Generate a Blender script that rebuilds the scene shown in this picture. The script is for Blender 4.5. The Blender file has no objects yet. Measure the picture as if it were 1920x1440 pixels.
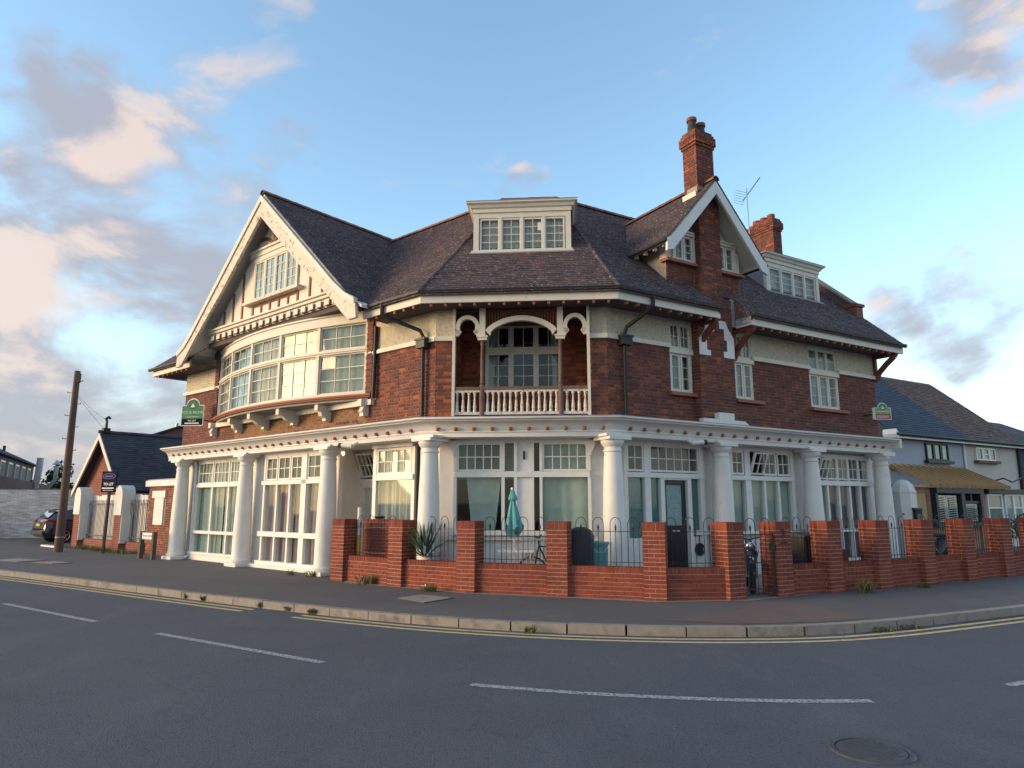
import bpy, bmesh, math, random
import numpy as np
from mathutils import Vector, Matrix
random.seed(11)
sc = bpy.context.scene
col = sc.collection
R_ = math.radians

# ------------------------------------------------------------------ camera
cam = bpy.data.cameras.new('camera'); camo = bpy.data.objects.new('camera', cam); col.objects.link(camo)
CAM = Vector((0, 0, 1.64))
camo.location = CAM; camo.rotation_euler = (R_(90 + 10.1), 0, 0)
cam.sensor_width = 36; cam.lens = 24.0; cam.clip_start = .1; cam.clip_end = 3000
sc.camera = camo

# ------------------------------------------------------------------ light
SUN_AZ, SUN_EL = 78.0, 10            # degrees left of straight behind the camera, degrees up
to_sun = Vector((-math.sin(R_(SUN_AZ)) * math.cos(R_(SUN_EL)), -math.cos(R_(SUN_AZ)) * math.cos(R_(SUN_EL)), math.sin(R_(SUN_EL))))
sl = bpy.data.lights.new('sun', 'SUN'); so = bpy.data.objects.new('sun', sl); col.objects.link(so)
sl.energy = 1.25; sl.angle = R_(26); sl.color = (1, .67, .36)
so.rotation_euler = (-to_sun).to_track_quat('-Z', 'Y').to_euler(); so.location = (-30, -20, 30)

w = bpy.data.worlds.new('World'); sc.world = w; w.use_nodes = True
nt = w.node_tree; nt.nodes.clear()
def N(t, **k):
    n = nt.nodes.new(t)
    for a, b in k.items(): setattr(n, a, b)
    return n
def LK(a, b): nt.links.new(a, b)
def MTH(op, a, b=None, c=None, clamp=False):
    n = N('ShaderNodeMath', operation=op); n.use_clamp = clamp
    for i, x in enumerate((a, b, c)):
        if x is None: continue
        if isinstance(x, (int, float)): n.inputs[i].default_value = x
        else: LK(x, n.inputs[i])
    return n.outputs[0]
def VM(op, a, b):
    n = N('ShaderNodeVectorMath', operation=op)
    for i, x in enumerate((a, b)):
        if isinstance(x, (tuple, list, Vector)): n.inputs[i].default_value = tuple(x)
        else: LK(x, n.inputs[i])
    return n
sky = N('ShaderNodeTexSky'); sky.sky_type = 'NISHITA'; sky.sun_disc = False
sky.sun_elevation = R_(SUN_EL); sky.sun_rotation = R_(180 + SUN_AZ); sky.altitude = 0
sky.air_density = 1.0; sky.dust_density = .6; sky.ozone_density = 1.6
tc = N('ShaderNodeTexCoord'); D = tc.outputs['Generated']
def noise(vec, scale, detail=6, rough=.55, dist=0.0):
    n = N('ShaderNodeTexNoise'); n.inputs['Scale'].default_value = scale; n.inputs['Detail'].default_value = detail
    n.inputs['Roughness'].default_value = rough; n.inputs['Distortion'].default_value = dist
    LK(vec, n.inputs['Vector']); return n.outputs['Fac']
def SS(x, a, b):
    n = N('ShaderNodeMapRange', interpolation_type='SMOOTHSTEP'); LK(x, n.inputs[0])
    n.inputs[1].default_value = a; n.inputs[2].default_value = b; return n.outputs[0]
st = VM('MULTIPLY', D, (1, 1, 1.9)).outputs[0]
off = VM('ADD', st, (.055, .03, -.075)).outputs[0]
def pixdir(x, y):
    r = (x - 960) / 1280; u = -(y - 720) / 1280; c, s = math.cos(R_(10.1)), math.sin(R_(10.1))
    return Vector((r, c - u * s, s + u * c)).normalized()
# cloud banks of this evening: direction, half-angle (deg), weight
BANKS = [((60, 500), 19, .28), ((330, 600), 13, .27), ((20, 760), 16, .38), ((220, 820), 13, .30), ((420, 320), 9, .24), ((380, 450), 6, .24), ((180, 640), 14, .33),
         ((1815, 75), 5.0, .25), ((1745, 190), 5, .15), ((1000, 358), 3.4, .27), ((1690, 600), 4.2, .22), ((1850, 570), 5.0, .22), ((1790, 665), 3.4, .20),
         ((1500, 470), 4.4, .13), ((480, 170), 9, .11), ((940, 310), 4.5, .13)]
def density(vec):
    f = MTH('MULTIPLY_ADD', noise(vec, 4.3, 9, .58, .35), .66, MTH('MULTIPLY', noise(vec, 1.9, 3, .5), .34))
    return MTH('MULTIPLY_ADD', f, 1.35, -.175)
dens, dens2 = density(st), density(off)
wob = N('ShaderNodeTexNoise'); wob.inputs['Scale'].default_value = 7; wob.inputs['Detail'].default_value = 4; LK(D, wob.inputs['Vector'])
Dw = VM('NORMALIZE', VM('ADD', D, VM('MULTIPLY', VM('SUBTRACT', wob.outputs['Color'], (.5, .5, .5)).outputs[0], (.22, .22, .22)).outputs[0]).outputs[0], (0, 0, 0)).outputs[0]
cover = None
for (px, py), ang, wt in BANKS:
    d = VM('DOT_PRODUCT', Dw, pixdir(px, py)).outputs['Value']
    m = MTH('MULTIPLY', SS(d, math.cos(R_(ang)), math.cos(R_(ang * .15))), wt)
    cover = m if cover is None else MTH('MAXIMUM', cover, m)
sz = N('ShaderNodeSeparateXYZ'); LK(D, sz.inputs[0]); Zc = sz.outputs['Z']
# the same broken cloud goes on all round, behind the camera too
allround = MTH('MULTIPLY', SS(VM('DOT_PRODUCT', D, (0, 1, 0)).outputs['Value'], .45, -.2), .17)
lowband = MTH('MULTIPLY', SS(Zc, .16, .0), .10)
cover = MTH('MAXIMUM', MTH('MAXIMUM', cover, allround), lowband)
raw = MTH('ADD', dens, cover); raw2 = MTH('ADD', dens2, cover)
mask = MTH('MULTIPLY', SS(raw, .60, .82), .90)
lit = SS(MTH('ADD', MTH('MULTIPLY', MTH('SUBTRACT', raw, raw2), 4.2), MTH('MULTIPLY', MTH('SUBTRACT', .80, raw), .6)), .0, .62)
def RGB(c):
    n = N('ShaderNodeRGB'); n.outputs[0].default_value = (*c, 1); return n.outputs[0]
def MIX(f, a, b, bt='MIX'):
    n = N('ShaderNodeMix', data_type='RGBA', blend_type=bt)
    if isinstance(f, (int, float)): n.inputs[0].default_value = f
    else: LK(f, n.inputs[0])
    LK(a, n.inputs[6]); LK(b, n.inputs[7]); return n.outputs[2]
CLOUD_LIT, CLOUD_SHADE = (1.95, 1.58, 1.40), (.98, 1.0, 1.15)
ccol = MIX(lit, RGB(CLOUD_SHADE), RGB(CLOUD_LIT))
# thin bright evening haze low over the horizon, all round
hz = MTH('MULTIPLY', SS(Zc, .42, -.02), .62)
skyc = MIX(hz, MIX(1.0, sky.outputs[0], RGB((.95, 1.0, .97)), 'MULTIPLY'), RGB((1.75, 1.78, 1.82)))
final = MIX(mask, skyc, ccol)
bg = N('ShaderNodeBackground'); bg.inputs['Strength'].default_value = .15
LK(final, bg.inputs['Color']); wo = N('ShaderNodeOutputWorld'); LK(bg.outputs[0], wo.inputs[0])

vs = sc.view_settings; vs.view_transform = 'Standard'; vs.look = 'None'; vs.gamma = 1; vs.exposure = 1.63; vs.use_curve_mapping = False

# ------------------------------------------------------------------ materials
def mk(name):
    m = bpy.data.materials.new(name); m.use_nodes = True
    t = m.node_tree; b = t.nodes['Principled BSDF']; return m, t, b
def tn(t, typ, **k):
    n = t.nodes.new(typ)
    for a, b in k.items(): setattr(n, a, b)
    return n
def tnoise(t, scale, detail=5, rough=.6, stretch=None):
    g = tn(t, 'ShaderNodeNewGeometry'); n = tn(t, 'ShaderNodeTexNoise')
    n.inputs['Scale'].default_value = scale; n.inputs['Detail'].default_value = detail; n.inputs['Roughness'].default_value = rough
    v = g.outputs['Position']
    if stretch:
        mm = tn(t, 'ShaderNodeVectorMath', operation='MULTIPLY'); mm.inputs[1].default_value = stretch
        t.links.new(v, mm.inputs[0]); v = mm.outputs[0]
    t.links.new(v, n.inputs['Vector']); return n.outputs['Fac']
def tramp(t, fac, stops, interp='LINEAR'):
    r = tn(t, 'ShaderNodeValToRGB'); r.color_ramp.interpolation = interp
    e = r.color_ramp.elements
    while len(e) < len(stops): e.new(.5)
    for i, (p, c) in enumerate(stops): e[i].position = p; e[i].color = (*c, 1)
    t.links.new(fac, r.inputs[0]); return r.outputs[0]
def tmix(t, f, a, b, bt='MIX'):
    n = tn(t, 'ShaderNodeMix', data_type='RGBA', blend_type=bt)
    for i, x in ((0, f), (6, a), (7, b)):
        if isinstance(x, (int, float)): n.inputs[i].default_value = x
        elif isinstance(x, tuple): n.inputs[i].default_value = (*x, 1)
        else: t.links.new(x, n.inputs[i])
    return n.outputs[2]
def trange(t, x, a, b, c=0., d=1.):
    n = tn(t, 'ShaderNodeMapRange'); t.links.new(x, n.inputs[0])
    for i, q in enumerate((a, b, c, d)): n.inputs[i + 1].default_value = q
    return n.outputs[0]
def trand(t):
    g = tn(t, 'ShaderNodeNewGeometry'); o = tn(t, 'ShaderNodeObjectInfo')
    a = tn(t, 'ShaderNodeMath', operation='ADD'); t.links.new(g.outputs['Random Per Island'], a.inputs[0]); t.links.new(o.outputs['Random'], a.inputs[1])
    f = tn(t, 'ShaderNodeMath', operation='FRACT'); t.links.new(a.outputs[0], f.inputs[0]); return f.outputs[0]
def tbump(t, b, h, strength, dist):
    n = tn(t, 'ShaderNodeBump'); n.inputs['Strength'].default_value = strength; n.inputs['Distance'].default_value = dist
    t.links.new(h, n.inputs['Height']); t.links.new(n.outputs[0], b.inputs['Normal'])
def surf(name, c1, c2=None, scale=6, rough=.7, bump=0, bscale=60, bdist=.01, metal=0, spec=.35, dirt=None, dscale=1.4, dlo=.5, dhi=.7, stretch=None, coat=0):
    """painted or plain surface: two tones mottled, optional dirt or wear patches with a shape of their own"""
    m, t, b = mk(name)
    c = tmix(t, trange(t, tnoise(t, scale, stretch=stretch), .3, .7), c1, c2 or tuple(x * .86 for x in c1))
    if dirt: c = tmix(t, trange(t, tnoise(t, dscale, 8, .68, stretch), dlo, dhi), c, dirt)
    t.links.new(c, b.inputs['Base Color'])
    b.inputs['Roughness'].default_value = rough; b.inputs['Metallic'].default_value = metal; b.inputs['Specular IOR Level'].default_value = spec
    if coat: b.inputs['Coat Weight'].default_value = coat; b.inputs['Coat Roughness'].default_value = .05
    if bump: tbump(t, b, tnoise(t, bscale, 4), bump, bdist)
    return m
def pieces(name, stops, rough=.85, stain=None, slo=.5, shi=.75, sscale=.9, bump=.5, bscale=45, spots=None, spscale=14, splo=.66):
    """bricks and tiles: every piece takes its own tone from the ramp, plus stains across them"""
    m, t, b = mk(name)
    r = trand(t); c = tramp(t, r, stops)
    c = tmix(t, trange(t, tnoise(t, 22, 4), .25, .75, 0, .45), c, tmix(t, 1.0, c, (.62, .6, .6), 'MULTIPLY'))
    if stain: c = tmix(t, trange(t, tnoise(t, sscale, 6, .65), slo, shi), c, tmix(t, .72, c, stain))
    if spots: c = tmix(t, trange(t, tnoise(t, spscale, 3, .6, (1, 1, 1.6)), splo, splo + .05), c, spots)
    t.links.new(c, b.inputs['Base Color']); b.inputs['Roughness'].default_value = rough; b.inputs['Specular IOR Level'].default_value = .25
    tbump(t, b, tnoise(t, bscale, 4), bump, .006)
    return m
def far_brick(name, c1, c2, mortar, sc_=1.0):
    m, t, b = mk(name)
    tcn = tn(t, 'ShaderNodeTexCoord'); mp = tn(t, 'ShaderNodeMapping'); br = tn(t, 'ShaderNodeTexBrick')
    # wall run: (x+y, z)
    g = tn(t, 'ShaderNodeNewGeometry'); s = tn(t, 'ShaderNodeSeparateXYZ'); t.links.new(g.outputs['Position'], s.inputs[0])
    a = tn(t, 'ShaderNodeMath', operation='SUBTRACT'); t.links.new(s.outputs[0], a.inputs[0]); t.links.new(s.outputs[1], a.inputs[1])
    k = tn(t, 'ShaderNodeCombineXYZ'); t.links.new(a.outputs[0], k.inputs[0]); t.links.new(s.outputs[2], k.inputs[1])
    t.links.new(k.outputs[0], br.inputs['Vector'])
    br.inputs['Scale'].default_value = 1; br.inputs['Brick Width'].default_value = .3 * sc_; br.inputs['Row Height'].default_value = .075 * sc_
    br.inputs['Mortar Size'].default_value = .006; br.inputs['Color1'].default_value = (*c1, 1); br.inputs['Color2'].default_value = (*c2, 1); br.inputs['Mortar'].default_value = (*mortar, 1)
    c = tmix(t, trange(t, tnoise(t, 1.2, 6), .4, .7, 0, .5), br.outputs[0], tmix(t, 1., br.outputs[0], (.6, .58, .58), 'MULTIPLY'))
    t.links.new(c, b.inputs['Base Color']); b.inputs['Roughness'].default_value = .9
    tbump(t, b, br.outputs['Fac'], -.6, .01); return m

MAT = {}
MAT['white'] = surf('white_paint', (.74, .72, .69), (.66, .64, .62), 3, .55, .15, 90, .003, dirt=(.42, .38, .34), dscale=2.2, dlo=.62, dhi=.85)
MAT['white2'] = surf('white_timber', (.76, .745, .715), (.69, .675, .65), 8, .45, dirt=(.4, .35, .3), dscale=7, dlo=.66, dhi=.8)
MAT['cream'] = surf('old_cream_paint', (.71, .66, .57), (.64, .59, .50), 5, .6, .2, 70, .004, dirt=(.34, .27, .2), dscale=6, dlo=.63, dhi=.76)
MAT['peel'] = surf('peeling_cream_paint', (.68, .62, .53), (.6, .53, .43), 5, .65, .4, 60, .006, dirt=(.23, .17, .13), dscale=8, dlo=.54, dhi=.64)
MAT['balu'] = surf('flaking_white_paint', (.68, .62, .55), (.6, .54, .47), 9, .65, .4, 80, .005, dirt=(.2, .15, .12), dscale=16, dlo=.55, dhi=.63)
MAT['cast'] = surf('roughcast', (.72, .65, .52), (.62, .55, .42), 9, .95, 1.0, 38, .05, dirt=(.40, .33, .23), dscale=14, dlo=.52, dhi=.72)
MAT['castg'] = surf('grey_roughcast', (.40, .37, .34), (.33, .30, .28), 3, .95, .6, 60, .02)
MAT['brown'] = surf('red_brown_paint', (.21, .062, .034), (.16, .048, .028), 6, .6, dirt=(.1, .05, .035), dscale=9, dlo=.6, dhi=.75)
MAT['redtrim'] = surf('red_trim_paint', (.34, .105, .06), (.28, .085, .05), 7, .6, dirt=(.16, .07, .05), dscale=9, dlo=.62, dhi=.8)
MAT['wornbrown'] = surf('worn_brown_timber', (.12, .06, .045), (.2, .13, .11), 14, .8, .3, 40, .006, stretch=(1, 1, .3))
MAT['black'] = surf('black_iron', (.018, .019, .022), (.03, .03, .033), 12, .5, .1, 60)
MAT['gutter'] = surf('dark_gutter', (.013, .015, .020), (.022, .023, .028), 5, .5)
MAT['lead'] = surf('lead_flashing', (.2, .21, .23), (.27, .27, .28), 6, .55)
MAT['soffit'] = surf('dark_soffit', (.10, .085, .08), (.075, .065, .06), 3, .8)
MAT['mortar'] = surf('mortar', (.36, .30, .26), (.28, .23, .20), 6, .95, .3, 60)
MAT['mortar_r'] = surf('pink_mortar', (.50, .29, .22), (.42, .24, .18), 6, .95, .3, 60)
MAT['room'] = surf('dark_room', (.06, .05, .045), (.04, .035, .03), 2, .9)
MAT['brick'] = pieces('dark_brick', [(0, (0.118, 0.049, 0.044)), (.3, (0.154, 0.059, 0.049)), (.55, (0.186, 0.067, 0.051)), (.8, (0.224, 0.077, 0.054)), (.95, (0.282, 0.090, 0.054)), (1, (0.096, 0.049, 0.049))], stain=(.04, .03, .03), slo=.52, shi=.8)
MAT['brick_o'] = pieces('orange_brick', [(0, (0.134, 0.047, 0.034)), (.35, (0.213, 0.067, 0.038)), (.7, (0.314, 0.092, 0.045)), (1, (0.403, 0.123, 0.054))], stain=(.05, .035, .03), slo=.55, shi=.85)
MAT['brick_t'] = pieces('tan_painted_brick', [(0, (.24, .125, .065)), (.5, (.28, .15, .078)), (1, (.31, .175, .095))], stain=(.09, .06, .05), slo=.58, shi=.85)
MAT['brick_r'] = pieces('red_garden_brick', [(0, (0.200, 0.048, 0.032)), (.4, (0.232, 0.056, 0.036)), (.75, (0.270, 0.068, 0.040)), (1, (0.167, 0.041, 0.032))], stain=(.09, .035, .034), slo=.48, shi=.8, sscale=1.3)
MAT['tile'] = pieces('roof_tile', [(0, (0.065, 0.053, 0.063)), (.35, (0.088, 0.067, 0.075)), (.65, (0.110, 0.078, 0.081)), (.88, (0.137, 0.086, 0.081)), (.97, (0.186, 0.090, 0.073)), (1, (0.057, 0.052, 0.067))], stain=(.035, .035, .045), slo=.45, shi=.75, sscale=.5, spots=(.30, .27, .24), spscale=15, splo=.60)
MAT['tile_b'] = pieces('blue_grey_tile', [(0, (0.052, 0.056, 0.072)), (.5, (0.075, 0.075, 0.091)), (.9, (0.094, 0.086, 0.091)), (1, (0.039, 0.043, 0.055))], stain=(.03, .032, .04), slo=.4, shi=.7, sscale=.5, spots=(.20, .19, .18), spscale=10, splo=.72)
MAT['ridge'] = pieces('ridge_tile', [(0, (0.154, 0.077, 0.055)), (.5, (0.242, 0.110, 0.066)), (1, (0.330, 0.149, 0.083))], stain=(.05, .045, .05))
MAT['slate'] = pieces('new_blue_slate', [(0, (.055, .075, .105)), (1, (.075, .098, .13))], bump=.2)
MAT['oldtile'] = pieces('brown_roof_tile', [(0, (.11, .072, .064)), (.5, (.15, .095, .08)), (1, (.20, .13, .105))], spots=(.28, .25, .22), spscale=5, splo=.64)
MAT['pot'] = surf('terracotta_pot', (.30, .10, .06), (.22, .07, .05), 8, .8, dirt=(.05, .04, .04), dscale=5, dlo=.55, dhi=.7)
MAT['pot_d'] = surf('sooty_pot', (.035, .032, .035), (.06, .045, .042), 8, .7)
MAT['teal'] = surf('teal_cloth', (.12, .36, .38), (.09, .29, .31), 10, .85, .2, 200)
MAT['cover'] = surf('black_cover', (.022, .024, .03), (.035, .037, .045), 6, .55, .2, 30, .02)
MAT['plastic'] = surf('black_plastic', (.02, .021, .024), (.03, .03, .034), 8, .4)
MAT['chrome'] = surf('chrome', (.6, .6, .62), (.5, .5, .52), 8, .2, metal=1)
MAT['steel'] = surf('galvanised_steel', (.42, .46, .48), (.34, .37, .4), 5, .45, metal=.6)
MAT['bluepaint'] = surf('dark_blue_car_paint', (.012, .02, .055), (.01, .017, .048), 3, .25, coat=1, spec=.6)
MAT['silverpaint'] = surf('silver_car_paint', (.55, .56, .57), (.5, .51, .52), 3, .3, coat=1, spec=.6)
MAT['rubber'] = surf('tyre_rubber', (.02, .02, .02), (.03, .03, .03), 9, .8)
MAT['pole'] = surf('telegraph_pole_wood', (.15, .095, .07), (.10, .065, .05), 8, .85, .4, 30, .01, stretch=(1, 1, .12))
MAT['wood'] = surf('new_timber', (.50, .31, .15), (.42, .25, .11), 6, .7, stretch=(1, 1, .3))
MAT['osb'] = surf('chipboard', (.50, .36, .19), (.38, .26, .13), 30, .8)
MAT['postwood'] = surf('weathered_post', (.11, .09, .075), (.075, .06, .05), 10, .85)
MAT['render_b'] = surf('pale_blue_render', (.40, .43, .50), (.37, .40, .47), 2, .85, .2, 120)
MAT['render_c'] = surf('cream_render', (.58, .54, .48), (.53, .49, .43), 2, .85, .3, 120)
MAT['navy'] = surf('dark_grey_window_frame', (.022, .03, .042), (.028, .036, .05), 4, .5)
MAT['upvc'] = surf('white_plastic_frame', (.74, .75, .76), (.7, .71, .72), 4, .35)
MAT['kerb'] = surf('concrete_kerb', (.30, .265, .23), (.23, .20, .175), 7, .9, .5, 60, .01, dirt=(.11, .095, .085), dscale=2.6, dlo=.53, dhi=.72)
MAT['conc'] = surf('worn_concrete_cover', (.30, .25, .215), (.25, .21, .18), 5, .9, .3, 90)
MAT['iron'] = surf('worn_cast_iron', (.075, .072, .075), (.05, .05, .054), 16, .55, .4, 120, .004)
MAT['yellow'] = surf('yellow_road_paint', (.60, .47, .22), (.52, .40, .19), 9, .8, dirt=(.11, .1, .09), dscale=13, dlo=.56, dhi=.68)
MAT['lane'] = surf('white_road_paint', (.44, .44, .45), (.36, .36, .37), 30, .8, dirt=(.09, .092, .10), dscale=40, dlo=.46, dhi=.58)
MAT['scuff'] = surf('scuffed_asphalt', (.20, .205, .22), (.16, .165, .18), 30, .8, dirt=(.10, .105, .122), dscale=6, dlo=.47, dhi=.6)
MAT['green'] = surf('weed_leaf', (.075, .12, .03), (.13, .14, .045), 15, .7)
MAT['dry'] = surf('dry_weed', (.20, .17, .07), (.12, .12, .05), 15, .8)
MAT['yucca'] = surf('spiky_leaf', (.05, .085, .05), (.10, .14, .07), 14, .5)
MAT['treeleaf'] = surf('dark_tree_leaf', (.035, .05, .025), (.06, .075, .03), 3, .8)
MAT['sign_g'] = surf('green_sign', (.045, .19, .085), (.04, .17, .075), 5, .4)
MAT['sign_lg'] = surf('light_green_sign', (.20, .36, .12), (.19, .34, .11), 5, .4)
MAT['sign_dg'] = surf('dark_green_sign', (.02, .085, .05), (.018, .075, .045), 5, .4)
MAT['sign_n'] = surf('navy_sign', (.010, .014, .036), (.009, .012, .032), 5, .8, spec=.1)
MAT['sign_r'] = surf('red_sign', (.50, .04, .05), (.45, .035, .045), 5, .4)
MAT['sign_v'] = surf('violet_print', (.10, .10, .38), (.09, .09, .34), 5, .4)
MAT['print'] = surf('white_print', (.75, .76, .76), (.7, .71, .71), 5, .5)
MAT['printg'] = surf('pale_green_print', (.42, .60, .42), (.4, .56, .4), 5, .5)
MAT['ylamp'] = surf('yellow_pole_paint', (.72, .40, .04), (.66, .36, .03), 5, .5)
MAT['bluedoor'] = surf('black_door_paint', (.014, .017, .022), (.02, .023, .03), 5, .3)
MAT['tail'] = surf('red_lamp_lens', (.35, .01, .015), (.3, .008, .012), 5, .2)
MAT['plate'] = surf('yellow_number_plate', (.60, .45, .03), (.56, .42, .03), 5, .4)
MAT['wbrick'] = far_brick('whitewashed_brick', (.66, .66, .65), (.42, .39, .38), (.34, .29, .27), .9)
MAT['fbrick'] = far_brick('far_red_brick', (.25, .068, .045), (.20, .052, .036), (.3, .2, .16))
MAT['fbrick2'] = far_brick('far_brown_brick', (.16, .082, .066), (.13, .07, .058), (.2, .15, .13), 1.4)
MAT['fbrick3'] = far_brick('new_pink_brick', (.36, .15, .095), (.31, .125, .08), (.4, .3, .25))
def curtain_mat(name, c, trans=.25):
    m, t, b = mk(name); cc = tmix(t, trange(t, tnoise(t, 5), .3, .7), c, tuple(x * .85 for x in c))
    t.links.new(cc, b.inputs['Base Color']); b.inputs['Roughness'].default_value = .95; b.inputs['Specular IOR Level'].default_value = .05; return m
MAT['c_sage'] = curtain_mat('sage_curtain', (.56, .61, .55)); MAT['c_pink'] = curtain_mat('dusty_pink_curtain', (.62, .42, .42))
MAT['c_net'] = curtain_mat('white_net_curtain', (.58, .58, .56)); MAT['c_grey'] = curtain_mat('grey_green_curtain', (.33, .36, .32))
MAT['c_teal'] = curtain_mat('teal_frosted_film', (.16, .27, .29)); MAT['c_cream'] = curtain_mat('cream_blind', (.60, .53, .40))
MAT['c_pale'] = curtain_mat('pale_blue_blind', (.50, .60, .62)); MAT['c_mauve'] = curtain_mat('mauve_curtain', (.27, .20, .22))
def glass_mat():
    m = bpy.data.materials.new('window_glass'); m.use_nodes = True; t = m.node_tree; t.nodes.clear()
    tr = tn(t, 'ShaderNodeBsdfTransparent'); tr.inputs[0].default_value = (.86, .90, .89, 1)
    gl = tn(t, 'ShaderNodeBsdfGlossy'); gl.inputs['Roughness'].default_value = .03
    fr = tn(t, 'ShaderNodeFresnel'); fr.inputs['IOR'].default_value = 1.52
    mx = tn(t, 'ShaderNodeMixShader'); gb = tn(t, 'ShaderNodeNewGeometry'); iv = tn(t, 'ShaderNodeMath', operation='SUBTRACT'); iv.inputs[0].default_value = 1; t.links.new(gb.outputs['Backfacing'], iv.inputs[1]); mu = tn(t, 'ShaderNodeMath', operation='MULTIPLY'); t.links.new(fr.outputs[0], mu.inputs[0]); t.links.new(iv.outputs[0], mu.inputs[1]); t.links.new(mu.outputs[0], mx.inputs[0]); t.links.new(tr.outputs[0], mx.inputs[1]); t.links.new(gl.outputs[0], mx.inputs[2])
    o = tn(t, 'ShaderNodeOutputMaterial'); t.links.new(mx.outputs[0], o.inputs[0]); return m
MAT['glass'] = glass_mat()
def frost_mat():
    m, t, b = mk('patterned_glass'); v = tn(t, 'ShaderNodeTexVoronoi'); g = tn(t, 'ShaderNodeNewGeometry'); t.links.new(g.outputs['Position'], v.inputs['Vector'])
    v.inputs['Scale'].default_value = 22; c = tramp(t, v.outputs['Distance'], [(0, (.05, .12, .13)), (.35, (.17, .29, .29)), (1, (.22, .34, .33))])
    t.links.new(c, b.inputs['Base Color']); b.inputs['Roughness'].default_value = .3; tbump(t, b, v.outputs['Distance'], .4, .01); return m
MAT['frost'] = frost_mat()
def bulb_mat():
    m, t, b = mk('lit_bulb'); b.inputs['Emission Color'].default_value = (1, .7, .3, 1); b.inputs['Emission Strength'].default_value = 3; return m
MAT['bulb'] = bulb_mat()
def road_mat(name, c1, c2, speck, patch, crack=.16):
    m, t, b = mk(name)
    c = tmix(t, trange(t, tnoise(t, .35, 6, .6), .35, .7), c1, c2)
    c = tmix(t, trange(t, tnoise(t, 1.3, 8, .72, (1, .4, 1)), .52, .70, 0, .7), c, patch)
    c = tmix(t, trange(t, tnoise(t, .55, 7, .7, (.6, 1, 1)), .55, .68, 0, .5), c, tuple(x * .72 for x in c1))
    c = tmix(t, trange(t, tnoise(t, 90, 3, .7), .56, .70, 0, .9), c, speck)
    c = tmix(t, trange(t, tnoise(t, 48, 3, .7), .30, .46, .7, 0), c, (.012, .012, .014))
    # hairline cracks
    g = tn(t, 'ShaderNodeNewGeometry'); n2 = tn(t, 'ShaderNodeTexNoise'); n2.inputs['Scale'].default_value = 1.7; n2.inputs['Detail'].default_value = 6; t.links.new(g.outputs['Position'], n2.inputs['Vector'])
    ad = tn(t, 'ShaderNodeVectorMath', operation='ADD'); t.links.new(g.outputs['Position'], ad.inputs[0]); t.links.new(n2.outputs['Color'], ad.inputs[1])
    vo = tn(t, 'ShaderNodeTexVoronoi', feature='DISTANCE_TO_EDGE'); vo.inputs['Scale'].default_value = .28; t.links.new(ad.outputs[0], vo.inputs['Vector'])
    c = tmix(t, trange(t, vo.outputs['Distance'], .0015, .006, crack, 0), c, (.02, .02, .022))
    t.links.new(c, b.inputs['Base Color']); b.inputs['Roughness'].default_value = .82; b.inputs['Specular IOR Level'].default_value = .35
    tbump(t, b, tnoise(t, 70, 4, .7), .8, .016); return m
MAT['road'] = road_mat('asphalt', (.074, .079, .096), (.088, .093, .110), (.20, .20, .215), (.112, .116, .132))
MAT['pave'] = road_mat('pavement_asphalt', (.098, .094, .098), (.122, .114, .112), (.19, .18, .17), (.14, .126, .118))
MAT['pinkpave'] = road_mat('pink_asphalt', (.145, .10, .092), (.165, .115, .10), (.2, .17, .16), (.12, .09, .085))
MAT['earth'] = surf('ground_earth', (.09, .085, .07), (.07, .065, .055), 1, .95)
# ------------------------------------------------------------------ geometry helpers
V = Vector
def rootloc(p):
    if p is None: return V((0, 0, 0))
    while p.parent: p = p.parent
    return V(p.location)
class Fr:
    """a local frame: u along, d outwards, z up"""
    def __init__(s, o, du, dn, up=None):
        s.o = V((o[0], o[1], o[2] if len(o) > 2 else 0)); s.du = V((*du, 0)[:3]).normalized(); s.dn = V((*dn, 0)[:3]).normalized(); s.up = V(up) if up else V((0, 0, 1))
    def __call__(s, u, d, z): return s.o + s.du * u + s.dn * d + s.up * z
    def tilt(s, u, d, z, ang):
        """frame hinged along u at (u,d,z), leaning outwards at the top by ang"""
        c, q = math.cos(ang), math.sin(ang); up = V((0, 0, 1)) * c + s.dn * q; dn = s.dn * c - V((0, 0, 1)) * q
        f = Fr(s(u, d, z), s.du, s.dn); f.up = up; f.dn = dn; f.du = s.du; return f
    def basis(s):
        a, b = s.du, -s.dn
        if a.x * b.y - a.y * b.x < 0: a = -a
        return a, b
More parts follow.
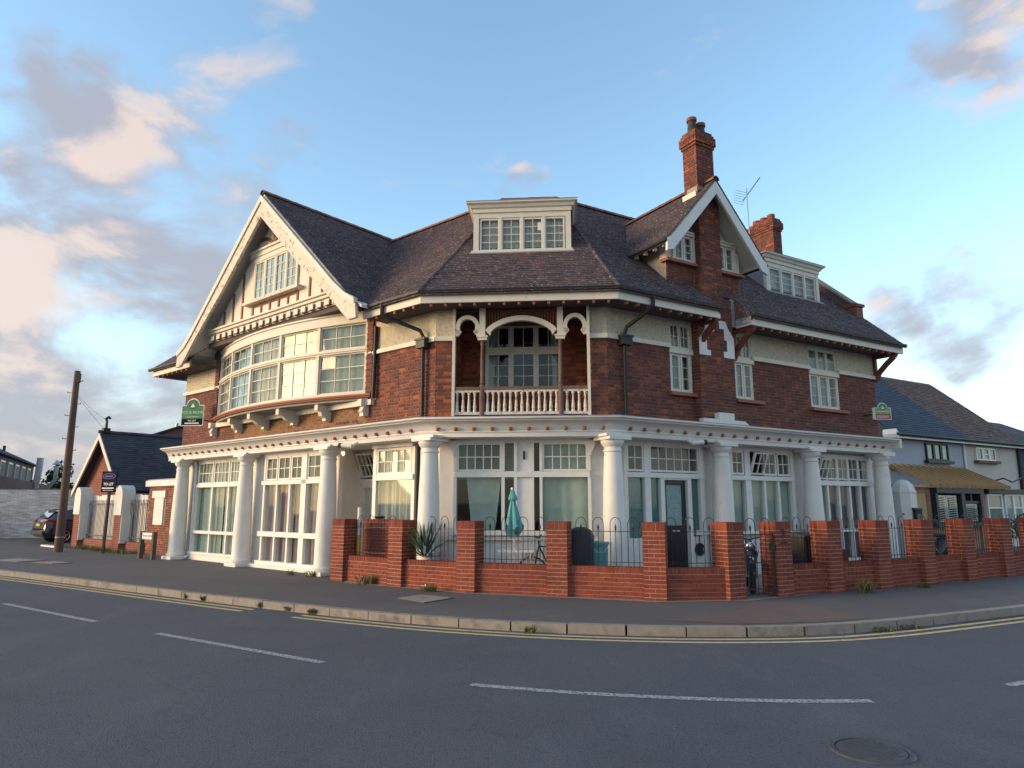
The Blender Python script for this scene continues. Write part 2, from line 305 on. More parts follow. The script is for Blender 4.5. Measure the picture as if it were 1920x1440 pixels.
class MB:
    def __init__(s): s.v = []; s.f = []; s.m = []; s.isl = []
    def add(s, vs_, fs, m=0):
        o = len(s.v); s.v += [tuple(x) for x in vs_]; s.f += [tuple(i + o for i in f) for f in fs]; s.m += [m] * len(fs); s.isl.append((o, len(s.v)))
    def box(s, fr, u0, u1, d0, d1, z0, z1, m=0):
        s.add([fr(u, d, z) for z in (z0, z1) for d in (d0, d1) for u in (u0, u1)],
              [(0, 1, 3, 2), (4, 6, 7, 5), (0, 4, 5, 1), (2, 3, 7, 6), (0, 2, 6, 4), (1, 5, 7, 3)], m)
    def prism(s, pts0, pts1, m=0):
        n = len(pts0)
        s.add(list(pts0) + list(pts1), [tuple(range(n)), tuple(range(2 * n - 1, n - 1, -1))] + [(i, (i + 1) % n, n + (i + 1) % n, n + i) for i in range(n)], m)
    def poly(s, fr, pts, d0, d1, m=0):
        """outline in (u,z) given thickness d0..d1"""
        s.prism([fr(u, d0, z) for u, z in pts], [fr(u, d1, z) for u, z in pts], m)
    def bar(s, a, b, w, h, m=0, up=V((0, 0, 1))):
        a, b = V(a), V(b); t = (b - a).normalized(); x = t.cross(up)
        if x.length < 1e-4: x = t.cross(V((1, 0, 0)))
        x.normalize(); y = x.cross(t); x *= w / 2; y *= h / 2
        s.prism([a + x + y, a - x + y, a - x - y, a + x - y], [b + x + y, b - x + y, b - x - y, b + x - y], m)
    def tube(s, pts, r, n=8, m=0, caps=True):
        pts = [V(p) for p in pts]; rs = r if isinstance(r, (list, tuple)) else [r] * len(pts); rings = []
        prev = None
        for i, p in enumerate(pts):
            t = (pts[min(i + 1, len(pts) - 1)] - pts[max(i - 1, 0)]).normalized()
            x = prev - t * prev.dot(t) if prev is not None else t.cross(V((0, 0, 1)) if abs(t.z) < .9 else V((1, 0, 0)))
            x.normalize(); prev = x; y = t.cross(x)
            rings.append([p + (x * math.cos(a) + y * math.sin(a)) * rs[i] for a in [2 * math.pi * k / n for k in range(n)]])
        vs_ = [q for rg in rings for q in rg]; fs = []
        for i in range(len(pts) - 1):
            for k in range(n): fs.append((i * n + k, i * n + (k + 1) % n, (i + 1) * n + (k + 1) % n, (i + 1) * n + k))
        if caps: fs += [tuple(range(n - 1, -1, -1)), tuple((len(pts) - 1) * n + k for k in range(n))]
        s.add(vs_, fs, m)
    def lathe(s, c, prof, n=20, m=0, sq=None):
        """(r,z) profile turned round a vertical axis at c"""
        c = V(c); vs_ = []
        for r, z in prof:
            for k in range(n):
                a = 2 * math.pi * k / n; vs_.append(c + V((r * math.cos(a), r * math.sin(a), z)))
        fs = [(i * n + k, i * n + (k + 1) % n, (i + 1) * n + (k + 1) % n, (i + 1) * n + k) for i in range(len(prof) - 1) for k in range(n)]
        fs += [tuple(range(n - 1, -1, -1)), tuple((len(prof) - 1) * n + k for k in range(n))]
        s.add(vs_, fs, m)
    def sphere(s, c, rx, ry, rz, n=12, k=8, m=0):
        s.lathe((0, 0, 0), [(max(.001, math.sin(math.pi * i / k)), -math.cos(math.pi * i / k)) for i in range(k + 1)], n, m)
        q = (k + 1) * n
        for i in range(len(s.v) - q, len(s.v)):
            x, y, z = s.v[i]; s.v[i] = (c[0] + x * rx, c[1] + y * ry, c[2] + z * rz)
    def split(s, name, mats, parent, **k):
        """pieces that do not touch become objects of their own; returns the first"""
        n = len(s.isl); bb = []
        for a, b in s.isl: q = np.array(s.v[a:b]); bb.append((q.min(0) - .012, q.max(0) + .012))
        g = list(range(n))
        def find(i):
            while g[i] != i: i = g[i]
            return i
        for i in range(n):
            for j in range(i):
                if (bb[i][0] <= bb[j][1]).all() and (bb[j][0] <= bb[i][1]).all(): g[find(i)] = find(j)
        grp = {}
        for i in range(n): grp.setdefault(find(i), []).append(i)
        first = None
        for ids in grp.values():
            q = MB()
            for i in ids:
                a, b = s.isl[i]; fs = [(f, m_) for f, m_ in zip(s.f, s.m) if a <= f[0] < b]
                q.add(s.v[a:b], [tuple(x - a for x in f) for f, _ in fs]); q.m[len(q.m) - len(fs):] = [m_ for _, m_ in fs]
            o = q.build(name, mats, parent, **k); first = first or o
        return first
    def build(s, name, mats, parent=None, smooth=False, fix=True, bevel=0):
        if not isinstance(mats, (list, tuple)): mats = [mats]
        me = bpy.data.meshes.new(name)
        loc = V((0, 0, 0))
        if parent is None:
            a = np.array(s.v); loc = V((float((a[:, 0].min() + a[:, 0].max()) / 2), float((a[:, 1].min() + a[:, 1].max()) / 2), float(a[:, 2].min())))
        else: loc = rootloc(parent)
        me.from_pydata([(x - loc.x, y - loc.y, z - loc.z) for x, y, z in s.v], [], s.f)
        for q in mats: me.materials.append(MAT[q] if isinstance(q, str) else q)
        if len(mats) > 1: me.polygons.foreach_set('material_index', s.m)
        if fix:
            b = bmesh.new(); b.from_mesh(me); bmesh.ops.recalc_face_normals(b, faces=b.faces)
            if bevel: bmesh.ops.bevel(b, geom=b.edges[:], offset=bevel, segments=1, affect='EDGES', profile=.7)
            b.to_mesh(me); b.free()
        if smooth:
            me.polygons.foreach_set('use_smooth', [True] * len(me.polygons)); me.set_sharp_from_angle(angle=R_(38))
        me.update(); o = bpy.data.objects.new(name, me); col.objects.link(o); o.parent = parent
        if parent is None: o.location = loc
        return o
def empty(name, loc, label=None, cat=None, group=None):
    o = bpy.data.objects.new(name, None); col.objects.link(o); o.location = loc; o.empty_display_size = .2
    return tag(o, label, cat, group)
def tag(o, label=None, cat=None, group=None, kind=None):
    if label: o['label'] = label
    if cat: o['category'] = cat
    if group: o['group'] = group
    if kind: o['kind'] = kind
    return o
def unit_box(name, mat):
    m = MB(); F0 = Fr((0, 0, 0), (1, 0), (0, 1)); m.box(F0, -.5, .5, -.5, .5, -.5, .5)
    me = bpy.data.meshes.new(name); me.from_pydata(m.v, [], m.f); me.materials.append(MAT[mat])
    b = bmesh.new(); b.from_mesh(me); bmesh.ops.recalc_face_normals(b, faces=b.faces); b.to_mesh(me); b.free(); return me
UB = {}
def place(name, mat, parent, c, ex, ey, ez):
    """one piece: shared unit box laid on the three edge vectors"""
    if (name, mat) not in UB: UB[(name, mat)] = unit_box(name, mat)
    o = bpy.data.objects.new(name, UB[(name, mat)]); col.objects.link(o); o.parent = parent
    c = V(c) - rootloc(parent)
    o.matrix_local = Matrix(((ex[0], ey[0], ez[0], c[0]), (ex[1], ey[1], ez[1], c[1]), (ex[2], ey[2], ez[2], c[2]), (0, 0, 0, 1)))
    return o
CUBE = np.array([(x, y, z) for z in (-.5, .5) for y in (-.5, .5) for x in (-.5, .5)])
CF = np.array([(0, 2, 3, 1), (4, 5, 7, 6), (0, 1, 5, 4), (2, 6, 7, 3), (0, 4, 6, 2), (1, 3, 7, 5)])
def scatter_pieces(plist, name, stuffname, limit, budget=300):
    """plist: (parent, mat, centre, ex, ey, ez). The nearest ones are objects of their own, the rest one stuff part for each parent and material"""
    plist = sorted(plist, key=lambda q: (V(q[2]) - CAM).length)
    for p in plist[:budget]: place(name, p[1], p[0], *p[2:])
    rest = {}
    for p in plist[budget:]: rest.setdefault((p[0], p[1]), []).append(p)
    for (par, mat), ps in rest.items():
        off_ = np.array(rootloc(par)); n = len(ps)
        c = np.array([tuple(p[2]) for p in ps]); ax = np.array([[tuple(p[3]), tuple(p[4]), tuple(p[5])] for p in ps])
        vv = c[:, None, :] + np.einsum('kj,njc->nkc', CUBE, ax) - off_
        # keep outward winding
        det = np.linalg.det(ax); ff = np.broadcast_to(CF, (n, 6, 4)).copy(); ff[det < 0] = ff[det < 0][:, :, ::-1]
        ff = (ff + (np.arange(n) * 8)[:, None, None]).reshape(-1, 4)
        me = bpy.data.meshes.new(stuffname); me.from_pydata(vv.reshape(-1, 3).tolist(), [], ff.tolist()); me.materials.append(MAT[mat]); me.update()
        o = bpy.data.objects.new(stuffname, me); col.objects.link(o); o.parent = par; o['kind'] = 'stuff'
def sub_intervals(iv, cuts):
    out = [iv]
    for a, b in cuts:
        nx = []
        for x, y in out:
            if b <= x or a >= y: nx.append((x, y)); continue
            if a > x: nx.append((x, a))
            if b < y: nx.append((b, y))
        out = nx
    return out
def bricks(out, parent, mat, fr, d, u0, u1, z0, z1, holes=(), rowfn=None, matfn=None, jit=.003, depth=.05, course=.075, bond='flemish'):
    a, b = fr.basis(); n = max(1, round((z1 - z0) / course)); h = (z1 - z0) / n; J = .0115
    for r in range(n):
        zc = z0 + (r + .5) * h
        ivs = rowfn(zc) if rowfn else [(u0, u1)]
        cuts = [(q[0], q[1]) for q in holes if q[2] < zc < q[3]]
        seq = [.2245, .1115] if bond == 'flemish' else [.2245]
        for iv in ivs:
            # lay the whole course, then cut by openings
            x = iv[0] - ((.168 if r % 2 else 0) if bond == 'flemish' else (.112 if r % 2 else 0)); k = 0
            while x < iv[1]:
                L_ = seq[k % len(seq)]; k += 1; a0, a1 = max(x, iv[0]), min(x + L_, iv[1]); x += L_
                for c0, c1 in sub_intervals((a0, a1), cuts):
                    if c1 - c0 < .035: continue
                    dd = d + random.uniform(-jit, jit)
                    m_ = matfn((c0 + c1) / 2, zc) if matfn else mat
                    out.append((parent, m_, fr((c0 + c1) / 2, dd - depth / 2, zc), a * (c1 - c0 - J), b * depth, V((0, 0, h - J))))
def cells(mb, fr, u0, u1, z0, z1, d0, d1, holes=(), m=0):
    us = sorted({u0, u1, *[min(max(h[i], u0), u1) for h in holes for i in (0, 1)]}); zs = sorted({z0, z1, *[min(max(h[i], z0), z1) for h in holes for i in (2, 3)]})
    for i in range(len(us) - 1):
        for j in range(len(zs) - 1):
            uc, zc = (us[i] + us[i + 1]) / 2, (zs[j] + zs[j + 1]) / 2
            if any(h[0] < uc < h[1] and h[2] < zc < h[3] for h in holes): continue
            mb.box(fr, us[i], us[i + 1], d0, d1, zs[j], zs[j + 1], m)
def tiles(out, parent, mat, O, es, et, tmax, iv, gauge=.1, wd=.165, ln=.17, th=.017, matfn=None):
    """plain tiles on a slope: O eave point, es along the eave, et up the slope; iv(t) -> [(s0,s1)]"""
    es, et = V(es).normalized(), V(et).normalized(); n = es.cross(et)
    if n.z < 0: n = -n
    r = 0; t = 0.
    while t < tmax:
        wob = random.uniform(-.004, .004)
        for s0, s1 in iv(t + gauge / 2):
            k0 = math.floor(s0 / wd) - 1; s = k0 * wd + (wd / 2 if r % 2 else 0)
            while s < s1:
                a0, a1 = max(s, s0), min(s + wd, s1); s += wd
                if a1 - a0 < .03: continue
                a = .095 + random.uniform(-.025, .03); tt = et * math.cos(a) - n * math.sin(a); nn = n * math.cos(a) + et * math.sin(a)
                c = O + es * ((a0 + a1) / 2) + et * (t + ln / 2 + wob + random.uniform(-.005, .005)) + n * (.008 + random.uniform(0, .005))
                out.append((parent, matfn(c) if matfn else mat, c, es * (a1 - a0 - .004), tt * ln, nn * th))
        t += gauge; r += 1
def wavy(fr, d, u0, u1, z0, z1, amp=.03, per=.16, pull=0, n=None, seed=0):
    """hanging cloth with folds"""
    rr = random.Random(seed); n = n or max(10, int((u1 - u0) / .02)); mb = MB(); vs_ = []; K = 6
    ph = [rr.uniform(0, 6.28) for _ in range(4)]
    for j in range(K + 1):
        z = z0 + (z1 - z0) * j / K
        for i in range(n + 1):
            x = i / n; u = u0 + (u1 - u0) * x
            q = math.sin(u / per * 6.28 + ph[0] + .5 * math.sin(u * 9 + ph[1]) + .3 * math.sin(z * 2 + ph[2])) * .6 + math.sin(u / per * 2.7 + ph[3]) * .4
            vs_.append(fr(u + pull * (1 - j / K) * (x - .5), d + amp * q * (1.15 - .5 * j / K), z))
    mb.add(vs_, [(j * (n + 1) + i, j * (n + 1) + i + 1, (j + 1) * (n + 1) + i + 1, (j + 1) * (n + 1) + i) for j in range(K) for i in range(n)])
    return mb
def text(s, size, mat, fr, u, d, z, parent, name='lettering', bold=0., sx=1.):
    """flat print: u is the centre, z the base line; faces outwards"""
    cu = bpy.data.curves.new('t', 'FONT'); cu.body = s; cu.size = size; cu.align_x = 'CENTER'; cu.extrude = .002; cu.offset = bold
    to = bpy.data.objects.new('t', cu); col.objects.link(to)
    dg = bpy.context.evaluated_depsgraph_get(); me = bpy.data.meshes.new_from_object(to.evaluated_get(dg))
    bpy.data.objects.remove(to); me.name = name; me.materials.clear(); me.materials.append(MAT[mat])
    o = bpy.data.objects.new(name, me); col.objects.link(o); o.parent = parent
    right = V((0, 0, 1)).cross(fr.dn) * sx   # reading direction as seen from outside
    c = fr(u, d, z) - rootloc(parent)
    o.matrix_local = Matrix(((right.x, 0, fr.dn.x, c.x), (right.y, 0, fr.dn.y, c.y), (0, 1, 0, c.z), (0, 0, 0, 1)))
    return o

# ------------------------------------------------------------------ the plan: three street fronts of the corner house
A0, A1 = V((-1.75, 14.57, 0)), V((2.10, 14.26, 0))
aL, aR = R_(50), R_(59.3)
FL = Fr(A0, (-math.sin(aL), math.cos(aL)), (-math.cos(aL), -math.sin(aL)))
FR = Fr(A1, (math.sin(aR), math.cos(aR)), (math.cos(aR), -math.sin(aR)))
dc = (A1 - A0).normalized(); wC = (A1 - A0).length
FC = Fr(A0, (dc.x, dc.y), (dc.y, -dc.x))
tL = math.tan(math.acos(max(-1, min(1, (-FL.du).dot(FC.du)))) / 2)
tR = math.tan(math.acos(FC.du.dot(FR.du)) / 2)
def corner(k, d, z): return FL(-tL * d, d, z) if k == 0 else FR(-tR * d, d, z)
def sweep(mb, prof, uL, uR, m=0):
    """profile (d,z) run along the left, corner and right fronts with mitres"""
    nodes = [[FL(uL, d, z) for d, z in prof], [corner(0, d, z) for d, z in prof], [corner(1, d, z) for d, z in prof], [FR(uR, d, z) for d, z in prof]]
    n = len(prof); fs = []
    for i in range(3):
        for k in range(n): fs.append((i * n + k, i * n + (k + 1) % n, (i + 1) * n + (k + 1) % n, (i + 1) * n + k))
    fs += [tuple(range(n)), tuple(range(4 * n - 1, 3 * n - 1, -1))]
    mb.add([p for nd in nodes for p in nd], fs, m)

# ------------------------------------------------------------------ ground, road, pavement
F0 = Fr((0, 0, 0), (1, 0), (0, 1))
KERB = [(-60, 48.5), (-30, 29.1), (-13.33, 18.34), (-8.85, 15.44), (-5.59, 13.26), (-3.16, 11.74), (-1.29, 10.75), (0, 10.27), (1.04, 10.0), (2.5, 9.80), (3.98, 9.88), (4.85, 10.14), (5.84, 10.56), (8.55, 11.87), (14, 14.6), (34, 24.6), (60, 37.6)]
def smooth_path(P, it=2):
    P = [V((x, y, 0)) for x, y in P]
    for _ in range(it):
        Q = [P[0]]
        for a, b in zip(P[:-1], P[1:]): Q += [a * .75 + b * .25, a * .25 + b * .75]
        P = Q + [P[-1]]
    return P
KP = smooth_path(KERB)
def resample(P, step, start=0.0):
    L_ = [0.]
    for a, b in zip(P[:-1], P[1:]): L_.append(L_[-1] + (b - a).length)
    out = []; s = start
    while s < L_[-1]:
        i = max(j for j in range(len(L_)) if L_[j] <= s); i = min(i, len(P) - 2); f = (s - L_[i]) / max(1e-6, L_[i + 1] - L_[i])
        out.append((P[i].lerp(P[i + 1], f), (P[i + 1] - P[i]).normalized())); s += step
    return out
m = MB(); m.add([(-600, -400, -.16), (600, -400, -.16), (600, 900, -.16), (-600, 900, -.16)], [(0, 1, 2, 3)])
tag(m.build('ground', 'earth'), kind='structure')
m = MB(); m.add([(-90, -60, -.11), (90, -60, -.11), (90, 60, -.11), (-90, 60, -.11)], [(0, 1, 2, 3)])
road = tag(m.build('road', 'road'), kind='structure')
m = MB(); n = len(KP)
m.add([p + V((0, 0, 0)) for p in KP] + [p + V((0, 45, 0)) for p in KP], [(i, i + 1, n + i + 1, n + i) for i in range(n - 1)])
pavement = tag(m.build('pavement', 'pave'), kind='structure')
# kerb stones
kp = resample(KP, .8)
for i in range(len(kp) - 1):
    p, t = kp[i]; q, t2 = kp[i + 1]
    if p.x < -24 or p.x > 17: continue
    c = (p + q) / 2; t = (q - p).normalized()
    out_ = V((t.y, -t.x, 0))                       # towards the road
    ex = t * ((q - p).length - random.uniform(.008, .02)); ey = -out_ * .15
    place('kerb_stone', 'kerb', pavement, c + out_ * .062 + V((random.uniform(-.004, .004), random.uniform(-.004, .004), -.055 + random.uniform(-.004, .005))), ex, ey, V((0, 0, .135)))
def ribbon(P, off0, off1, z, name, mat, parent):
    mb = MB(); vs_ = []
    for p, t in P:
        o = V((t.y, -t.x, 0)); vs_ += [p + o * off0 + V((0, 0, z)), p + o * off1 + V((0, 0, z))]
    mb.add(vs_, [(2 * i, 2 * i + 1, 2 * i + 3, 2 * i + 2) for i in range(len(P) - 1)]); return mb.build(name, mat, parent, fix=False)
yl = [x for x in resample(KP, .4) if -45 < x[0].x < 30]
for part in ([x for x in yl if x[0].x < -4.0], [x for x in yl if x[0].x > -3.5]):
    ribbon(part, .28, .37, -.106, 'yellow_line', 'yellow', road); ribbon(part, .49, .58, -.106, 'yellow_line', 'yellow', road)
def dash(pts, wd=.105):
    P = smooth_path(pts, 2); P = resample(P, .15); ribbon(P, -wd / 2, wd / 2, -.106, 'lane_dash', 'lane', road)
dash([(-9.2, 12.87), (-6.29, 10.86)]); dash([(-4.92, 9.94), (-2.14, 8.15)]); dash([(-.41, 7.19), (.5, 6.9), (1.48, 6.71), (2.4, 6.6), (3.3, 6.61)]); dash([(4.9, 7.16), (6.2, 7.75), (7.6, 8.4)])
dash([(-15.6, 17.2), (-11.9, 14.75)])
# pink tarmac patch in front of the gate, laid into the pavement
m = MB(); m.add([(2.2, 10.35, .004), (3.2, 10.02, .004), (4.4, 10.2, .004), (5.3, 10.55, .004), (4.85, 12.3, .004), (4.1, 12.15, .004), (3.7, 11.4, .004)], [(0, 1, 2, 3, 4, 5, 6)])
m.build('tarmac_patch', 'pinkpave', pavement, fix=False)
def flat_cover(name, pts, label, cat, mat='conc', slot=True):
    mb = MB(); mb.prism([V((x, y, .002)) for x, y in pts], [V((x, y, .014)) for x, y in pts]); o = empty(name, V((sum(p[0] for p in pts) / len(pts), sum(p[1] for p in pts) / len(pts), 0)), label, cat)
    mb.build('lid', mat, o)
    c = V((sum(p[0] for p in pts) / len(pts), sum(p[1] for p in pts) / len(pts), 0)); fb = MB()
    for a, b in zip(pts, pts[1:] + pts[:1]):
        a2, b2 = c.lerp(V((*a, 0)), 1.06), c.lerp(V((*b, 0)), 1.06); fb.bar(a2 + V((0, 0, .006)), b2 + V((0, 0, .006)), .02, .012)
    fb.build('frame', 'iron', o)
    if slot:
        sb = MB(); sb.bar(c + V((-.05, 0, .0155)), c + V((.06, .01, .0155)), .02, .004); sb.build('key_slot', 'black', o)
flat_cover('inspection_cover', [(-2.03, 12.72), (-1.68, 13.2), (-1.08, 12.74), (-1.5, 12.16)], 'pale concrete inspection cover set in the pavement before the brick wall', 'cover')
flat_cover('inspection_cover', [(-15.9, 21.5), (-14.6, 20.75), (-14.2, 21.3), (-15.4, 22.0)], 'pale rectangular utility cover in the pavement at the far left edge', 'cover', slot=False)
flat_cover('inspection_cover', [(-14.0, 20.6), (-13.1, 20.05), (-12.8, 20.4), (-13.6, 20.95)], 'small pale utility cover in the pavement below the telegraph pole', 'cover', slot=False)
mh = empty('manhole_cover', V((2.6, 5.33, -.11)), 'round iron manhole cover sunk in the road at lower right', 'cover')
m = MB(); m.lathe((2.6, 5.33, -.11), [(.235, .001), (.235, .008), (.225, .010)], 40); m.build('lid', 'iron', mh, smooth=True)
m = MB(); ring = [(.245, .001), (.245, .012), (.275, .012), (.285, .001)]
vs_ = []
for r, z in ring:
    for k in range(44): vs_.append(V((2.6 + r * math.cos(6.2832 * k / 44), 5.33 + r * math.sin(6.2832 * k / 44), -.11 + z)))
m.add(vs_, [(i * 44 + k, i * 44 + (k + 1) % 44, (i + 1) * 44 + (k + 1) % 44, (i + 1) * 44 + k) for i in range(3) for k in range(44)]); m.build('rim', 'iron', mh)
m = MB()
for i in range(-4, 5):
    h = math.sqrt(max(0, .2 ** 2 - (i * .045) ** 2))
    for j in range(-4, 5):
        if abs(j * .045) < h - .01: m.box(F0, 2.6 + j * .045 - .015, 2.6 + j * .045 + .015, 5.33 + i * .045 - .006, 5.33 + i * .045 + .006, -.1, -.097)
m.build('tread_pattern', 'iron', mh)
# ------------------------------------------------------------------ the corner house
house = empty('corner_house', V((.4, 18, 0)), 'large red brick corner house with white columns, tiled roof and timbered gable', 'house')
BR, TL = [], []                                    # brick and tile pieces of this house
KS = .93; TH = math.atan(KS)
def zr(d): return 6.2 + (.5 - d) * KS
# --- ground floor walls
ENDL, ENDR = 11.75, 9.75
GW = MB()
cells(GW, FL, tL * .42, ENDL, 0, 3.06, -.72, -.42, [(8.2, 11.05, .17, 3.0), (4.2, 6.92, .1, 3.02), (2.3, 4.05, -1, 4), (.95, 2.3, .2, 3.02)])
cells(GW, FC, tL * .42, wC - tR * .42, 0, 3.06, -.72, -.42, [(.5, 3.37, 1.1, 3.0)])
cells(GW, FR, tR * .42, ENDR, 0, 3.06, -.72, -.42, [(.66, 2.93, -1, 3.0), (3.9, 6.15, .95, 3.0), (7.1, 9.45, .22, 2.97)])
# porch recess behind the fourth column
GW.box(FL, 4.05, 4.2, -1.5, -.42, 0, 3.06); GW.box(FL, 2.2, 2.3, -1.5, -.72, 0, 3.06)
GW.box(FL, 4.0, 4.06, -1.5, -1.3, 0, 3.06); GW.box(FL, 2.3, 4.05, -1.45, -1.3, 3.0, 3.06)
gw = GW.build('ground_floor_wall', 'white', house)
m = MB(); sweep(m, [(-.1, 3.062), (-1.6, 3.062), (-1.6, 3.42), (-.1, 3.42)], ENDL, ENDR); m.build('porch_ceiling', 'white', house)
# white plinths, pilasters behind the columns
m = MB()
for fr, us in ((FL, (3.78, 7.35, 11.5)), (FR, (3.35, 6.6))):
    for u in us: m.box(fr, u - .2, u + .2, -.42, -.3, .0, 3.06)
m.box(FL, 7.3, 11.5, -.42, -.24, 0, .16); m.box(FL, 4.0, 7.2, -.42, -.05, 0, .085)
m.box(FC, .3, 3.56, -.42, -.33, .92, 1.0); m.box(FR, 2.62, 3.1, -.42, -.3, .98, 1.08); m.box(FR, 3.7, 6.3, -.42, -.3, .93, 1.0)
m.split('plinth', 'white', house)
# rear of the building and the inside
m = MB(); m.box(FL, -2, 12.04, -8.2, -8.0, 0, 6.2); m.box(FR, -2, 9.86, -8.2, -8.0, 0, 6.2); m.box(FL, 11.84, 12.04, -8, -.2, 0, 6.2)
m.split('rear_wall', 'fbrick2', house)
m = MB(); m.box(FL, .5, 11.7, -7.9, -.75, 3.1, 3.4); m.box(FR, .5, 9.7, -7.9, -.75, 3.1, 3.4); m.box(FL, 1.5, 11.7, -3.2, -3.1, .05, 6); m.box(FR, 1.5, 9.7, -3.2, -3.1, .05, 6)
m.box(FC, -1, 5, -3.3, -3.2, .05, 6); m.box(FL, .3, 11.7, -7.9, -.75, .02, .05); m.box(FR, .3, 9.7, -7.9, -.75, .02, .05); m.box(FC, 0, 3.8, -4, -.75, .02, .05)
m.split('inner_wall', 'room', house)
# --- upper walls: mortar bed with bricks on it below the band, roughcast above
UPH = {'L': [(2.55, 9.65, 4.25, 6.2)], 'C': [(.45, 3.43, 3.5, 5.93)], 'R': [(1.9, 2.57, 4.2, 5.87), (4.04, 4.67, 4.2, 5.87), (6.92, 8.13, 4.2, 5.87)]}
U0L, U0C, U1C, U0R = tL * .18, tL * .18, wC - tR * .18, tR * .18
UW = MB()
for fr, k, a, b in ((FL, 'L', U0L, 12.04), (FC, 'C', U0C, U1C), (FR, 'R', U0R, 9.86)):
    cells(UW, fr, a, b, 3.44, 5.235, -.48, -.192, UPH[k])
UW.box(FR, 2.625, 3.775, -.2, .038, 3.44, 6.6); UW.box(FR, 2.825, 3.525, -.3, .038, 6.6, 9.4)
UW.box(FR, 1.9, 4.4, -.45, -.192, 6.3, 7.4)
uw = UW.build('upper_wall', 'mortar', house)
RC = MB()
for fr, k, a, b in ((FL, 'L', U0L, 12.04), (FC, 'C', U0C, U1C), (FR, 'R', U0R, 9.86)):
    cells(RC, fr, a, b, 5.235, 6.3, -.48, -.172, UPH[k] + ([(2.62, 3.78, 5, 7)] if k == 'R' else []))
RC.split('roughcast_wall', 'cast', house)
def mL(u, z):
    if 2.4 < u < 8.6 and z < 4.0 - .02 * abs(u - 4) and random.random() < .93: return 'brick_t'
    return 'brick_o' if random.random() < (.3 if u < 1.2 else .06) else 'brick'
def mC(u, z): return 'brick_o' if random.random() < .62 else 'brick'
def mR(u, z): return 'brick_o' if random.random() < (.3 if u < 1.0 else .06 if u < 4.5 else .015) else 'brick'
bricks(BR, uw, 'brick', FL, -.18, U0L, 12.04, 3.47, 5.22, UPH['L'], matfn=mL)
bricks(BR, uw, 'brick', FC, -.18, U0C, U1C, 3.47, 5.22, UPH['C'], matfn=mC)
bricks(BR, uw, 'brick', FR, -.18, U0R, 9.86, 3.47, 5.22, UPH['R'] + [(2.62, 3.78, 3, 6)], matfn=mR)
bricks(BR, uw, 'brick', FR, .05, 2.62, 3.78, 3.47, 6.6, matfn=lambda u, z: 'brick_o' if random.random() < (.45 if 2.62 < u < 3.2 and 4.2 < z < 4.9 else .15) else 'brick')
bricks(BR, uw, 'brick', FR, .05, 2.82, 3.53, 6.6, 9.3, matfn=lambda u, z: 'brick_o' if random.random() < .35 else 'brick')
bricks(BR, uw, 'brick', FR, -.18, 1.9, 4.4, 6.3, 7.38, [(2.8, 3.55, 6, 9)], matfn=mR)
FB1 = Fr(FR(2.625, 0, 0), FR.dn, -FR.du); bricks(BR, uw, 'brick', FB1, .012, -.18, .05, 3.47, 6.6)
FB2 = Fr(FR(2.825, 0, 0), FR.dn, -FR.du); bricks(BR, uw, 'brick', FB2, .012, -.18, .05, 6.6, 9.2)
# band moulding over the brickwork, broken at the openings
m = MB()
for fr, iv in ((FL, [(U0L, 2.5), (9.7, 12.08)]), (FC, [(U0C - .02, .45), (3.43, U1C + .02)]), (FR, [(U0R, 1.9), (4.67, 6.92), (8.13, 9.92)])):
    for a, b in iv: m.box(fr, a, b, -.19, -.11, 5.225, 5.31); m.box(fr, a, b, -.19, -.135, 5.31, 5.335)
m.split('band_course', 'cream', house)
# white painted quoins and stepped block on the chimney breast
m = MB()
m.poly(FR, [(3.785, 5.12), (3.42, 5.12), (3.42, 5.27), (3.54, 5.27), (3.54, 5.55), (3.46, 5.55), (3.46, 5.82), (3.3, 5.82), (3.3, 6.02), (3.52, 6.02), (3.6, 5.85), (3.785, 5.62)], .051, .066)
m.poly(FR, [(2.615, 5.12), (2.98, 5.12), (2.98, 5.25), (2.86, 5.25), (2.86, 5.55), (2.93, 5.55), (2.93, 5.72), (3.12, 5.72), (3.12, 5.95), (2.86, 5.95), (2.8, 5.72), (2.615, 5.5)], .051, .066)
m.poly(FR, [(2.5, 3.45), (2.5, 3.6), (3.0, 3.6), (3.0, 3.76), (3.5, 3.76), (3.5, 3.6), (3.85, 3.6), (4.1, 3.45)], .055, .2)
m.split('white_quoin', 'white', house)
# --- columns
cp = [(.30, .0), (.30, .1), (.265, .1), (.285, .13), (.285, .17), (.255, .2), (.245, .24), (.242, .7), (.232, 1.3), (.213, 2.0), (.19, 2.55), (.178, 2.74), (.2, 2.745), (.2, 2.775), (.178, 2.78), (.178, 2.84), (.2, 2.86), (.235, 2.91), (.252, 2.95), (.252, 2.985)]
def column(fr, u):
    c = fr(u, 0, 0) if u else corner(0 if fr is FL else 1, 0, 0)
    mb = MB(); mb.lathe(c, cp[2:], 28); o = mb.build('column', 'white', house, smooth=True)
    q = MB(); f = Fr(c, fr.du, fr.dn); q.box(f, -.31, .31, -.31, .31, 0, .1); q.build('base_block', 'white', o, bevel=.012)
    q = MB(); q.box(f, -.29, .29, -.27, .27, 2.985, 3.05); q.box(f, -.34, .34, -.22, .235, 3.05, 3.1); q.build('capital_block', 'white', o)
for u in (0, 3.6, 7.5, 11.4): column(FL, u)
for u in (0, 3.2, 6.45, 9.5): column(FR, u)
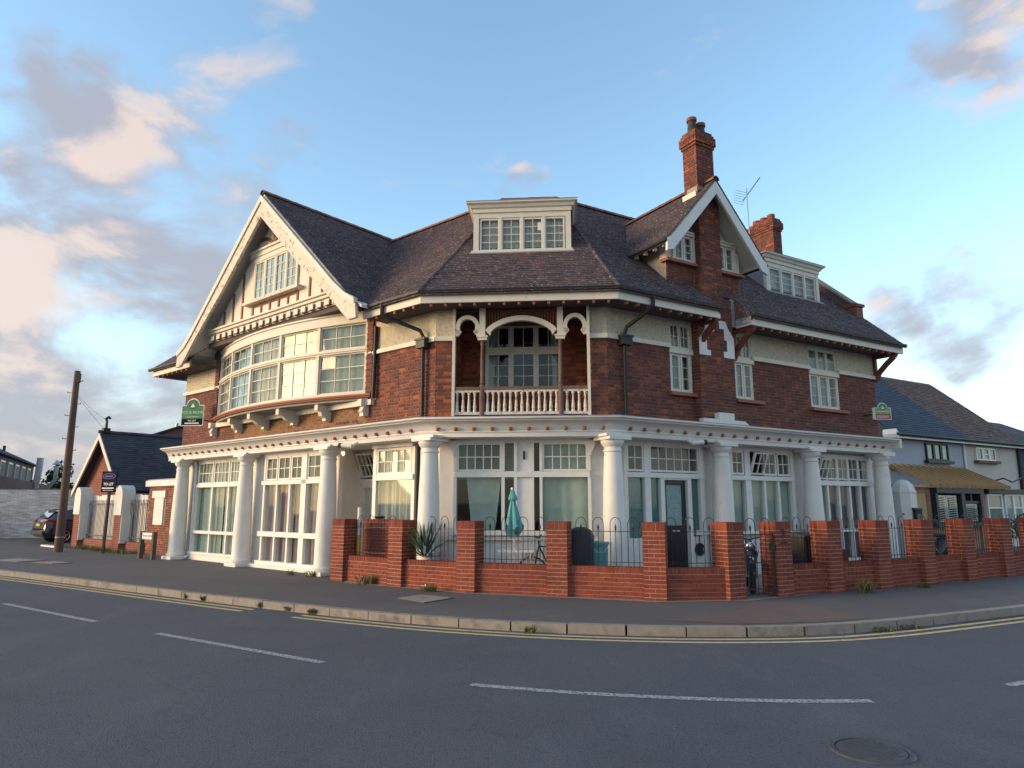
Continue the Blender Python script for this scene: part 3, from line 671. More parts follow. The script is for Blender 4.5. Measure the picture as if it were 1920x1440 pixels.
# --- cornice along all three fronts
prof = [(-.16, 3.06), (.17, 3.06), (.17, 3.15), (.19, 3.155), (.19, 3.2), (.205, 3.215), (.22, 3.25), (.255, 3.3), (.31, 3.345), (.385, 3.37), (.41, 3.375), (.41, 3.395), (.45, 3.4), (.47, 3.42), (.47, 3.45), (.38, 3.47), (-.16, 3.49)]
m = MB(); sweep(m, prof, 12.1, 9.75); corn = m.build('cornice', 'white', house, smooth=True)
m = MB(); sweep(m, [(.46, 3.452), (.476, 3.452), (.476, 3.458), (.38, 3.478), (-.15, 3.498), (-.15, 3.492), (.38, 3.472)], 12.1, 9.75); m.build('lead_cover', 'lead', corn)
def boss(fr, u):
    f = Fr(fr(u, .2, 3.225), fr.du, fr.dn); mb = MB(); mb.box(f, -.034, .034, -.02, .05, -.034, .034)
    q = [f(a, .05, b) for a, b in ((-.034, -.034), (.034, -.034), (.034, .034), (-.034, .034))]; mb.add(q + [f(0, .075, 0)], [(0, 1, 4), (1, 2, 4), (2, 3, 4), (3, 0, 4), (0, 1, 2, 3)])
    mb.build('boss', 'redtrim', corn)
for k in range(10): boss(FC, .2 + k * .385)
for k in range(30): boss(FL, .36 + k * .39)
for k in range(24): boss(FR, .3 + k * .392)
m = MB(); m.box(FR, 9.75, 9.87, .2, .44, 3.2, 3.46); m.build('cornice_end', 'cream', house)
# --- roof deck
DK = MB()
def slope(fr, pts, dz=0, th=.05):
    DK.prism([fr(u, d, zr(d) + dz) for u, d in pts], [fr(u, d, zr(d) + dz - th) for u, d in pts])
RD = -3.75
slope(FL, [(-tL * .6, .6), (1.82, .6), (1.82, RD), (-tL * RD, RD)]); slope(FL, [(10.38, .6), (13.1, .6), (12.8 + RD, RD), (10.38, RD)][:2] + [(12.5, .0), (10.38, .0)])
slope(FL, [(1.82, -.2), (10.38, -.2), (12.3, -.2), (12.3 + RD, RD), (1.82, RD)])
slope(FC, [(-tL * .6, .6), (wC + tR * .6, .6), (wC + tR * RD, RD), (-tL * RD, RD)])
slope(FR, [(-tR * .6, .6), (2.84, .6), (2.84, RD), (-tR * RD, RD)]); slope(FR, [(2.84, -.0), (3.92, -.0), (3.92, RD), (2.84, RD)]); slope(FR, [(3.92, .6), (10.3, .6), (10.3, RD), (3.92, RD)])
for fr, a, b in ((FL, 1.25, 9.0), (FR, 1.25, 10.0)):
    DK.prism([fr(a, RD, zr(RD)), fr(b, RD, zr(RD)), fr(b, -8.3, 6.0), fr(a + 1.5, -8.3, 6.0)], [fr(a, RD, zr(RD) - .05), fr(b, RD, zr(RD) - .05), fr(b, -8.3, 5.95), fr(a + 1.5, -8.3, 5.95)])
roof = DK.build('roof', 'tile', house)
cosT, sinT = math.cos(TH), math.sin(TH); TM = (.62 - RD) / cosT
GC, GZ, GK = 6.1, 10.22, .915                     # big gable: centre, apex height, pitch
def gz(u): return GZ - GK * abs(u - GC)
def ivL(t):
    d = .62 - t * cosT; z = zr(d); h = (GZ - z) / GK          # half width of the big gable at this height
    return [q for q in sub_intervals((-tL * d, 12.6 + d), [(GC - h + .12, GC + h - .12)]) if q[1] - q[0] > .05]
def ivC(t): d = .62 - t * cosT; return [(-tL * d, wC + tR * d)]
def ivR(t):
    d = .62 - t * cosT; return sub_intervals((-tR * d, 10.3), [(2.86, 3.9)] if d > .05 else [])
for fr, iv in ((FL, ivL), (FC, ivC), (FR, ivR)):
    tiles(TL, roof, 'tile', fr(0, .62, zr(.62)), fr.du, -fr.dn * cosT + V((0, 0, sinT)), TM, iv)
# ridge and hip tiles
def ridge_run(par, a, b, r=.11, step=.34, mat='ridge'):
    a, b = V(a), V(b); n = max(1, int((b - a).length / step)); t = (b - a) / n; tn_ = t.normalized(); x = tn_.cross(V((0, 0, 1))).normalized(); y = x.cross(tn_)
    key = ('ridge', mat)
    if key not in UB:
        mb = MB(); K = 7; ang = [math.pi * k / K for k in range(K + 1)]
        for s0, rr in ((-.5, 1), (.5, .93)): mb.v += [(math.cos(g) * rr, s0, math.sin(g) * rr) for g in ang]
        mb.v += [(math.cos(g) * .8, -.5, math.sin(g) * .8) for g in ang]
        mb.f = [(k, k + 1, K + 2 + k, K + 1 + k) for k in range(K)] + [(k, 2 * K + 2 + k, 2 * K + 3 + k, k + 1) for k in range(K)]
        me = bpy.data.meshes.new('ridge_tile'); me.from_pydata(mb.v, [], mb.f); me.materials.append(MAT[mat]); UB[key] = me
    for i in range(n):
        o = bpy.data.objects.new('ridge_tile', UB[key]); col.objects.link(o); o.parent = par; c = a + t * (i + .5) - rootloc(par) - y * (r * .35)
        ex, ey, ez = x * r, t * 1.04, y * r
        o.matrix_local = Matrix(((ex.x, ey.x, ez.x, c.x), (ex.y, ey.y, ez.y, c.y), (ex.z, ey.z, ez.z, c.z), (0, 0, 0, 1)))
up = V((0, 0, .03))
ridge_run(roof, corner(0, .6, zr(.6)) + up, corner(0, RD, zr(RD)) + up * .4, .055, .2, 'tile'); ridge_run(roof, corner(1, .6, zr(.6)) + up, corner(1, RD, zr(RD)) + up * .4, .055, .2, 'tile')
ridge_run(roof, corner(0, RD, zr(RD)) + up, corner(1, RD, zr(RD)) + up)
ridge_run(roof, corner(0, RD, zr(RD)) + up, FL(6.1, RD, zr(RD)) + up); ridge_run(roof, corner(1, RD, zr(RD)) + up, FR(9.7, RD, zr(RD)) + up)
# --- eaves: fascia, soffit, gutter, rafter ends
m = MB(); sweep(m, [(.47, 5.9), (.52, 5.9), (.52, 6.12), (.47, 6.12)], 1.8, 2.86)
m.box(FL, 10.42, 13.0, .47, .52, 5.9, 6.12); m.box(FR, 3.9, 10.25, .47, .52, 5.9, 6.12); m.box(FR, 3.9, 3.94, .05, .47, 5.9, 6.12); m.box(FR, 2.82, 2.86, .05, .47, 5.9, 6.12)
m.box(FL, 13.0, 13.05, -1.5, .52, 5.9, 6.12)
eav = m.split('fascia', 'cream', house)
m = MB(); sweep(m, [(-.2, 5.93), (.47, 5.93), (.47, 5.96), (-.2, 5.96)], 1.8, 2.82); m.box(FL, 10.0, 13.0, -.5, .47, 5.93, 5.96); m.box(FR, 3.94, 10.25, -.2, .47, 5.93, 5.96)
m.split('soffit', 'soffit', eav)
m = MB(); gp = [(.525, 6.16), (.53, 6.11), (.555, 6.08), (.595, 6.08), (.63, 6.11), (.64, 6.16), (.627, 6.165), (.62, 6.12), (.59, 6.095), (.56, 6.095), (.54, 6.12)]
sweep(m, gp, 1.75, 2.86)
for a, b in ((3.88, 10.28),): m.prism([FR(a, d, z) for d, z in gp], [FR(b, d, z) for d, z in gp])
m.prism([FL(10.5, d, z) for d, z in gp], [FL(13.2, d, z) for d, z in gp])
m.split('gutter', 'gutter', eav)
def rafter(fr, u):
    if ('rafter', 1) not in UB: UB[('rafter', 1)] = 1
    a, b = fr.basis(); place('rafter_end', 'redtrim', eav, fr(u, .44, 5.868), a * .055, b * .1, V((0, 0, .065)))
for k in range(13): rafter(FC, .05 + k * .315)
for k in range(6): rafter(FL, .1 + k * .31)
for k in range(9): rafter(FR, .1 + k * .31)
for k in range(20): rafter(FR, 4.05 + k * .31)
for k in range(7): rafter(FL, 10.7 + k * .33)
for u, sg in ((3.92, 1), (2.84, -1)):
    m = MB(); m.poly(Fr(FR(u - .02, 0, 0), FR.dn, FR.du), [(.04, 5.95), (.5, 5.95), (.56, 6.13), (.04, zr(.04) - .02)], 0, .04); m.build('eave_return', 'tile', roof)
m = MB(); m.box(FR, 3.76, 3.93, -.4, .035, 5.93, 6.66); m.build('eave_return', 'lead', roof); m = MB(); m.box(FR, 2.62, 2.84, -.4, .03, 6.55, 6.66); m.build('eave_return', 'lead', roof)
# curved brackets carrying the eaves beside the breast and at the far corner
def bracket(fr, u, ends=True):
    mb = MB(); a = [fr(u, -.15, 5.2), fr(u, -.02, 5.42), fr(u, .2, 5.62), fr(u, .44, 5.8), fr(u, .5, 5.9)]
    for p, q in zip(a[:-1], a[1:]): mb.bar(p, q, .1, .12)
    mb.bar(fr(u, -.14, 5.15), fr(u, -.14, 5.92), .1, .09, up=fr.dn); mb.bar(fr(u, -.16, 5.86), fr(u, .5, 5.86), .1, .08); mb.build('eaves_bracket', 'brown', house)
bracket(FR, 2.74); bracket(FR, 4.0); bracket(FR, 9.9)
# --- rainwater pipes
def pipe(pts, r, par=house):
    mb = MB(); mb.tube(pts, r, 10); return mb.build('downpipe', 'gutter', par, smooth=True)
p1 = pipe([FL(1.05, .58, 6.1), FL(1.05, .57, 5.86), FL(.95, .4, 5.78), FL(.42, -.02, 5.5), FL(.38, -.08, 5.36), FL(.38, -.1, 3.5)], .045)
m = MB(); m.box(FL, .24, .52, -.17, .02, 5.1, 5.3); m.box(FL, .22, .54, -.17, .04, 5.27, 5.32); m.build('hopper', 'gutter', p1)
p2 = pipe([FR(.75, .58, 6.1), FR(.75, .57, 5.86), FR(.7, .4, 5.76), FR(.5, -.02, 5.5), FR(.48, -.08, 5.36), FR(.48, -.1, 3.5)], .045)
m = MB(); m.box(FR, .34, .62, -.17, .02, 5.1, 5.3); m.box(FR, .32, .64, -.17, .04, 5.27, 5.32); m.build('hopper', 'gutter', p2)
pipe([FL(.72, -.32, 3.06), FL(.72, -.32, .1)], .055)
m = MB(); m.tube([FL(11.05, -.2, 3.02), FL(11.1, -.28, 2.85), FL(11.1, -.3, .15), FL(11.08, -.1, .05)], .05, 10); m.build('downpipe', 'white', house, smooth=True)
pipe([FL(2.1, -.1, 4.15), FL(2.1, -.12, 5.9)], .05)

# ------------------------------------------------------------------ windows
PANES = MB()
def sash(mb, panes, fr, d, u0, u1, z0, z1, nc, nr, fw=.045, bw=.02, dep=.06):
    a, b = min(u0, u1), max(u0, u1)
    mb.box(fr, a, a + fw, d - dep, d, z0, z1); mb.box(fr, b - fw, b, d - dep, d, z0, z1); mb.box(fr, a + fw, b - fw, d - dep, d, z0, z0 + fw); mb.box(fr, a + fw, b - fw, d - dep, d, z1 - fw, z1)
    ia, ib, iz0, iz1 = a + fw, b - fw, z0 + fw, z1 - fw; cw, rh = (ib - ia) / nc, (iz1 - iz0) / nr
    for i in range(1, nc): mb.box(fr, ia + i * cw - bw / 2, ia + i * cw + bw / 2, d - dep * .75, d - .012, iz0, iz1)
    for j in range(1, nr): mb.box(fr, ia, ib, d - dep * .7, d - .014, iz0 + j * rh - bw / 2, iz0 + j * rh + bw / 2)
    for i in range(nc):
        for j in range(nr): panes.append((fr, d - dep * .5, ia + i * cw, ia + (i + 1) * cw, iz0 + j * rh, iz0 + (j + 1) * rh))
def finish(mb, panes, fmat, name='window', joined=False, gmat='glass', parent=None):
    o = mb.build(name, fmat, parent or house); pm = MB()
    for fr, d, a, b, z0, z1 in panes:
        x, y = fr.basis(); up_ = fr.up
        if joined: pm.box(fr, a, b, d - .003, d + .003, z0, z1); continue
        e = random.gauss(0, .014); f = random.gauss(0, .014)
        x2 = (x + y * e).normalized(); u2 = (up_ + y * f).normalized()
        place('pane', gmat, o, fr((a + b) / 2, d, (z0 + z1) / 2), x2 * (b - a - .004), y * .006, u2 * (z1 - z0 - .004))
    if joined: tag(pm.build('pane', gmat, o), kind='stuff')
    return o
def hang(fr, d, u0, u1, z0, z1, mat, label, amp=.03, per=.16, pull=0, seed=None, name='curtain', cat='curtain'):
    return tag(wavy(fr, d, u0, u1, z0, z1, amp, per, pull, seed=seed if seed is not None else len(bpy.data.objects)).build(name, mat, fix=False, smooth=True), label, cat)
# left front, far window: three lights with small panes over
m, P = MB(), []
for a, b in ((8.2, 9.0), (9.0, 10.0), (10.0, 11.0)): sash(m, P, FL, -.31, a + .03, b - .03, 2.3, 2.97, 4, 2)
m.box(FL, 8.15, 11.1, -.45, -.28, 2.2, 2.3); m.box(FL, 8.15, 11.1, -.45, -.27, .79, .88); m.box(FL, 8.1, 11.2, -.45, -.22, .17, .24); m.box(FL, 8.15, 11.08, -.45, -.3, 2.97, 3.06)
for u in (8.2, 9.0, 10.0, 11.03): m.box(FL, u - .035, u + .035, -.45, -.3, .24, 2.2)
for a, b in ((8.235, 8.965), (9.035, 9.965), (10.035, 10.995)): P += [(FL, -.36, a, b, .88, 2.2), (FL, -.36, a, b, .24, .79)]
finish(m, P, 'white2')
hang(FL, -.48, 8.15, 9.5, .2, 3.0, 'c_sage', 'pale sage curtain in the far left ground floor window, right half', .04, .3)
hang(FL, -.5, 9.62, 11.1, .2, 3.0, 'c_sage', 'pale sage curtain in the far left ground floor window, left half', .04, .3)
# left front, second window
m, P = MB(), []
for a, b in ((5.02, 5.58), (5.58, 6.2), (6.2, 6.8)): sash(m, P, FL, -.2, a + .02, b - .02, 2.32, 2.95, 2, 2)
sash(m, P, FL, -.2, 4.2, 4.8, 2.32, 2.95, 2, 2)
m.box(FL, 4.1, 6.95, -.42, -.17, 2.2, 2.31); m.box(FL, 4.1, 6.98, -.42, -.15, .82, .95); m.box(FL, 4.05, 7.0, -.42, -.13, .085, .18); m.box(FL, 4.1, 6.9, -.42, -.19, 2.95, 3.06)
m.box(FL, 6.8, 6.88, -.42, -.19, .18, 3.0); m.box(FL, 4.8, 5.02, -.42, -.17, .18, 3.0)
for u in (5.58, 6.2): m.box(FL, u - .035, u + .035, -.35, -.19, .18, 2.2)
for a, b in ((4.2, 4.8), (5.02, 5.545), (5.615, 6.165), (6.235, 6.8)): P += [(FL, -.26, a, b, .95, 2.2), (FL, -.26, a, b, .18, .82)]
finish(m, P, 'white2')
hang(FL, -.38, 4.15, 5.55, .15, 2.35, 'c_pink', 'dusty pink curtain in the second ground floor window, right half', .045, .2)
hang(FL, -.38, 5.6, 6.9, .15, 2.35, 'c_pink', 'dusty pink curtain in the second ground floor window, left half', .045, .2)
# porch: door, open vent over it, and the window beside it
d_ = MB(); d_.box(FL, 3.2, 3.32, -1.42, -1.3, 0, 2.22); d_.box(FL, 3.88, 4.0, -1.42, -1.3, 0, 2.22); d_.box(FL, 3.32, 3.88, -1.42, -1.3, 2.1, 2.22); d_.box(FL, 3.32, 3.88, -1.42, -1.3, 0, .9)
dr = d_.build('porch_door', 'white2', house); place('pane', 'c_sage', dr, FL(3.6, -1.36, 1.5), FL.basis()[0] * .56, FL.basis()[1] * .01, V((0, 0, 1.2)))
m = MB(); m.box(FL, 2.3, 4.05, -1.45, -1.28, 2.22, 2.32); m.box(FL, 2.9, 3.22, -1.45, -1.28, 0, 3.06); m.box(FL, 3.98, 4.06, -1.45, -1.27, 0, 3.06); m.split('door_surround', 'white2', house)
m, P = MB(), []; tf = FL.tilt(0, -1.28, 2.34, R_(-22)); tf2 = FL.tilt(0, -1.3, 2.36, R_(24)); sash(m, P, tf2, 0, 3.26, 3.95, 0, .66, 4, 2); finish(m, P, 'white2', 'open_vent')
m, P = MB(), []; sash(m, P, FL, -.36, .98, 2.2, 2.34, 2.96, 5, 2, .06); m.box(FL, .9, 2.3, -.44, -.33, 2.22, 2.34); m.box(FL, .9, 2.32, -.44, -.3, 2.97, 3.06)
m.box(FL, 2.2, 2.32, -.5, -.35, .2, 2.97); m.box(FL, .88, .98, -.44, -.37, .2, 2.97); m.box(FL, .9, 2.3, -.44, -.34, .75, .85); P.append((FL, -.4, .98, 2.2, .85, 2.22))
m.box(FL, .9, 2.3, -.44, -.4, .2, .75); finish(m, P, 'white2')
hang(FL, -.5, .9, 2.28, .4, 3.0, 'c_net', 'white net curtain in the window beside the left porch', .05, .13)
# corner front: two windows either side of a white panel
m, P = MB(), []; sash(m, P, FC, -.34, .53, 1.5, 2.37, 2.98, 5, 2, .04); sash(m, P, FC, -.34, 2.38, 3.35, 2.37, 2.98, 5, 2, .04)
m.box(FC, .48, 3.39, -.46, -.31, 2.24, 2.33); m.box(FC, .42, 3.45, -.46, -.26, 1.02, 1.12); m.box(FC, .46, 3.41, -.46, -.335, 2.98, 3.06); m.box(FC, .48, 3.39, -.46, -.36, 2.33, 2.37)
for a, b in ((.46, .53), (1.5, 1.57), (1.77, 1.84), (2.14, 2.2), (2.32, 2.38), (3.345, 3.41)): m.box(FC, a, b, -.46, -.325, 1.12, 2.24); m.box(FC, a, b, -.46, -.325, 2.37, 2.98)
m.box(FC, 1.84, 2.14, -.46, -.37, 1.12, 2.24); m.box(FC, 1.84, 2.14, -.46, -.37, 2.37, 2.98)
for a, b in ((.53, 1.5), (1.57, 1.77), (2.2, 2.32), (2.38, 3.345)): P.append((FC, -.4, a, b, 1.12, 2.24))
for a, b in ((1.57, 1.77), (2.2, 2.32)): P.append((FC, -.4, a, b, 2.37, 2.98))
cw_ = finish(m, P, 'white2')
m = MB(); m.box(FC, 1.965, 2.01, -.37, -.34, 2.62, 2.8); m.build('entry_light', 'black', cw_)
for u, sgn in ((.5, 1), (3.38, -1)):
    m = MB(); m.poly(FC, [(u, 3.0), (u, 2.74), (u + sgn * .03, 2.83), (u + sgn * .08, 2.92), (u + sgn * .17, 2.965), (u + sgn * .28, 3.0)], -.345, -.3); m.build('corner_fillet', 'white2', cw_)
    m = MB(); m.poly(FC, [(u - sgn * .0, 3.02), (u - sgn * .0, 2.7), (u - sgn * .05, 2.7), (u - sgn * .05, 2.76), (u - sgn * .12, 2.88), (u - sgn * .14, 3.02)], -.42, -.28); m.build('corner_fillet', 'white', cw_)
hang(FC, -.5, .72, 1.48, .9, 2.28, 'c_sage', 'pale drape gathered in the left window of the corner front', .02, .5, -.3)
hang(FC, -.5, 2.36, 3.42, .9, 3.0, 'c_sage', 'pale green curtain filling the right window of the corner front', .035, .34)
hang(FC, -.66, .4, 2.2, 2.2, 3.0, 'c_grey', 'grey drape behind the upper lights left on the corner front', .03, .4)
# right front: door with side lights
m, P = MB(), []; sash(m, P, FR, -.34, 1.31, 2.82, 2.38, 2.98, 6, 2, .045); sash(m, P, FR, -.34, .66, 1.14, 2.38, 2.98, 2, 2, .045)
m.box(FR, .62, 2.97, -.46, -.3, 2.25, 2.36); m.box(FR, .62, 2.95, -.46, -.33, 2.98, 3.06)
for a, b in ((.6, .66), (1.14, 1.31), (2.82, 2.95)): m.box(FR, a, b, -.46, -.32, .0, 3.0)
for a, b in ((1.6, 1.72), (2.42, 2.54)): m.box(FR, a, b, -.46, -.325, 0, 2.25)
m.box(FR, 1.72, 2.42, -.46, -.33, 2.21, 2.25); m.box(FR, .66, 1.14, -.46, -.36, 0, .95); m.box(FR, 1.31, 1.6, -.46, -.36, 0, .95); m.box(FR, 2.54, 2.82, -.46, -.36, 0, .95)
w_ = finish(m, P, 'white2')
a_, b_ = FR.basis()
for x0, x1, mt in ((.66, 1.14, 'frost'), (1.31, 1.6, 'c_teal'), (2.54, 2.82, 'c_teal')):
    place('pane', mt, w_, FR((x0 + x1) / 2, -.43, 1.6), a_ * (x1 - x0 - .005), b_ * .01, V((0, 0, 1.29))); place('pane', 'glass', w_, FR((x0 + x1) / 2, -.4, 1.6), a_ * (x1 - x0 - .005), b_ * .006, V((0, 0, 1.29)))
m = MB(); m.box(FR, 1.73, 1.83, -.45, -.4, .05, 2.2); m.box(FR, 2.31, 2.41, -.45, -.4, .05, 2.2); m.box(FR, 1.83, 2.31, -.45, -.4, 2.1, 2.2); m.box(FR, 1.83, 2.31, -.45, -.4, .05, 1.2)
m.box(FR, 1.9, 2.24, -.4, -.39, .3, .9)
fd = m.build('front_door', 'bluedoor', house); place('pane', 'frost', fd, FR(2.07, -.43, 1.65), a_ * .475, b_ * .01, V((0, 0, .9)))
m = MB(); m.box(FR, 1.96, 2.18, -.4, -.385, 1.06, 1.1); m.build('letter_flap', 'chrome', fd); m = MB(); m.tube([FR(2.36, -.4, 1.34), FR(2.36, -.36, 1.34)], .02, 10); m.build('door_knob', 'chrome', fd)
hang(FR, -.7, .6, 2.95, 2.3, 3.02, 'c_mauve', 'dark drape behind the lights over the black front door', .03, .4)
# right front, middle window: one vent stands open
m, P = MB(), []
sash(m, P, FR, -.34, 3.92, 4.34, 2.38, 2.96, 2, 2); sash(m, P, FR, -.34, 5.06, 5.54, 2.38, 2.96, 2, 2); sash(m, P, FR, -.34, 5.58, 6.06, 2.38, 2.96, 2, 2)
m.box(FR, 3.85, 6.22, -.46, -.3, 2.25, 2.36); m.box(FR, 3.85, 6.2, -.46, -.33, 2.96, 3.06); m.box(FR, 4.36, 4.56, -.46, -.32, .95, 3.0); m.box(FR, 6.08, 6.19, -.46, -.32, .95, 3.0); m.box(FR, 3.84, 3.92, -.46, -.33, .95, 3.0)
for u in (5.06, 5.58): m.box(FR, u - .035, u + .035, -.46, -.33, .95, 2.25)
m.box(FR, 3.84, 6.25, -.46, -.27, .95, 1.03)
for a, b in ((3.92, 4.36), (4.56, 5.025), (5.095, 5.545), (5.615, 6.08)): P.append((FR, -.4, a, b, 1.03, 2.25))
w_ = finish(m, P, 'white2')
m, P = MB(), []; sash(m, P, FR.tilt(0, -.33, 2.39, R_(20)), 0, 4.57, 5.04, 0, .56, 2, 2, .035); finish(m, P, 'white2', 'open_vent')
hang(FR, -.5, 3.85, 6.2, .9, 2.3, 'c_sage', 'pale green curtain in the middle window right of the black door', .015, .6)
# right front, far window
m, P = MB(), []; us = [7.12, 7.54, 8.02, 8.5, 8.97, 9.42]
for a, b in zip(us[1:-1], us[2:]): sash(m, P, FR, -.34, a + .015, b - .015, 2.33, 2.92, 2, 2, .035)
m.box(FR, 7.05, 9.5, -.46, -.3, 2.17, 2.3); m.box(FR, 7.05, 9.5, -.46, -.33, 2.92, 3.0); m.box(FR, 7.05, 9.5, -.46, -.29, .95, 1.03); m.box(FR, 7.0, 9.55, -.46, -.25, .2, .28)
for u in us: m.box(FR, u - .035, u + .035, -.46, -.325, .28, 2.17); m.box(FR, u - .03, u + .03, -.46, -.33, 2.3, 2.92)
for a, b in zip(us[:-1], us[1:]): P += [(FR, -.4, a + .03, b - .03, 1.03, 2.17), (FR, -.4, a + .03, b - .03, .28, .95)]
finish(m, P, 'white2')
m, P = MB(), []; sash(m, P, FR.tilt(0, -.33, 2.33, R_(20)), 0, 7.14, 7.53, 0, .57, 2, 2, .035); finish(m, P, 'white2', 'open_vent')
hang(FR, -.5, 7.05, 9.45, .2, 2.9, 'c_mauve', 'dark mauve curtain in the far right ground floor window', .04, .3)
# upper windows of the right front
def casement(fr, u0, u1, nl, lab, cm, d=-.2):
    m, P = MB(), []; wd = (u1 - u0) / nl
    for i in range(nl):
        sash(m, P, fr, d, u0 + i * wd + .01, u0 + (i + 1) * wd - .01, 4.24, 5.12, 1, 3, .05, .014); sash(m, P, fr, d, u0 + i * wd + .01, u0 + (i + 1) * wd - .01, 5.26, 5.82, 2 if nl < 3 else 1, 2, .035, .016)
    m.box(fr, u0 - .05, u1 + .05, d - .12, d + .06, 5.12, 5.24); m.box(fr, u0 - .02, u1 + .02, d - .12, d + .01, 5.82, 5.88)
    m.box(fr, u0 - .03, u0 + .012, d - .12, d + .015, 4.2, 5.84); m.box(fr, u1 - .012, u1 + .03, d - .12, d + .015, 4.2, 5.84); m.box(fr, u0, u1, d - .12, d + .02, 4.2, 4.245)
    o = finish(m, P, 'cream'); q = MB(); q.box(fr, u0 - .1, u1 + .28, -.2, -.06, 4.12, 4.198); q.build('window_sill', 'redtrim', o)
    hang(fr, d - .2, u0 - .02, u1 + .02, 4.2, 5.85, cm, lab, .02, .15)
casement(FR, 1.92, 2.56, 2, 'net curtain in the upper window left of the chimney breast', 'c_net')
casement(FR, 4.06, 4.66, 2, 'net curtain in the upper window right of the chimney breast', 'c_net')
casement(FR, 6.94, 8.12, 3, 'net curtain in the upper window at the far right', 'c_net')
# ------------------------------------------------------------------ bow window on the left front
BC, BS, BH = 6.1, .63, 3.62
BRad = (BH ** 2 + BS ** 2) / (2 * BS)
def bow(u, e=0):
    """point on the bow at chord position u, e metres outside it -> (u,d)"""
    a = math.asin(max(-1, min(1, (u - BC) / BRad))); r = BRad + e
    return BC + r * math.sin(a), -.18 + BS - BRad + r * math.cos(a)
ub = [2.48 + i * 1.448 for i in range(6)]
def bow_strip(mb, e0, e1, z0, z1, n=40, u0=2.42, u1=9.78):
    P_ = [bow(u0 + (u1 - u0) * i / n, e) for e in (e0, e1) for i in range(n + 1)]; N_ = n + 1
    vs_ = [FL(u, d, z) for z in (z0, z1) for u, d in P_]; q = 2 * N_; fs = []
    for i in range(n): fs += [(i, i + 1, N_ + i + 1, N_ + i), (q + i, q + N_ + i, q + N_ + i + 1, q + i + 1), (i, q + i, q + i + 1, i + 1), (N_ + i, N_ + i + 1, q + N_ + i + 1, q + N_ + i)]
    fs += [(0, N_, q + N_, q), (n, q + n, q + N_ + n, N_ + n)]; mb.add(vs_, fs)
m, P = MB(), []
bow_strip(m, -.1, .05, 6.1, 6.2); bow_strip(m, -.1, .03, 6.2, 6.34); bow_strip(m, -.1, .07, 6.34, 6.385)
bow_strip(m, -.1, .035, 5.36, 5.47); bow_strip(m, -.1, .06, 5.4, 5.435); bow_strip(m, -.1, .05, 4.28, 4.36)
for i in range(6):
    u, d = bow(ub[i]); a = math.asin((u - BC) / BRad); f = Fr(FL(u, d, 0), (FL.du * math.cos(a) - FL.dn * math.sin(a)), (FL.dn * math.cos(a) + FL.du * math.sin(a)))
    m.box(f, -.045, .045, -.1, .035, 4.36, 5.36); m.box(f, -.045, .045, -.1, .03, 5.47, 6.1)
    if i < 5:
        u2, d2 = bow(ub[i + 1]); p, q = FL(u, d, 0), FL(u2, d2, 0); t = (q - p); nrm = V((t.y, -t.x, 0)); nrm = nrm if nrm.dot(FL.dn) > 0 else -nrm
        fp = Fr(p, t, nrm); L_ = t.length
        sash(m, P, fp, .0, .045, L_ - .045, 4.36, 5.36, 3, 3, .035, .02); sash(m, P, fp, .0, .045, L_ - .045, 5.47, 6.1, 3, 2, .035, .02)
        cm, lab = [('c_grey', 'grey blind behind the bow window panel nearest the corner'), ('c_cream', 'cream slatted blind in the bow window, second panel from the corner'), ('c_cream', 'cream blind behind the middle panel of the bow window'),
                   ('c_pale', 'pale blue blind in the bow window, second panel from the far end'), ('c_net', 'white net behind the far end panel of the bow window')][i]
        hang(fp, -.12, .02, L_ - .02, 4.3, 6.1, cm, lab, .012, .2, name='window_blind', cat='blind')
bw = finish(m, P, 'cream', 'bow_window')
m = MB(); bow_strip(m, -.3, .13, 4.2, 4.285, u0=2.3, u1=9.9); bow_strip(m, -.3, .17, 4.235, 4.28, u0=2.28, u1=9.92); m.build('bow_sill', 'redtrim', bw)
m = MB(); P_ = [bow(2.4 + 7.4 * i / 30, .05) for i in range(31)]; m.prism([FL(u, d, 4.14) for u, d in P_], [FL(u, d, 4.2) for u, d in P_]); m.build('bow_floor', 'castg', bw)
m = MB(); m.box(FL, 2.15, 10.05, -.2, -.07, 4.0, 4.13); m.build('bearer_beam', 'cream', bw)
def corbel(u, big):
    mb = MB(); e = bow(u)[1] if big else .05
    mb.poly(Fr(FL(u - .07, 0, 0), FL.dn, FL.du), [(-.18, 4.14), (e, 4.14), (e, 3.98), (e - .1, 3.98), (max(-.1, e * .4), 3.86), (-.02, 3.8), (-.02, 3.74), (-.18, 3.74)], 0, .14)
    mb.build('corbel', 'cream', bw)
for u in ub[1:5]: corbel(u, True)
for u in (2.42, 9.78): corbel(u, False)
# brick jambs beside the bow
for a, b in ((2.2, 2.44), (9.76, 9.98)):
    m = MB(); m.box(FL, a + .01, b - .01, -.3, -.122, 4.3, 6.18); j_ = m.build('brick_jamb', 'mortar', house); bricks(BR, j_, 'brick', FL, -.11, a, b, 4.3, 6.18); FJ = Fr(FL(a + .01, 0, 0), FL.dn, -FL.du); bricks(BR, j_, 'brick', FJ, .012, -.18, -.115, 4.3, 6.18)

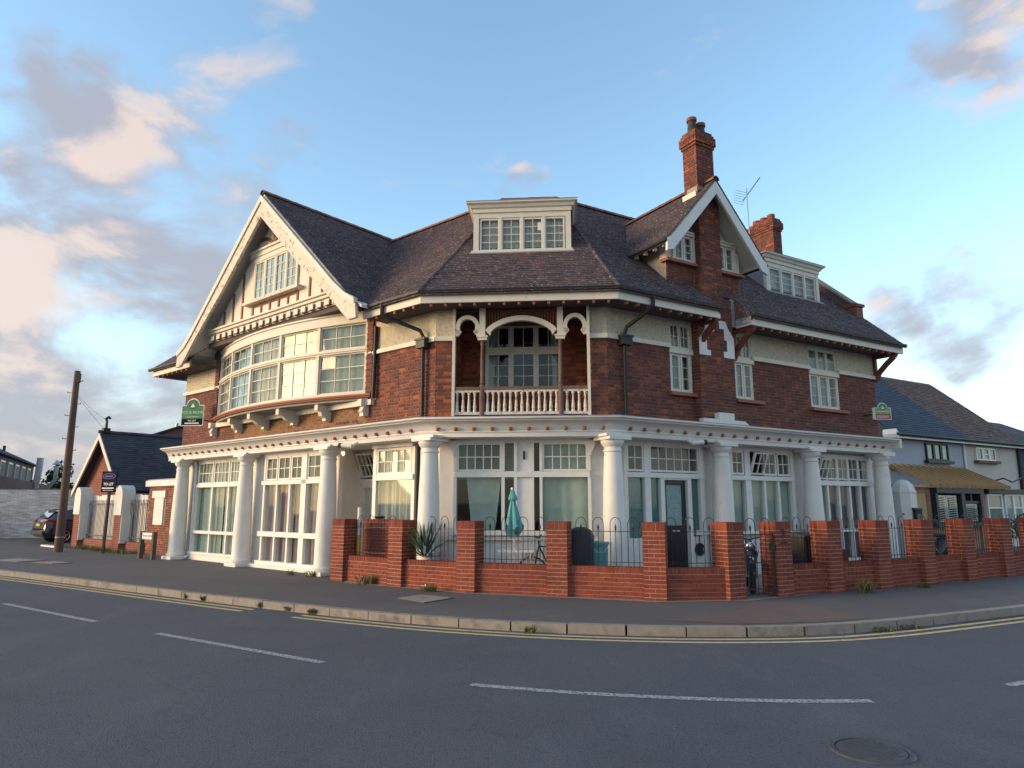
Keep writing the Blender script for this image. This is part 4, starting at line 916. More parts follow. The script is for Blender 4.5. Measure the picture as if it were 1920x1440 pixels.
# ------------------------------------------------------------------ the big timbered gable
G = MB(); D0 = .4
G.poly(FL, [(GC, GZ - .5), (GC + 3.5, GZ - .5 - 3.5 * GK), (GC + 3.5, 6.55), (GC - 3.5, 6.55), (GC - 3.5, GZ - .5 - 3.5 * GK)], .1, D0)
gable = G.build('gable_wall', 'cream', house)
tm_ = MB()
def stud(u, z0, z1, w=.075): tm_.box(FL, u - w / 2, u + w / 2, D0 - .02, D0 + .025, z0, z1)
for u in (3.15, 3.65, 4.2, 8.12, 8.62, 9.05, 7.6): stud(u, 6.86, min(gz(u) - .55, 8.3 if u not in (4.2, 7.6) else 8.4))
for u in (4.75, 5.2, 5.65, 6.1, 6.55, 7.0): stud(u, 6.86, 7.2)
tm_.box(FL, 4.72, 7.04, D0 - .02, D0 + .02, 7.16, 7.22)
# forked brace under the apex
tm_.box(FL, 6.05, 6.13, D0 - .02, D0 + .025, 8.84, 9.5)
for s in (-1, 1):
    pts = [(GC, 8.9), (GC + s * .2, 9.05), (GC + s * .38, 9.12), (GC + s * .62, 9.14)]
    for a, b in zip(pts[:-1], pts[1:]): tm_.bar(FL(a[0], D0 + .01, a[1]), FL(b[0], D0 + .01, b[1]), .05, .085, up=FL.dn.cross(V((b[0] - a[0], 0, b[1] - a[1])).normalized()) if False else V((0, 0, 1)))
tm_.split('timber_stud', 'brown', gable)
m = MB(); m.box(FL, 5.0, 7.2, D0 - .02, D0 + .08, 8.64, 8.8); m.box(FL, 4.95, 7.25, D0 - .02, D0 + .13, 8.78, 8.84)
m.box(FL, 2.85, 9.35, D0 - .05, D0 + .1, 6.74, 6.86); m.box(FL, 2.8, 9.4, D0 - .05, D0 + .16, 6.82, 6.87); m.box(FL, 2.9, 9.3, -.18, D0 + .02, 6.56, 6.74)
m.split('gable_beam', 'cream', gable)
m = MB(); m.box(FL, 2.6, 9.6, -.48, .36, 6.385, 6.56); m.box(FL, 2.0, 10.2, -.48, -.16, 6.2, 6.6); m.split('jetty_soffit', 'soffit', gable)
for k in range(19):
    u = 2.98 + k * .342; a_, b_ = FL.basis()
    de = place('dentil', 'brown', gable, FL(u, .36, 6.61), a_ * .17, b_ * .2, V((0, 0, .15)))
    mb = MB(); mb.box(FL, u - .09, u + .09, .46, .485, 6.55, 6.7); mb.build('dentil_face', 'cream', gable)
# gable window: four casements
m, P = MB(), []
for i in range(4): sash(m, P, FL, D0 + .05, 4.78 + i * .54 + .015, 4.78 + (i + 1) * .54 - .015, 7.38, 8.48, 2, 4, .045, .018)
for i in range(5): m.box(FL, 4.78 + i * .54 - .03, 4.78 + i * .54 + .03, D0 - .05, D0 + .06, 7.36, 8.5)
m.box(FL, 4.7, 7.0, D0 - .05, D0 + .07, 8.48, 8.62); m.box(FL, 4.72, 7.0, D0 - .05, D0 + .06, 7.32, 7.38)
gw_ = finish(m, P, 'cream', joined=True)
m = MB(); m.box(FL, 4.5, 7.28, D0 - .03, D0 + .2, 7.24, 7.32); m.build('window_sill', 'peel', gw_)
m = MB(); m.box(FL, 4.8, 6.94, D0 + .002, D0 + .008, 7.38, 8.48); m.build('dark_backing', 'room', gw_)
hang(FL, D0 + .018, 4.8, 6.94, 7.38, 8.45, 'c_pale', 'white net curtains in the window of the big gable', .006, .12)
# gable roof
GD = MB()
def gpt(s, x, d, dz=0): return FL(GC + s * x, d, GZ - GK * x + dz)
for s in (-1, 1):
    GD.prism([gpt(s, 0, .8), gpt(s, 4.2, .8), gpt(s, 4.2, -4.2), gpt(s, 0, -4.2)], [gpt(s, 0, .8, -.08), gpt(s, 4.2, .8, -.08), gpt(s, 4.2, -4.2, -.08), gpt(s, 0, -4.2, -.08)])
groof = GD.build('gable_roof', 'white2', house)
gT = math.atan(GK); SL = 4.5 / math.cos(gT)
for s in (-1, 1):
    O = FL(GC + s * 4.5, .84, GZ - GK * 4.5 + .0); es = -FL.dn; et = -FL.du * s * math.cos(gT) + V((0, 0, math.sin(gT)))
    def ivg(t):
        z = GZ - GK * 4.5 + t * math.sin(gT); dm = .5 - (z - 6.2) / KS
        return [(0, max(.1, .84 - dm + .25))]
    # bell-cast foot: first rows lie flatter
    tiles(TL, groof, 'tile', O + V((0, 0, .02)), es, et, SL - .02, ivg)
ridge_run(groof, FL(GC, .86, GZ + .04), FL(GC, -3.9, GZ + .04))
# bargeboards: two heavy boards with a moulding, flaking paint
def barge(s):
    out_ = [(0, GZ - .06), (2.2, GZ - .06 - 2.2 * GK), (3.6, GZ - .06 - 3.6 * GK), (4.05, GZ - .06 - 3.98 * GK), (4.42, GZ - .06 - 4.2 * GK), (4.48, 5.84), (4.2, 5.84), (3.98, 6.02), (3.45, 6.52), (2.0, GZ - .68 - 2.0 * GK), (0, GZ - .68)]
    mb = MB(); mb.poly(FL, [(GC + s * x, z) for x, z in out_], .78, .86); o = mb.build('bargeboard', 'peel', house)
    top = out_[:5]; low = [(0, GZ - .24), (2.2, GZ - .24 - 2.2 * GK), (3.6, GZ - .24 - 3.6 * GK), (4.0, GZ - .22 - 3.96 * GK), (4.44, GZ - .2 - 4.2 * GK)]
    mb = MB(); mb.poly(FL, [(GC + s * x, z) for x, z in top] + [(GC + s * x, z) for x, z in low[::-1]], .855, .9); mb.build('barge_moulding', 'cream', o)
for s in (-1, 1): barge(s)
m = MB()
for s in (-1, 1): m.prism([gpt(s, 4.2, .8), gpt(s, 4.6, .8, .12), gpt(s, 4.6, -.6, .12), gpt(s, 4.2, -.6)], [gpt(s, 4.2, .8, -.08), gpt(s, 4.6, .8, .06), gpt(s, 4.6, -.6, .06), gpt(s, 4.2, -.6, -.08)])
m.split('gable_eave', 'cream', groof)

# ------------------------------------------------------------------ recessed balcony on the corner front
LB = -1.45
m = MB(); m.box(FC, .3, .45, LB - .1, -.2, 3.44, 5.95); m.box(FC, 3.43, 3.58, LB - .1, -.2, 3.44, 5.95); cells(m, FC, .3, 3.58, 3.44, 5.95, LB - .15, LB, [(1.02, 2.8, 4.3, 5.9)])
lg = m.build('balcony_recess', 'brown', house)
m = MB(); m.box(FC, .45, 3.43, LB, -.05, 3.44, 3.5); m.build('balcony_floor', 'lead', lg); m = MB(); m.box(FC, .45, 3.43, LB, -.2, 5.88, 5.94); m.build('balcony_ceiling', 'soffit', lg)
FS0 = Fr(FC(.45, 0, 0), FC.dn, FC.du); bricks(BR, lg, 'brick_o', FS0, .012, LB, -.2, 3.5, 5.85)
FS1 = Fr(FC(3.43, 0, 0), FC.dn, -FC.du); bricks(BR, lg, 'brick_o', FS1, .012, LB, -.2, 3.5, 5.85)
bricks(BR, lg, 'brick_o', FC, LB + .012, .46, 3.42, 3.5, 5.85, [(.98, 2.84, 4.25, 5.95)])
m, P = MB(), []
for i in range(3):
    a = 1.02 + i * .594; sash(m, P, FC, LB + .0, a + .02, a + .574, 4.36, 5.22, 2, 3, .042, .018); sash(m, P, FC, LB, a + .02, a + .574, 5.32, 5.88, 2, 1, .042, .018)
m.box(FC, 1.0, 2.82, LB - .1, LB + .02, 5.22, 5.32); m.box(FC, .96, 2.86, LB - .1, LB + .05, 4.28, 4.36)
for u in (1.0, 1.594, 2.188, 2.78): m.box(FC, u, u + .04, LB - .1, LB + .02, 4.36, 5.9)
finish(m, P, 'cream')
hang(FC, LB - .15, 1.0, 1.3, 4.3, 5.9, 'c_net', 'net curtain drawn to the left behind the balcony window', .03, .1); hang(FC, LB - .15, 2.55, 2.84, 4.3, 5.9, 'c_net', 'net curtain drawn to the right behind the balcony window', .03, .1, -.1)
# balustrade
m = MB(); m.box(FC, .46, 3.42, -.13, -.03, 4.1, 4.165)
ba = m.build('balustrade_rail', 'wornbrown', lg)
m = MB(); m.box(FC, .46, 3.42, -.11, -.05, 4.05, 4.1); m.box(FC, .46, 3.42, -.11, -.05, 3.56, 3.62); m.split('balustrade_base', 'balu', ba)
bp = [(.038, 3.62), (.038, 3.66), (.03, 3.67), (.036, 3.7), (.034, 3.76), (.022, 3.88), (.018, 3.95), (.03, 3.97), (.018, 3.985), (.024, 4.0), (.036, 4.02), (.036, 4.05)]
c0 = FC(0, -.08, 0); mb = MB(); mb.lathe(c0, bp, 10); b0 = mb.build('baluster', 'balu', ba, smooth=True)
us = [.56 + .128 * k for k in range(4)] + [1.22 + .124 * k for k in range(13)] + [2.93 + .128 * k for k in range(4)]
for k, u in enumerate(us):
    o = b0 if k == 0 else b0.copy()
    if k: col.objects.link(o)
    o.parent = ba; o.location = FC.du * u
pc = [(.06, 3.5), (.06, 4.2), (.035, 4.22), (.05, 4.25), (.038, 4.3), (.042, 4.7), (.032, 5.1), (.05, 5.13), (.034, 5.16), (.034, 5.2)]
for u in (1.1, 2.8):
    m = MB(); m.lathe(FC(u, -.08, 0), pc, 12); o = m.build('balcony_post', 'wornbrown', lg, smooth=True)
    m = MB(); m.box(FC, u - .1, u + .1, -.14, -.02, 5.2, 5.26); m.box(FC, u - .12, u + .12, -.16, 0, 5.26, 5.3); m.box(FC, u - .065, u + .065, -.13, -.03, 5.3, 5.92); m.build('post_head', 'cream', o)
for u in (.475, 3.405):
    m = MB(); m.box(FC, u - .03, u + .03, -.14, -.02, 3.5, 5.92); m.build('side_post', 'cream', lg)
def arch(u0, u1, zs, outer, inner):
    mb = MB(); po = [(u0 + (u1 - u0) * x, z) for x, z in outer]; pi = [(u0 + (u1 - u0) * x, z) for x, z in inner]; n = len(po)
    vs_ = [FC(u, d, z) for d in (-.14, -.03) for u, z in po + pi]; q = 2 * n; fs = []
    for i in range(n - 1): fs += [(i, i + 1, n + i + 1, n + i), (q + i, q + n + i, q + n + i + 1, q + i + 1), (i, q + i, q + i + 1, i + 1), (n + i, n + i + 1, q + n + i + 1, q + n + i)]
    fs += [(0, n, q + n, q), (n - 1, q + n - 1, q + 2 * n - 1, 2 * n - 1)]; mb.add(vs_, fs); mb.build('arch', 'cream', lg)
NA = 24; xs = [i / NA for i in range(NA + 1)]
arch(1.165, 2.735, 5.3, [(x, 5.42 + .32 * (1 - (2 * x - 1) ** 2) ** .8) for x in xs], [(min(.93, max(.07, x)), 5.3 + (.0 if x in (0, 1) else .02 + .31 * max(0, 1 - ((2 * x - 1) / .9) ** 2) ** .7)) for x in xs])
for a, b in ((.505, 1.035), (2.865, 3.375)):
    th = [math.pi * (1.22 - 1.44 * i / NA) for i in range(NA + 1)]
    arch(a, b, 5.3, [(.5 + .5 * math.cos(t) * (1 if 0 < t < math.pi else 1.0), 5.5 + .27 * math.sin(t)) for t in th], [(.5 + .33 * math.cos(t), 5.5 + .185 * math.sin(t)) for t in th])
    m = MB(); 
    for s in (0, 1):
        x = a if s == 0 else b; sg = 1 if s == 0 else -1
        m.poly(FC, [(x, 5.3), (x + sg * .06, 5.3), (x + sg * .1, 5.36), (x + sg * .13, 5.4), (x + sg * .1, 5.44), (x, 5.44)], -.14, -.03)
    m.split('arch_foot', 'cream', lg)
# dark lattice panel above the arches
m = MB()
for k in range(26):
    u = 1.19 + k * .061; x = (u - 1.165) / 1.57; zt = 5.44 + .3 * (1 - (2 * x - 1) ** 2) ** .8; m.box(FC, u - .012, u + .012, -.12, -.1, zt, 5.92)
m.box(FC, 1.17, 2.73, -.125, -.1, 5.84, 5.9); m.build('lattice', 'brown', lg)

# ------------------------------------------------------------------ flat roofed dormers
def dormer(fr, u0, u1, d, z0, z1, nl, nc, nr, name, lab, side='tile', back=2.2):
    m, P = MB(), []; W_ = (u1 - u0); o_ = .13
    m.box(fr, u0, u0 + o_, d - .1, d, z0, z1); m.box(fr, u1 - o_, u1, d - .1, d, z0, z1); m.box(fr, u0 - .04, u1 + .04, d - .1, d + .07, z0 - .05, z0 + .03)
    m.box(fr, u0 + o_, u1 - o_, d - .1, d - .005, z1 - .16, z1); m.box(fr, u0 - .02, u1 + .02, d - .1, d + .03, z1 - .03, z1 + .06)
    wl = (W_ - 2 * o_) / nl
    for i in range(nl): sash(m, P, fr, d - .02, u0 + o_ + i * wl + .02, u0 + o_ + (i + 1) * wl - .02, z0 + .04, z1 - .17, nc, nr, .04, .016)
    for i in range(1, nl): m.box(fr, u0 + o_ + i * wl - .03, u0 + o_ + i * wl + .03, d - .1, d - .002, z0 + .03, z1 - .16)
    o = finish(m, P, 'cream', name, joined=(fr is FR))
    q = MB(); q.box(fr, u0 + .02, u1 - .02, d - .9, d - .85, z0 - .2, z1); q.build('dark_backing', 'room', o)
    q = MB(); q.box(fr, u0, u0 + .05, d - back, d - .1, z0 - .3, z1); q.box(fr, u1 - .05, u1, d - back, d - .1, z0 - .3, z1); q.split('dormer_cheek', side, o)
    q = MB(); e = .14; prof_ = [(.03, z1 + .06), (.07, z1 + .08), (.1, z1 + .14), (.16, z1 + .17), (.16, z1 + .2), (.03, z1 + .215)]
    pts = []
    for x, (dd, zz) in [(0, p) for p in prof_]: pass
    n = len(prof_); vs_ = []
    for ua, da, su, sd in ((u0, d - back, -1, 0), (u0, d, -1, 1), (u1, d, 1, 1), (u1, d - back, 1, 0)): vs_ += [fr(ua + su * p, da + sd * p, z) for p, z in prof_]
    q.add(vs_, [(i * n + k, i * n + (k + 1) % n, (i + 1) * n + (k + 1) % n, (i + 1) * n + k) for i in range(3) for k in range(n)] + [tuple(range(n)), tuple(range(4 * n - 1, 3 * n - 1, -1))])
    q.box(fr, u0, u1, d - back, d, z1 + .05, z1 + .2); q.build('dormer_cornice', 'cream', o)
    q = MB(); q.box(fr, u0 - .16, u1 + .16, d - back, d + .165, z1 + .2, z1 + .225); q.build('lead_roof', 'lead', o)
    q = MB(); q.prism([fr(u, dd, zr(dd) + .03) for u, dd in ((u0 - .08, d + .1), (u1 + .08, d + .1), (u1 + .08, d + .02), (u0 - .08, d + .02))], [fr(u, dd, zr(dd) + .045) for u, dd in ((u0 - .08, d + .1), (u1 + .08, d + .1), (u1 + .08, d + .02), (u0 - .08, d + .02))]); q.build('lead_apron', 'lead', o)
    hang(fr, d - .13, u0 + .1, u1 - .1, z0, z1 - .15, 'c_net', lab, .02, .1)
    return o
dm = dormer(FC, .75, 3.08, -.97, 7.57, 8.6, 4, 2, 4, 'dormer', 'white net curtains across the dormer over the corner front')
a_, b_ = FC.basis(); place('paper_sheet', 'print', dm, FC(2.39, -.995, 8.2), a_ * .2, b_ * .004, V((0, 0, .2)))
dormer(FR, 6.5, 8.85, -1.0, 7.5, 8.5, 4, 1, 4, 'dormer', 'white net curtains across the right hand roof dormer', side='lead')

# ------------------------------------------------------------------ gabled dormer and chimney on the right front
RG, RZ, RK = 3.16, 9.5, 1.11
m = MB(); cells(m, FR, 1.9, 2.83, 7.38, 8.0, -.4, -.18, [(2.13, 2.74, 7.42, 8.2)]); cells(m, FR, 3.52, 4.42, 7.38, 8.0, -.4, -.18, [(3.58, 4.2, 7.42, 8.2)])
m.poly(FR, [(2.02, 8.12), (RG, RZ - .16), (4.3, 8.12)], -.4, -.3)
rg = m.split('dormer_gable_wall', 'cream', house)
m = MB()
for u in (1.92, 4.36): m.prism([FR(u, -.19, 6.5), FR(u, -.19, 8.0), FR(u, -1.5, 8.0), FR(u, -1.6, 8.0), FR(u, -.5, 6.5)], [FR(u + .05, -.19, 6.5), FR(u + .05, -.19, 8.0), FR(u + .05, -1.5, 8.0), FR(u + .05, -1.6, 8.0), FR(u + .05, -.5, 6.5)])
m.split('dormer_cheek', 'castg', rg)
for a, b in ((2.14, 2.76), (3.58, 4.2)):
    m, P = MB(), []; wd = (b - a) / 2
    for i in range(2): sash(m, P, FR, -.15, a + i * wd + .01, a + (i + 1) * wd - .01, 7.44, 8.08, 1, 3, .05, .014)
    m.box(FR, a - .05, a + .012, -.3, -.12, 7.4, 8.1); m.box(FR, b - .012, b + .05, -.3, -.12, 7.4, 8.1); m.box(FR, a - .05, b + .05, -.3, -.1, 8.08, 8.14); m.box(FR, a - .0, b + .0, -.3, -.06, 8.14, 8.17)
    o = finish(m, P, 'cream'); q = MB(); q.box(FR, (a if a > 3 else 1.82), (b + .25 if a > 3 else 2.86), -.3, -.04, 7.32, 7.39); q.build('window_sill', 'redtrim', o)
    hang(FR, -.3, a, b, 7.4, 8.2, 'c_pale', 'pale curtain in the gabled dormer window %s of the chimney breast' % ('left' if a < 3 else 'right'), .02, .15)
RD_ = MB()
def rpt(s, x, d, dz=0): return FR(RG + s * x, d, RZ - RK * x + dz)
for s in (-1, 1):
    RD_.prism([rpt(s, 0, .3), rpt(s, 1.6, .3), rpt(s, 1.6, -2.2), rpt(s, 0, -3.2)], [rpt(s, 0, .3, -.06), rpt(s, 1.6, .3, -.06), rpt(s, 1.6, -2.2, -.06), rpt(s, 0, -3.2, -.06)])
rroof = RD_.build('dormer_gable_roof', 'cream', house)
rT = math.atan(RK); RS = 1.68 / math.cos(rT)
for s in (-1, 1):
    O = FR(RG + s * 1.68, .34, RZ - RK * 1.68); es = -FR.dn; et = -FR.du * s * math.cos(rT) + V((0, 0, math.sin(rT)))
    def ivr(t):
        z = RZ - RK * 1.68 + t * math.sin(rT); dm_ = .5 - (z - 6.2) / KS; u = abs(1.68 - t * math.cos(rT))
        return sub_intervals((0, .34 - dm_ + .2), [(.28, .72)] if u < .3 else [])
    tiles(TL, rroof, 'tile', O + V((0, 0, .01)), es, et, RS - .02, ivr)
ridge_run(rroof, FR(RG, .35, RZ + .03), FR(RG, .06, RZ + .03)); ridge_run(rroof, FR(RG, -.38, RZ + .03), FR(RG, -3.0, RZ + .03))
for s in (-1, 1):
    m = MB(); o_ = [(0, RZ - .04), (1.55, RZ - .04 - 1.55 * RK), (1.68, RZ - .06 - 1.6 * RK), (1.7, RZ - .3 - 1.66 * RK), (1.5, RZ - .3 - 1.6 * RK), (0, RZ - .36)]
    m.poly(FR, [(RG + s * x, z) for x, z in o_], .28, .34); m.build('bargeboard', 'white', house)
m = MB()
for s in (-1, 1): m.bar(FR(RG + s * 1.62, .3, RZ - RK * 1.62 - .06), FR(RG + s * 1.62, -1.6, RZ - RK * 1.62 - .06), .05, .1)
ef = m.split('dormer_fascia', 'cream', rroof)
for k in range(5):
    a_, b_ = FR.basis(); place('rafter_end', 'cream', ef, FR(RG - 1.56, .1 - k * .32, RZ - RK * 1.56 - .2), a_ * .1, b_ * .05, V((0, 0, .07)))
m = MB()
for s in (-1, 1): m.tube([FR(RG + s * 1.72, .32, RZ - RK * 1.7), FR(RG + s * 1.72, -1.6, RZ - RK * 1.7)], .045, 8)
m.split('dormer_gutter', 'gutter', rroof)
# chimney over it
def chimney(fr, u0, u1, d0, d1, z0, z1, pots, out, lab=None):
    m = MB(); m.box(fr, u0 + .012, u1 - .012, d0 + .012, d1 - .012, z0, z1); c = m.build('chimney', 'mortar', house)
    f1, f2, f3 = fr, Fr(fr(u0, 0, 0), fr.dn, -fr.du), Fr(fr(u1, 0, 0), fr.dn, fr.du)
    mf = lambda u, z: 'brick_o' if random.random() < .22 else 'brick'
    def ring(e, za, zb):
        bricks(BR, c, 'brick', f1, d1 + e, u0 - e, u1 + e, za, zb, matfn=mf); bricks(BR, c, 'brick', f2, e, d0 - e, d1 + e - .04, za, zb, matfn=mf); bricks(BR, c, 'brick', f3, e, d0 - e, d1 + e - .04, za, zb, matfn=mf)
    zc = z1 - .45; ring(0, z0, zc); ring(.03, zc, zc + .075); ring(.06, zc + .075, zc + .3); ring(.03, zc + .3, zc + .375); ring(0, zc + .375, z1)
    m = MB(); m.box(fr, u0 - .018, u1 + .018, d0 - .018, d1 + .018, zc + .01, zc + .36); m.build('chimney_core', 'mortar', c)
    for (pu, pd, ph) in pots:
        m = MB(); m.lathe(fr(pu, pd, z1 - .02), [(.11, 0), (.115, .1), (.105, ph * .6), (.1, ph - .09)], 16); pt_ = m.build('chimney_pot', 'pot_d' if ph > .3 else 'pot', c, smooth=True); m = MB(); m.lathe(fr(pu, pd, z1 - .02), [(.1, ph - .09), (.13, ph - .08), (.13, ph), (.1, ph)], 16); m.build('pot_rim', 'pot', pt_, smooth=True)
    return c
chimney(FR, 2.85, 3.46, -.42, .03, 9.0, 10.95, [(3.0, -.2, .42), (3.3, -.2, .36)], BR)
m = MB()
for k in range(4): m.box(FR, 2.78 - .0, 2.85, -.42 + k * .11, -.31 + k * .11, RZ - RK * .34, RZ - RK * .31 + .1 + .0)
m.split('lead_flashing', 'cream', rroof)
chimney(FR, 9.55, 9.98, -4.0, -3.0, 8.6, 11.25, [(9.76, -3.2, .2), (9.76, -3.5, .18), (9.76, -3.8, .18)], BR)
# party wall parapet at the right end
m = MB()
pp = [(d, zr(d) + .32) for d in (-.75, -2.4, RD)] ; lo = [(d, zr(d) - .3) for d in (RD, -2.4, -.75)]
Fp = Fr(FR(10.02, 0, 0), FR.dn, FR.du); m.poly(Fp, pp + lo, 0, .26); par = m.build('party_parapet', 'fbrick2', house)
m = MB()
for (d0, za), (d1, zb) in zip(pp[:-1], pp[1:]): m.bar(FR(10.15, d0, za + .03), FR(10.15, d1, zb + .03), .36, .06)
m.build('coping', 'conc', par)
m = MB(); m.box(FR, 9.98, 10.32, -.95, -.6, zr(-.6) - .4, zr(-.6) + .35); m.box(FR, 9.94, 10.36, -1.0, -.55, zr(-.6) + .35, zr(-.6) + .43); m.build('kneeler', 'fbrick', par)
m = MB(); m.prism([FR(9.86, -.2, 5.95), FR(9.86, -8, 5.95), FR(9.86, RD, zr(RD) - .05)], [FR(10.0, -.2, 5.95), FR(10.0, -8, 5.95), FR(10.0, RD, zr(RD) - .05)]); m.build('end_gable', 'fbrick2', house)
scatter_pieces(BR, 'brick', 'brickwork', 300); scatter_pieces(TL, 'tile', 'tiling', 300)
# security cameras and the porch lamp
def cctv(fr, u, lab, side, d=.24):
    o = empty('security_camera', fr(u, d, 3.0), lab, 'camera'); m = MB(); a, b = fr(u, d + .04, 3.0), fr(u + side * .26, d + .14, 3.02)
    m.tube([a, b], .05, 12); m.build('camera_body', 'white', o, smooth=True); m = MB(); t = (b - a).normalized(); m.tube([b, b + t * .07], .056, 12); m.build('lens_hood', 'black', o, smooth=True)
    m = MB(); m.tube([a, fr(u - side * .02, d - .1, 3.09)], .03, 8); m.build('mount', 'white', o)
cctv(FR, 2.0, 'white security camera under the cornice beside the black front door', 1); cctv(FL, 2.3, 'white security camera under the cornice over the left porch', 1, .26)
o = empty('porch_lamp', FL(3.6, -.4, 2.9), 'small lit bulb under the left porch ceiling', 'lamp'); m = MB(); m.sphere(FL(3.6, -.4, 2.93), .05, .05, .05); m.build('bulb', 'bulb', o, smooth=True)
m = MB(); m.lathe(FL(3.6, -.4, 2.97), [(.035, 0), (.045, .05), (.07, .06), (.07, .09)], 12); m.build('lamp_holder', 'castg', o)
# television aerial on the far chimney
o = empty('tv_aerial', FR(9.3, -3.2, 10.4), 'thin television aerial on a mast beside the rear chimney', 'aerial')
m = MB(); b = FR(9.1, -3.6, 10.3); m.tube([b, b + V((0, 0, 2.15))], .02, 6); m.build('mast', 'steel', o)
m = MB(); c = b + V((0, 0, 1.85)); dv = V((.55, -.2, .75)).normalized(); m.tube([c - dv * .25, c + dv * .75], .014, 5); sd = V((.3, .9, .1)).normalized()
for k in range(7): q = c + dv * (.1 + k * .1); m.tube([q - sd * .12, q + sd * .12], .008, 4)
m.build('boom', 'iron', o)
m = MB()
for k in range(6): q = c + V((-.3 + .02 * k, 0, -.3 + k * .09)); m.tube([q - V((.22, .1, 0)), q + V((.22, .1, 0))], .007, 4)
m.build('reflector', 'steel', o)
# ------------------------------------------------------------------ garden wall, piers, railings, gate
gwall = empty('garden_wall', V((3, 13, 0)), 'low red brick garden wall with tall piers and hooped iron railings round the corner', 'wall')
GB = []
PIERS = [(-3.9, 15.62), (-2.43, 14.5), (-.9, 13.52), (.82, 12.92), (2.5, 12.36), (4.0, 12.5), (5.04, 12.95), (6.24, 13.52), (7.5, 14.12), (8.85, 14.85), (10.27, 15.68), (11.7, 16.5), (13.1, 17.3)]
def pdir(i):
    if i >= 5: d = V((PIERS[-1][0] - PIERS[5][0], PIERS[-1][1] - PIERS[5][1], 0))
    elif i in (2, 3, 4): d = V((1, -.32, 0)) if i != 2 else V((1, -.45, 0))
    else: d = V((PIERS[2][0] - PIERS[0][0], PIERS[2][1] - PIERS[0][1], 0))
    return d.normalized()
PW, PH = .41, 1.35
frs = []
for i, (x, y) in enumerate(PIERS):
    d = pdir(i); n = V((d.y, -d.x, 0)); f = Fr((x, y, 0), d, n); frs.append(f); h = PW / 2; n_c = 17; ch_ = .0755
    m = MB(); m.box(f, -h + .012, h - .012, -PW + .012, -.012, -.1, PH - .012); pier = m.build('pier', 'mortar_r', gwall); a, b = f.basis()
    j = .0125
    def add(u0, u1, d0, d1, z0, z1): GB.append((pier, 'brick_r', f((u0 + u1) / 2, (d0 + d1) / 2 + random.uniform(-.0025, .0025), (z0 + z1) / 2), a * (u1 - u0 - j), b * (d1 - d0 - j), V((0, 0, z1 - z0 - j))))
    q = PW / 4 + .005
    for r in range(n_c - 1):
        z0, z1 = -.02 + r * ch_, -.02 + (r + 1) * ch_
        if r % 2 == 0:
            add(-h, 0, -q, 0, z0, z1); add(0, h, -q, 0, z0, z1); add(-h, -h + q, -PW + q, -q, z0, z1); add(h - q, h, -PW + q, -q, z0, z1); add(-h, 0, -PW, -PW + q, z0, z1); add(0, h, -PW, -PW + q, z0, z1)
        else:
            for s in (-1, 1): add(min(s * h, s * (h - q)), max(s * h, s * (h - q)), -PW / 2, 0, z0, z1); add(min(s * h, s * (h - q)), max(s * h, s * (h - q)), -PW, -PW / 2, z0, z1)
            add(-h + q, h - q, -q, 0, z0, z1); add(-h + q, h - q, -PW, -PW + q, z0, z1)
    z0 = -.02 + (n_c - 1) * ch_; nb = 5
    for k in range(nb): add(-h + PW * k / nb, -h + PW * (k + 1) / nb, -PW / 2, 0, z0, PH); add(-h + PW * k / nb, -h + PW * (k + 1) / nb, -PW, -PW / 2, z0, PH)
hoop_mesh = {}
def railing(f, u0, u1, zb, par, skew=0):
    m = MB(); m.bar(f(u0, -.2, 1.17), f(u1, -.2, 1.17), .012, .012); m.bar(f(u0, -.2, .62), f(u1, -.2, .62), .012, .012); rl = m.build('railing', 'black', par)
    nh = max(1, int((u1 - u0 + .08) / .31)); st_ = (u1 - u0) / nh
    for k in range(nh):
        c = u0 + (k + .5) * st_; r = .1
        pts = [f(c - r, -.2, zb)] + [f(c - r, -.2, 1.3)] + [f(c - r * math.cos(math.pi * t / 8), -.2, 1.3 + r * 1.25 * math.sin(math.pi * t / 8)) for t in range(1, 8)] + [f(c + r, -.2, 1.3), f(c + r, -.2, zb)]
        m = MB(); m.tube(pts, .0065, 5); m.build('hoop', 'black', rl)
        m = MB(); m.tube([f(c, -.2, zb), f(c, -.2, 1.2)], .0065, 5); m.lathe(f(c, -.2, 1.19), [(.007, 0), (.02, .012), (.012, .03), (.021, .05), (.001, .12)], 6); m.build('spear_bar', 'black', rl)
for i in range(len(PIERS) - 1):
    if i == 5: continue
    a, b = frs[i](PW / 2, 0, 0), frs[i + 1](-PW / 2, 0, 0); t = b - a; L_ = t.length; n = V((t.y, -t.x, 0)).normalized(); f = Fr(a - n * .1, t, n)
    m = MB(); m.box(f, -.03, L_ + .03, -.21, -.012, -.1, .545); wp = m.build('wall_panel', 'mortar_r', gwall)
    bricks(GB, wp, 'brick_r', f, 0, .0, L_, -.02, .44, course=.0765, bond='stretcher', depth=.1)
    k = 0; u = 0.
    aa, bb = f.basis()
    while u < L_ - .03:
        w_ = min(.0755, L_ - u); GB.append((wp, 'brick_r', f(u + w_ / 2, -.11 + random.uniform(-.002, .002), .5), aa * (w_ - .0125), bb * .215, V((0, 0, .105)))); u += .0755
    railing(f, .03, L_ - .03, .555, gwall)
# return wall behind the first panel
f = Fr((-3.45, 16.2, 0), (1.2, -.85), (-.85, -1.2)); L_ = 1.35
m = MB(); m.box(f, 0, L_, -.21, -.012, 0, 1.33); wp = m.build('return_wall', 'mortar_r', gwall); bricks(GB, wp, 'brick_r', f, 0, 0, L_, 0, 1.34, bond='stretcher')
scatter_pieces(GB, 'brick', 'brickwork', 300)
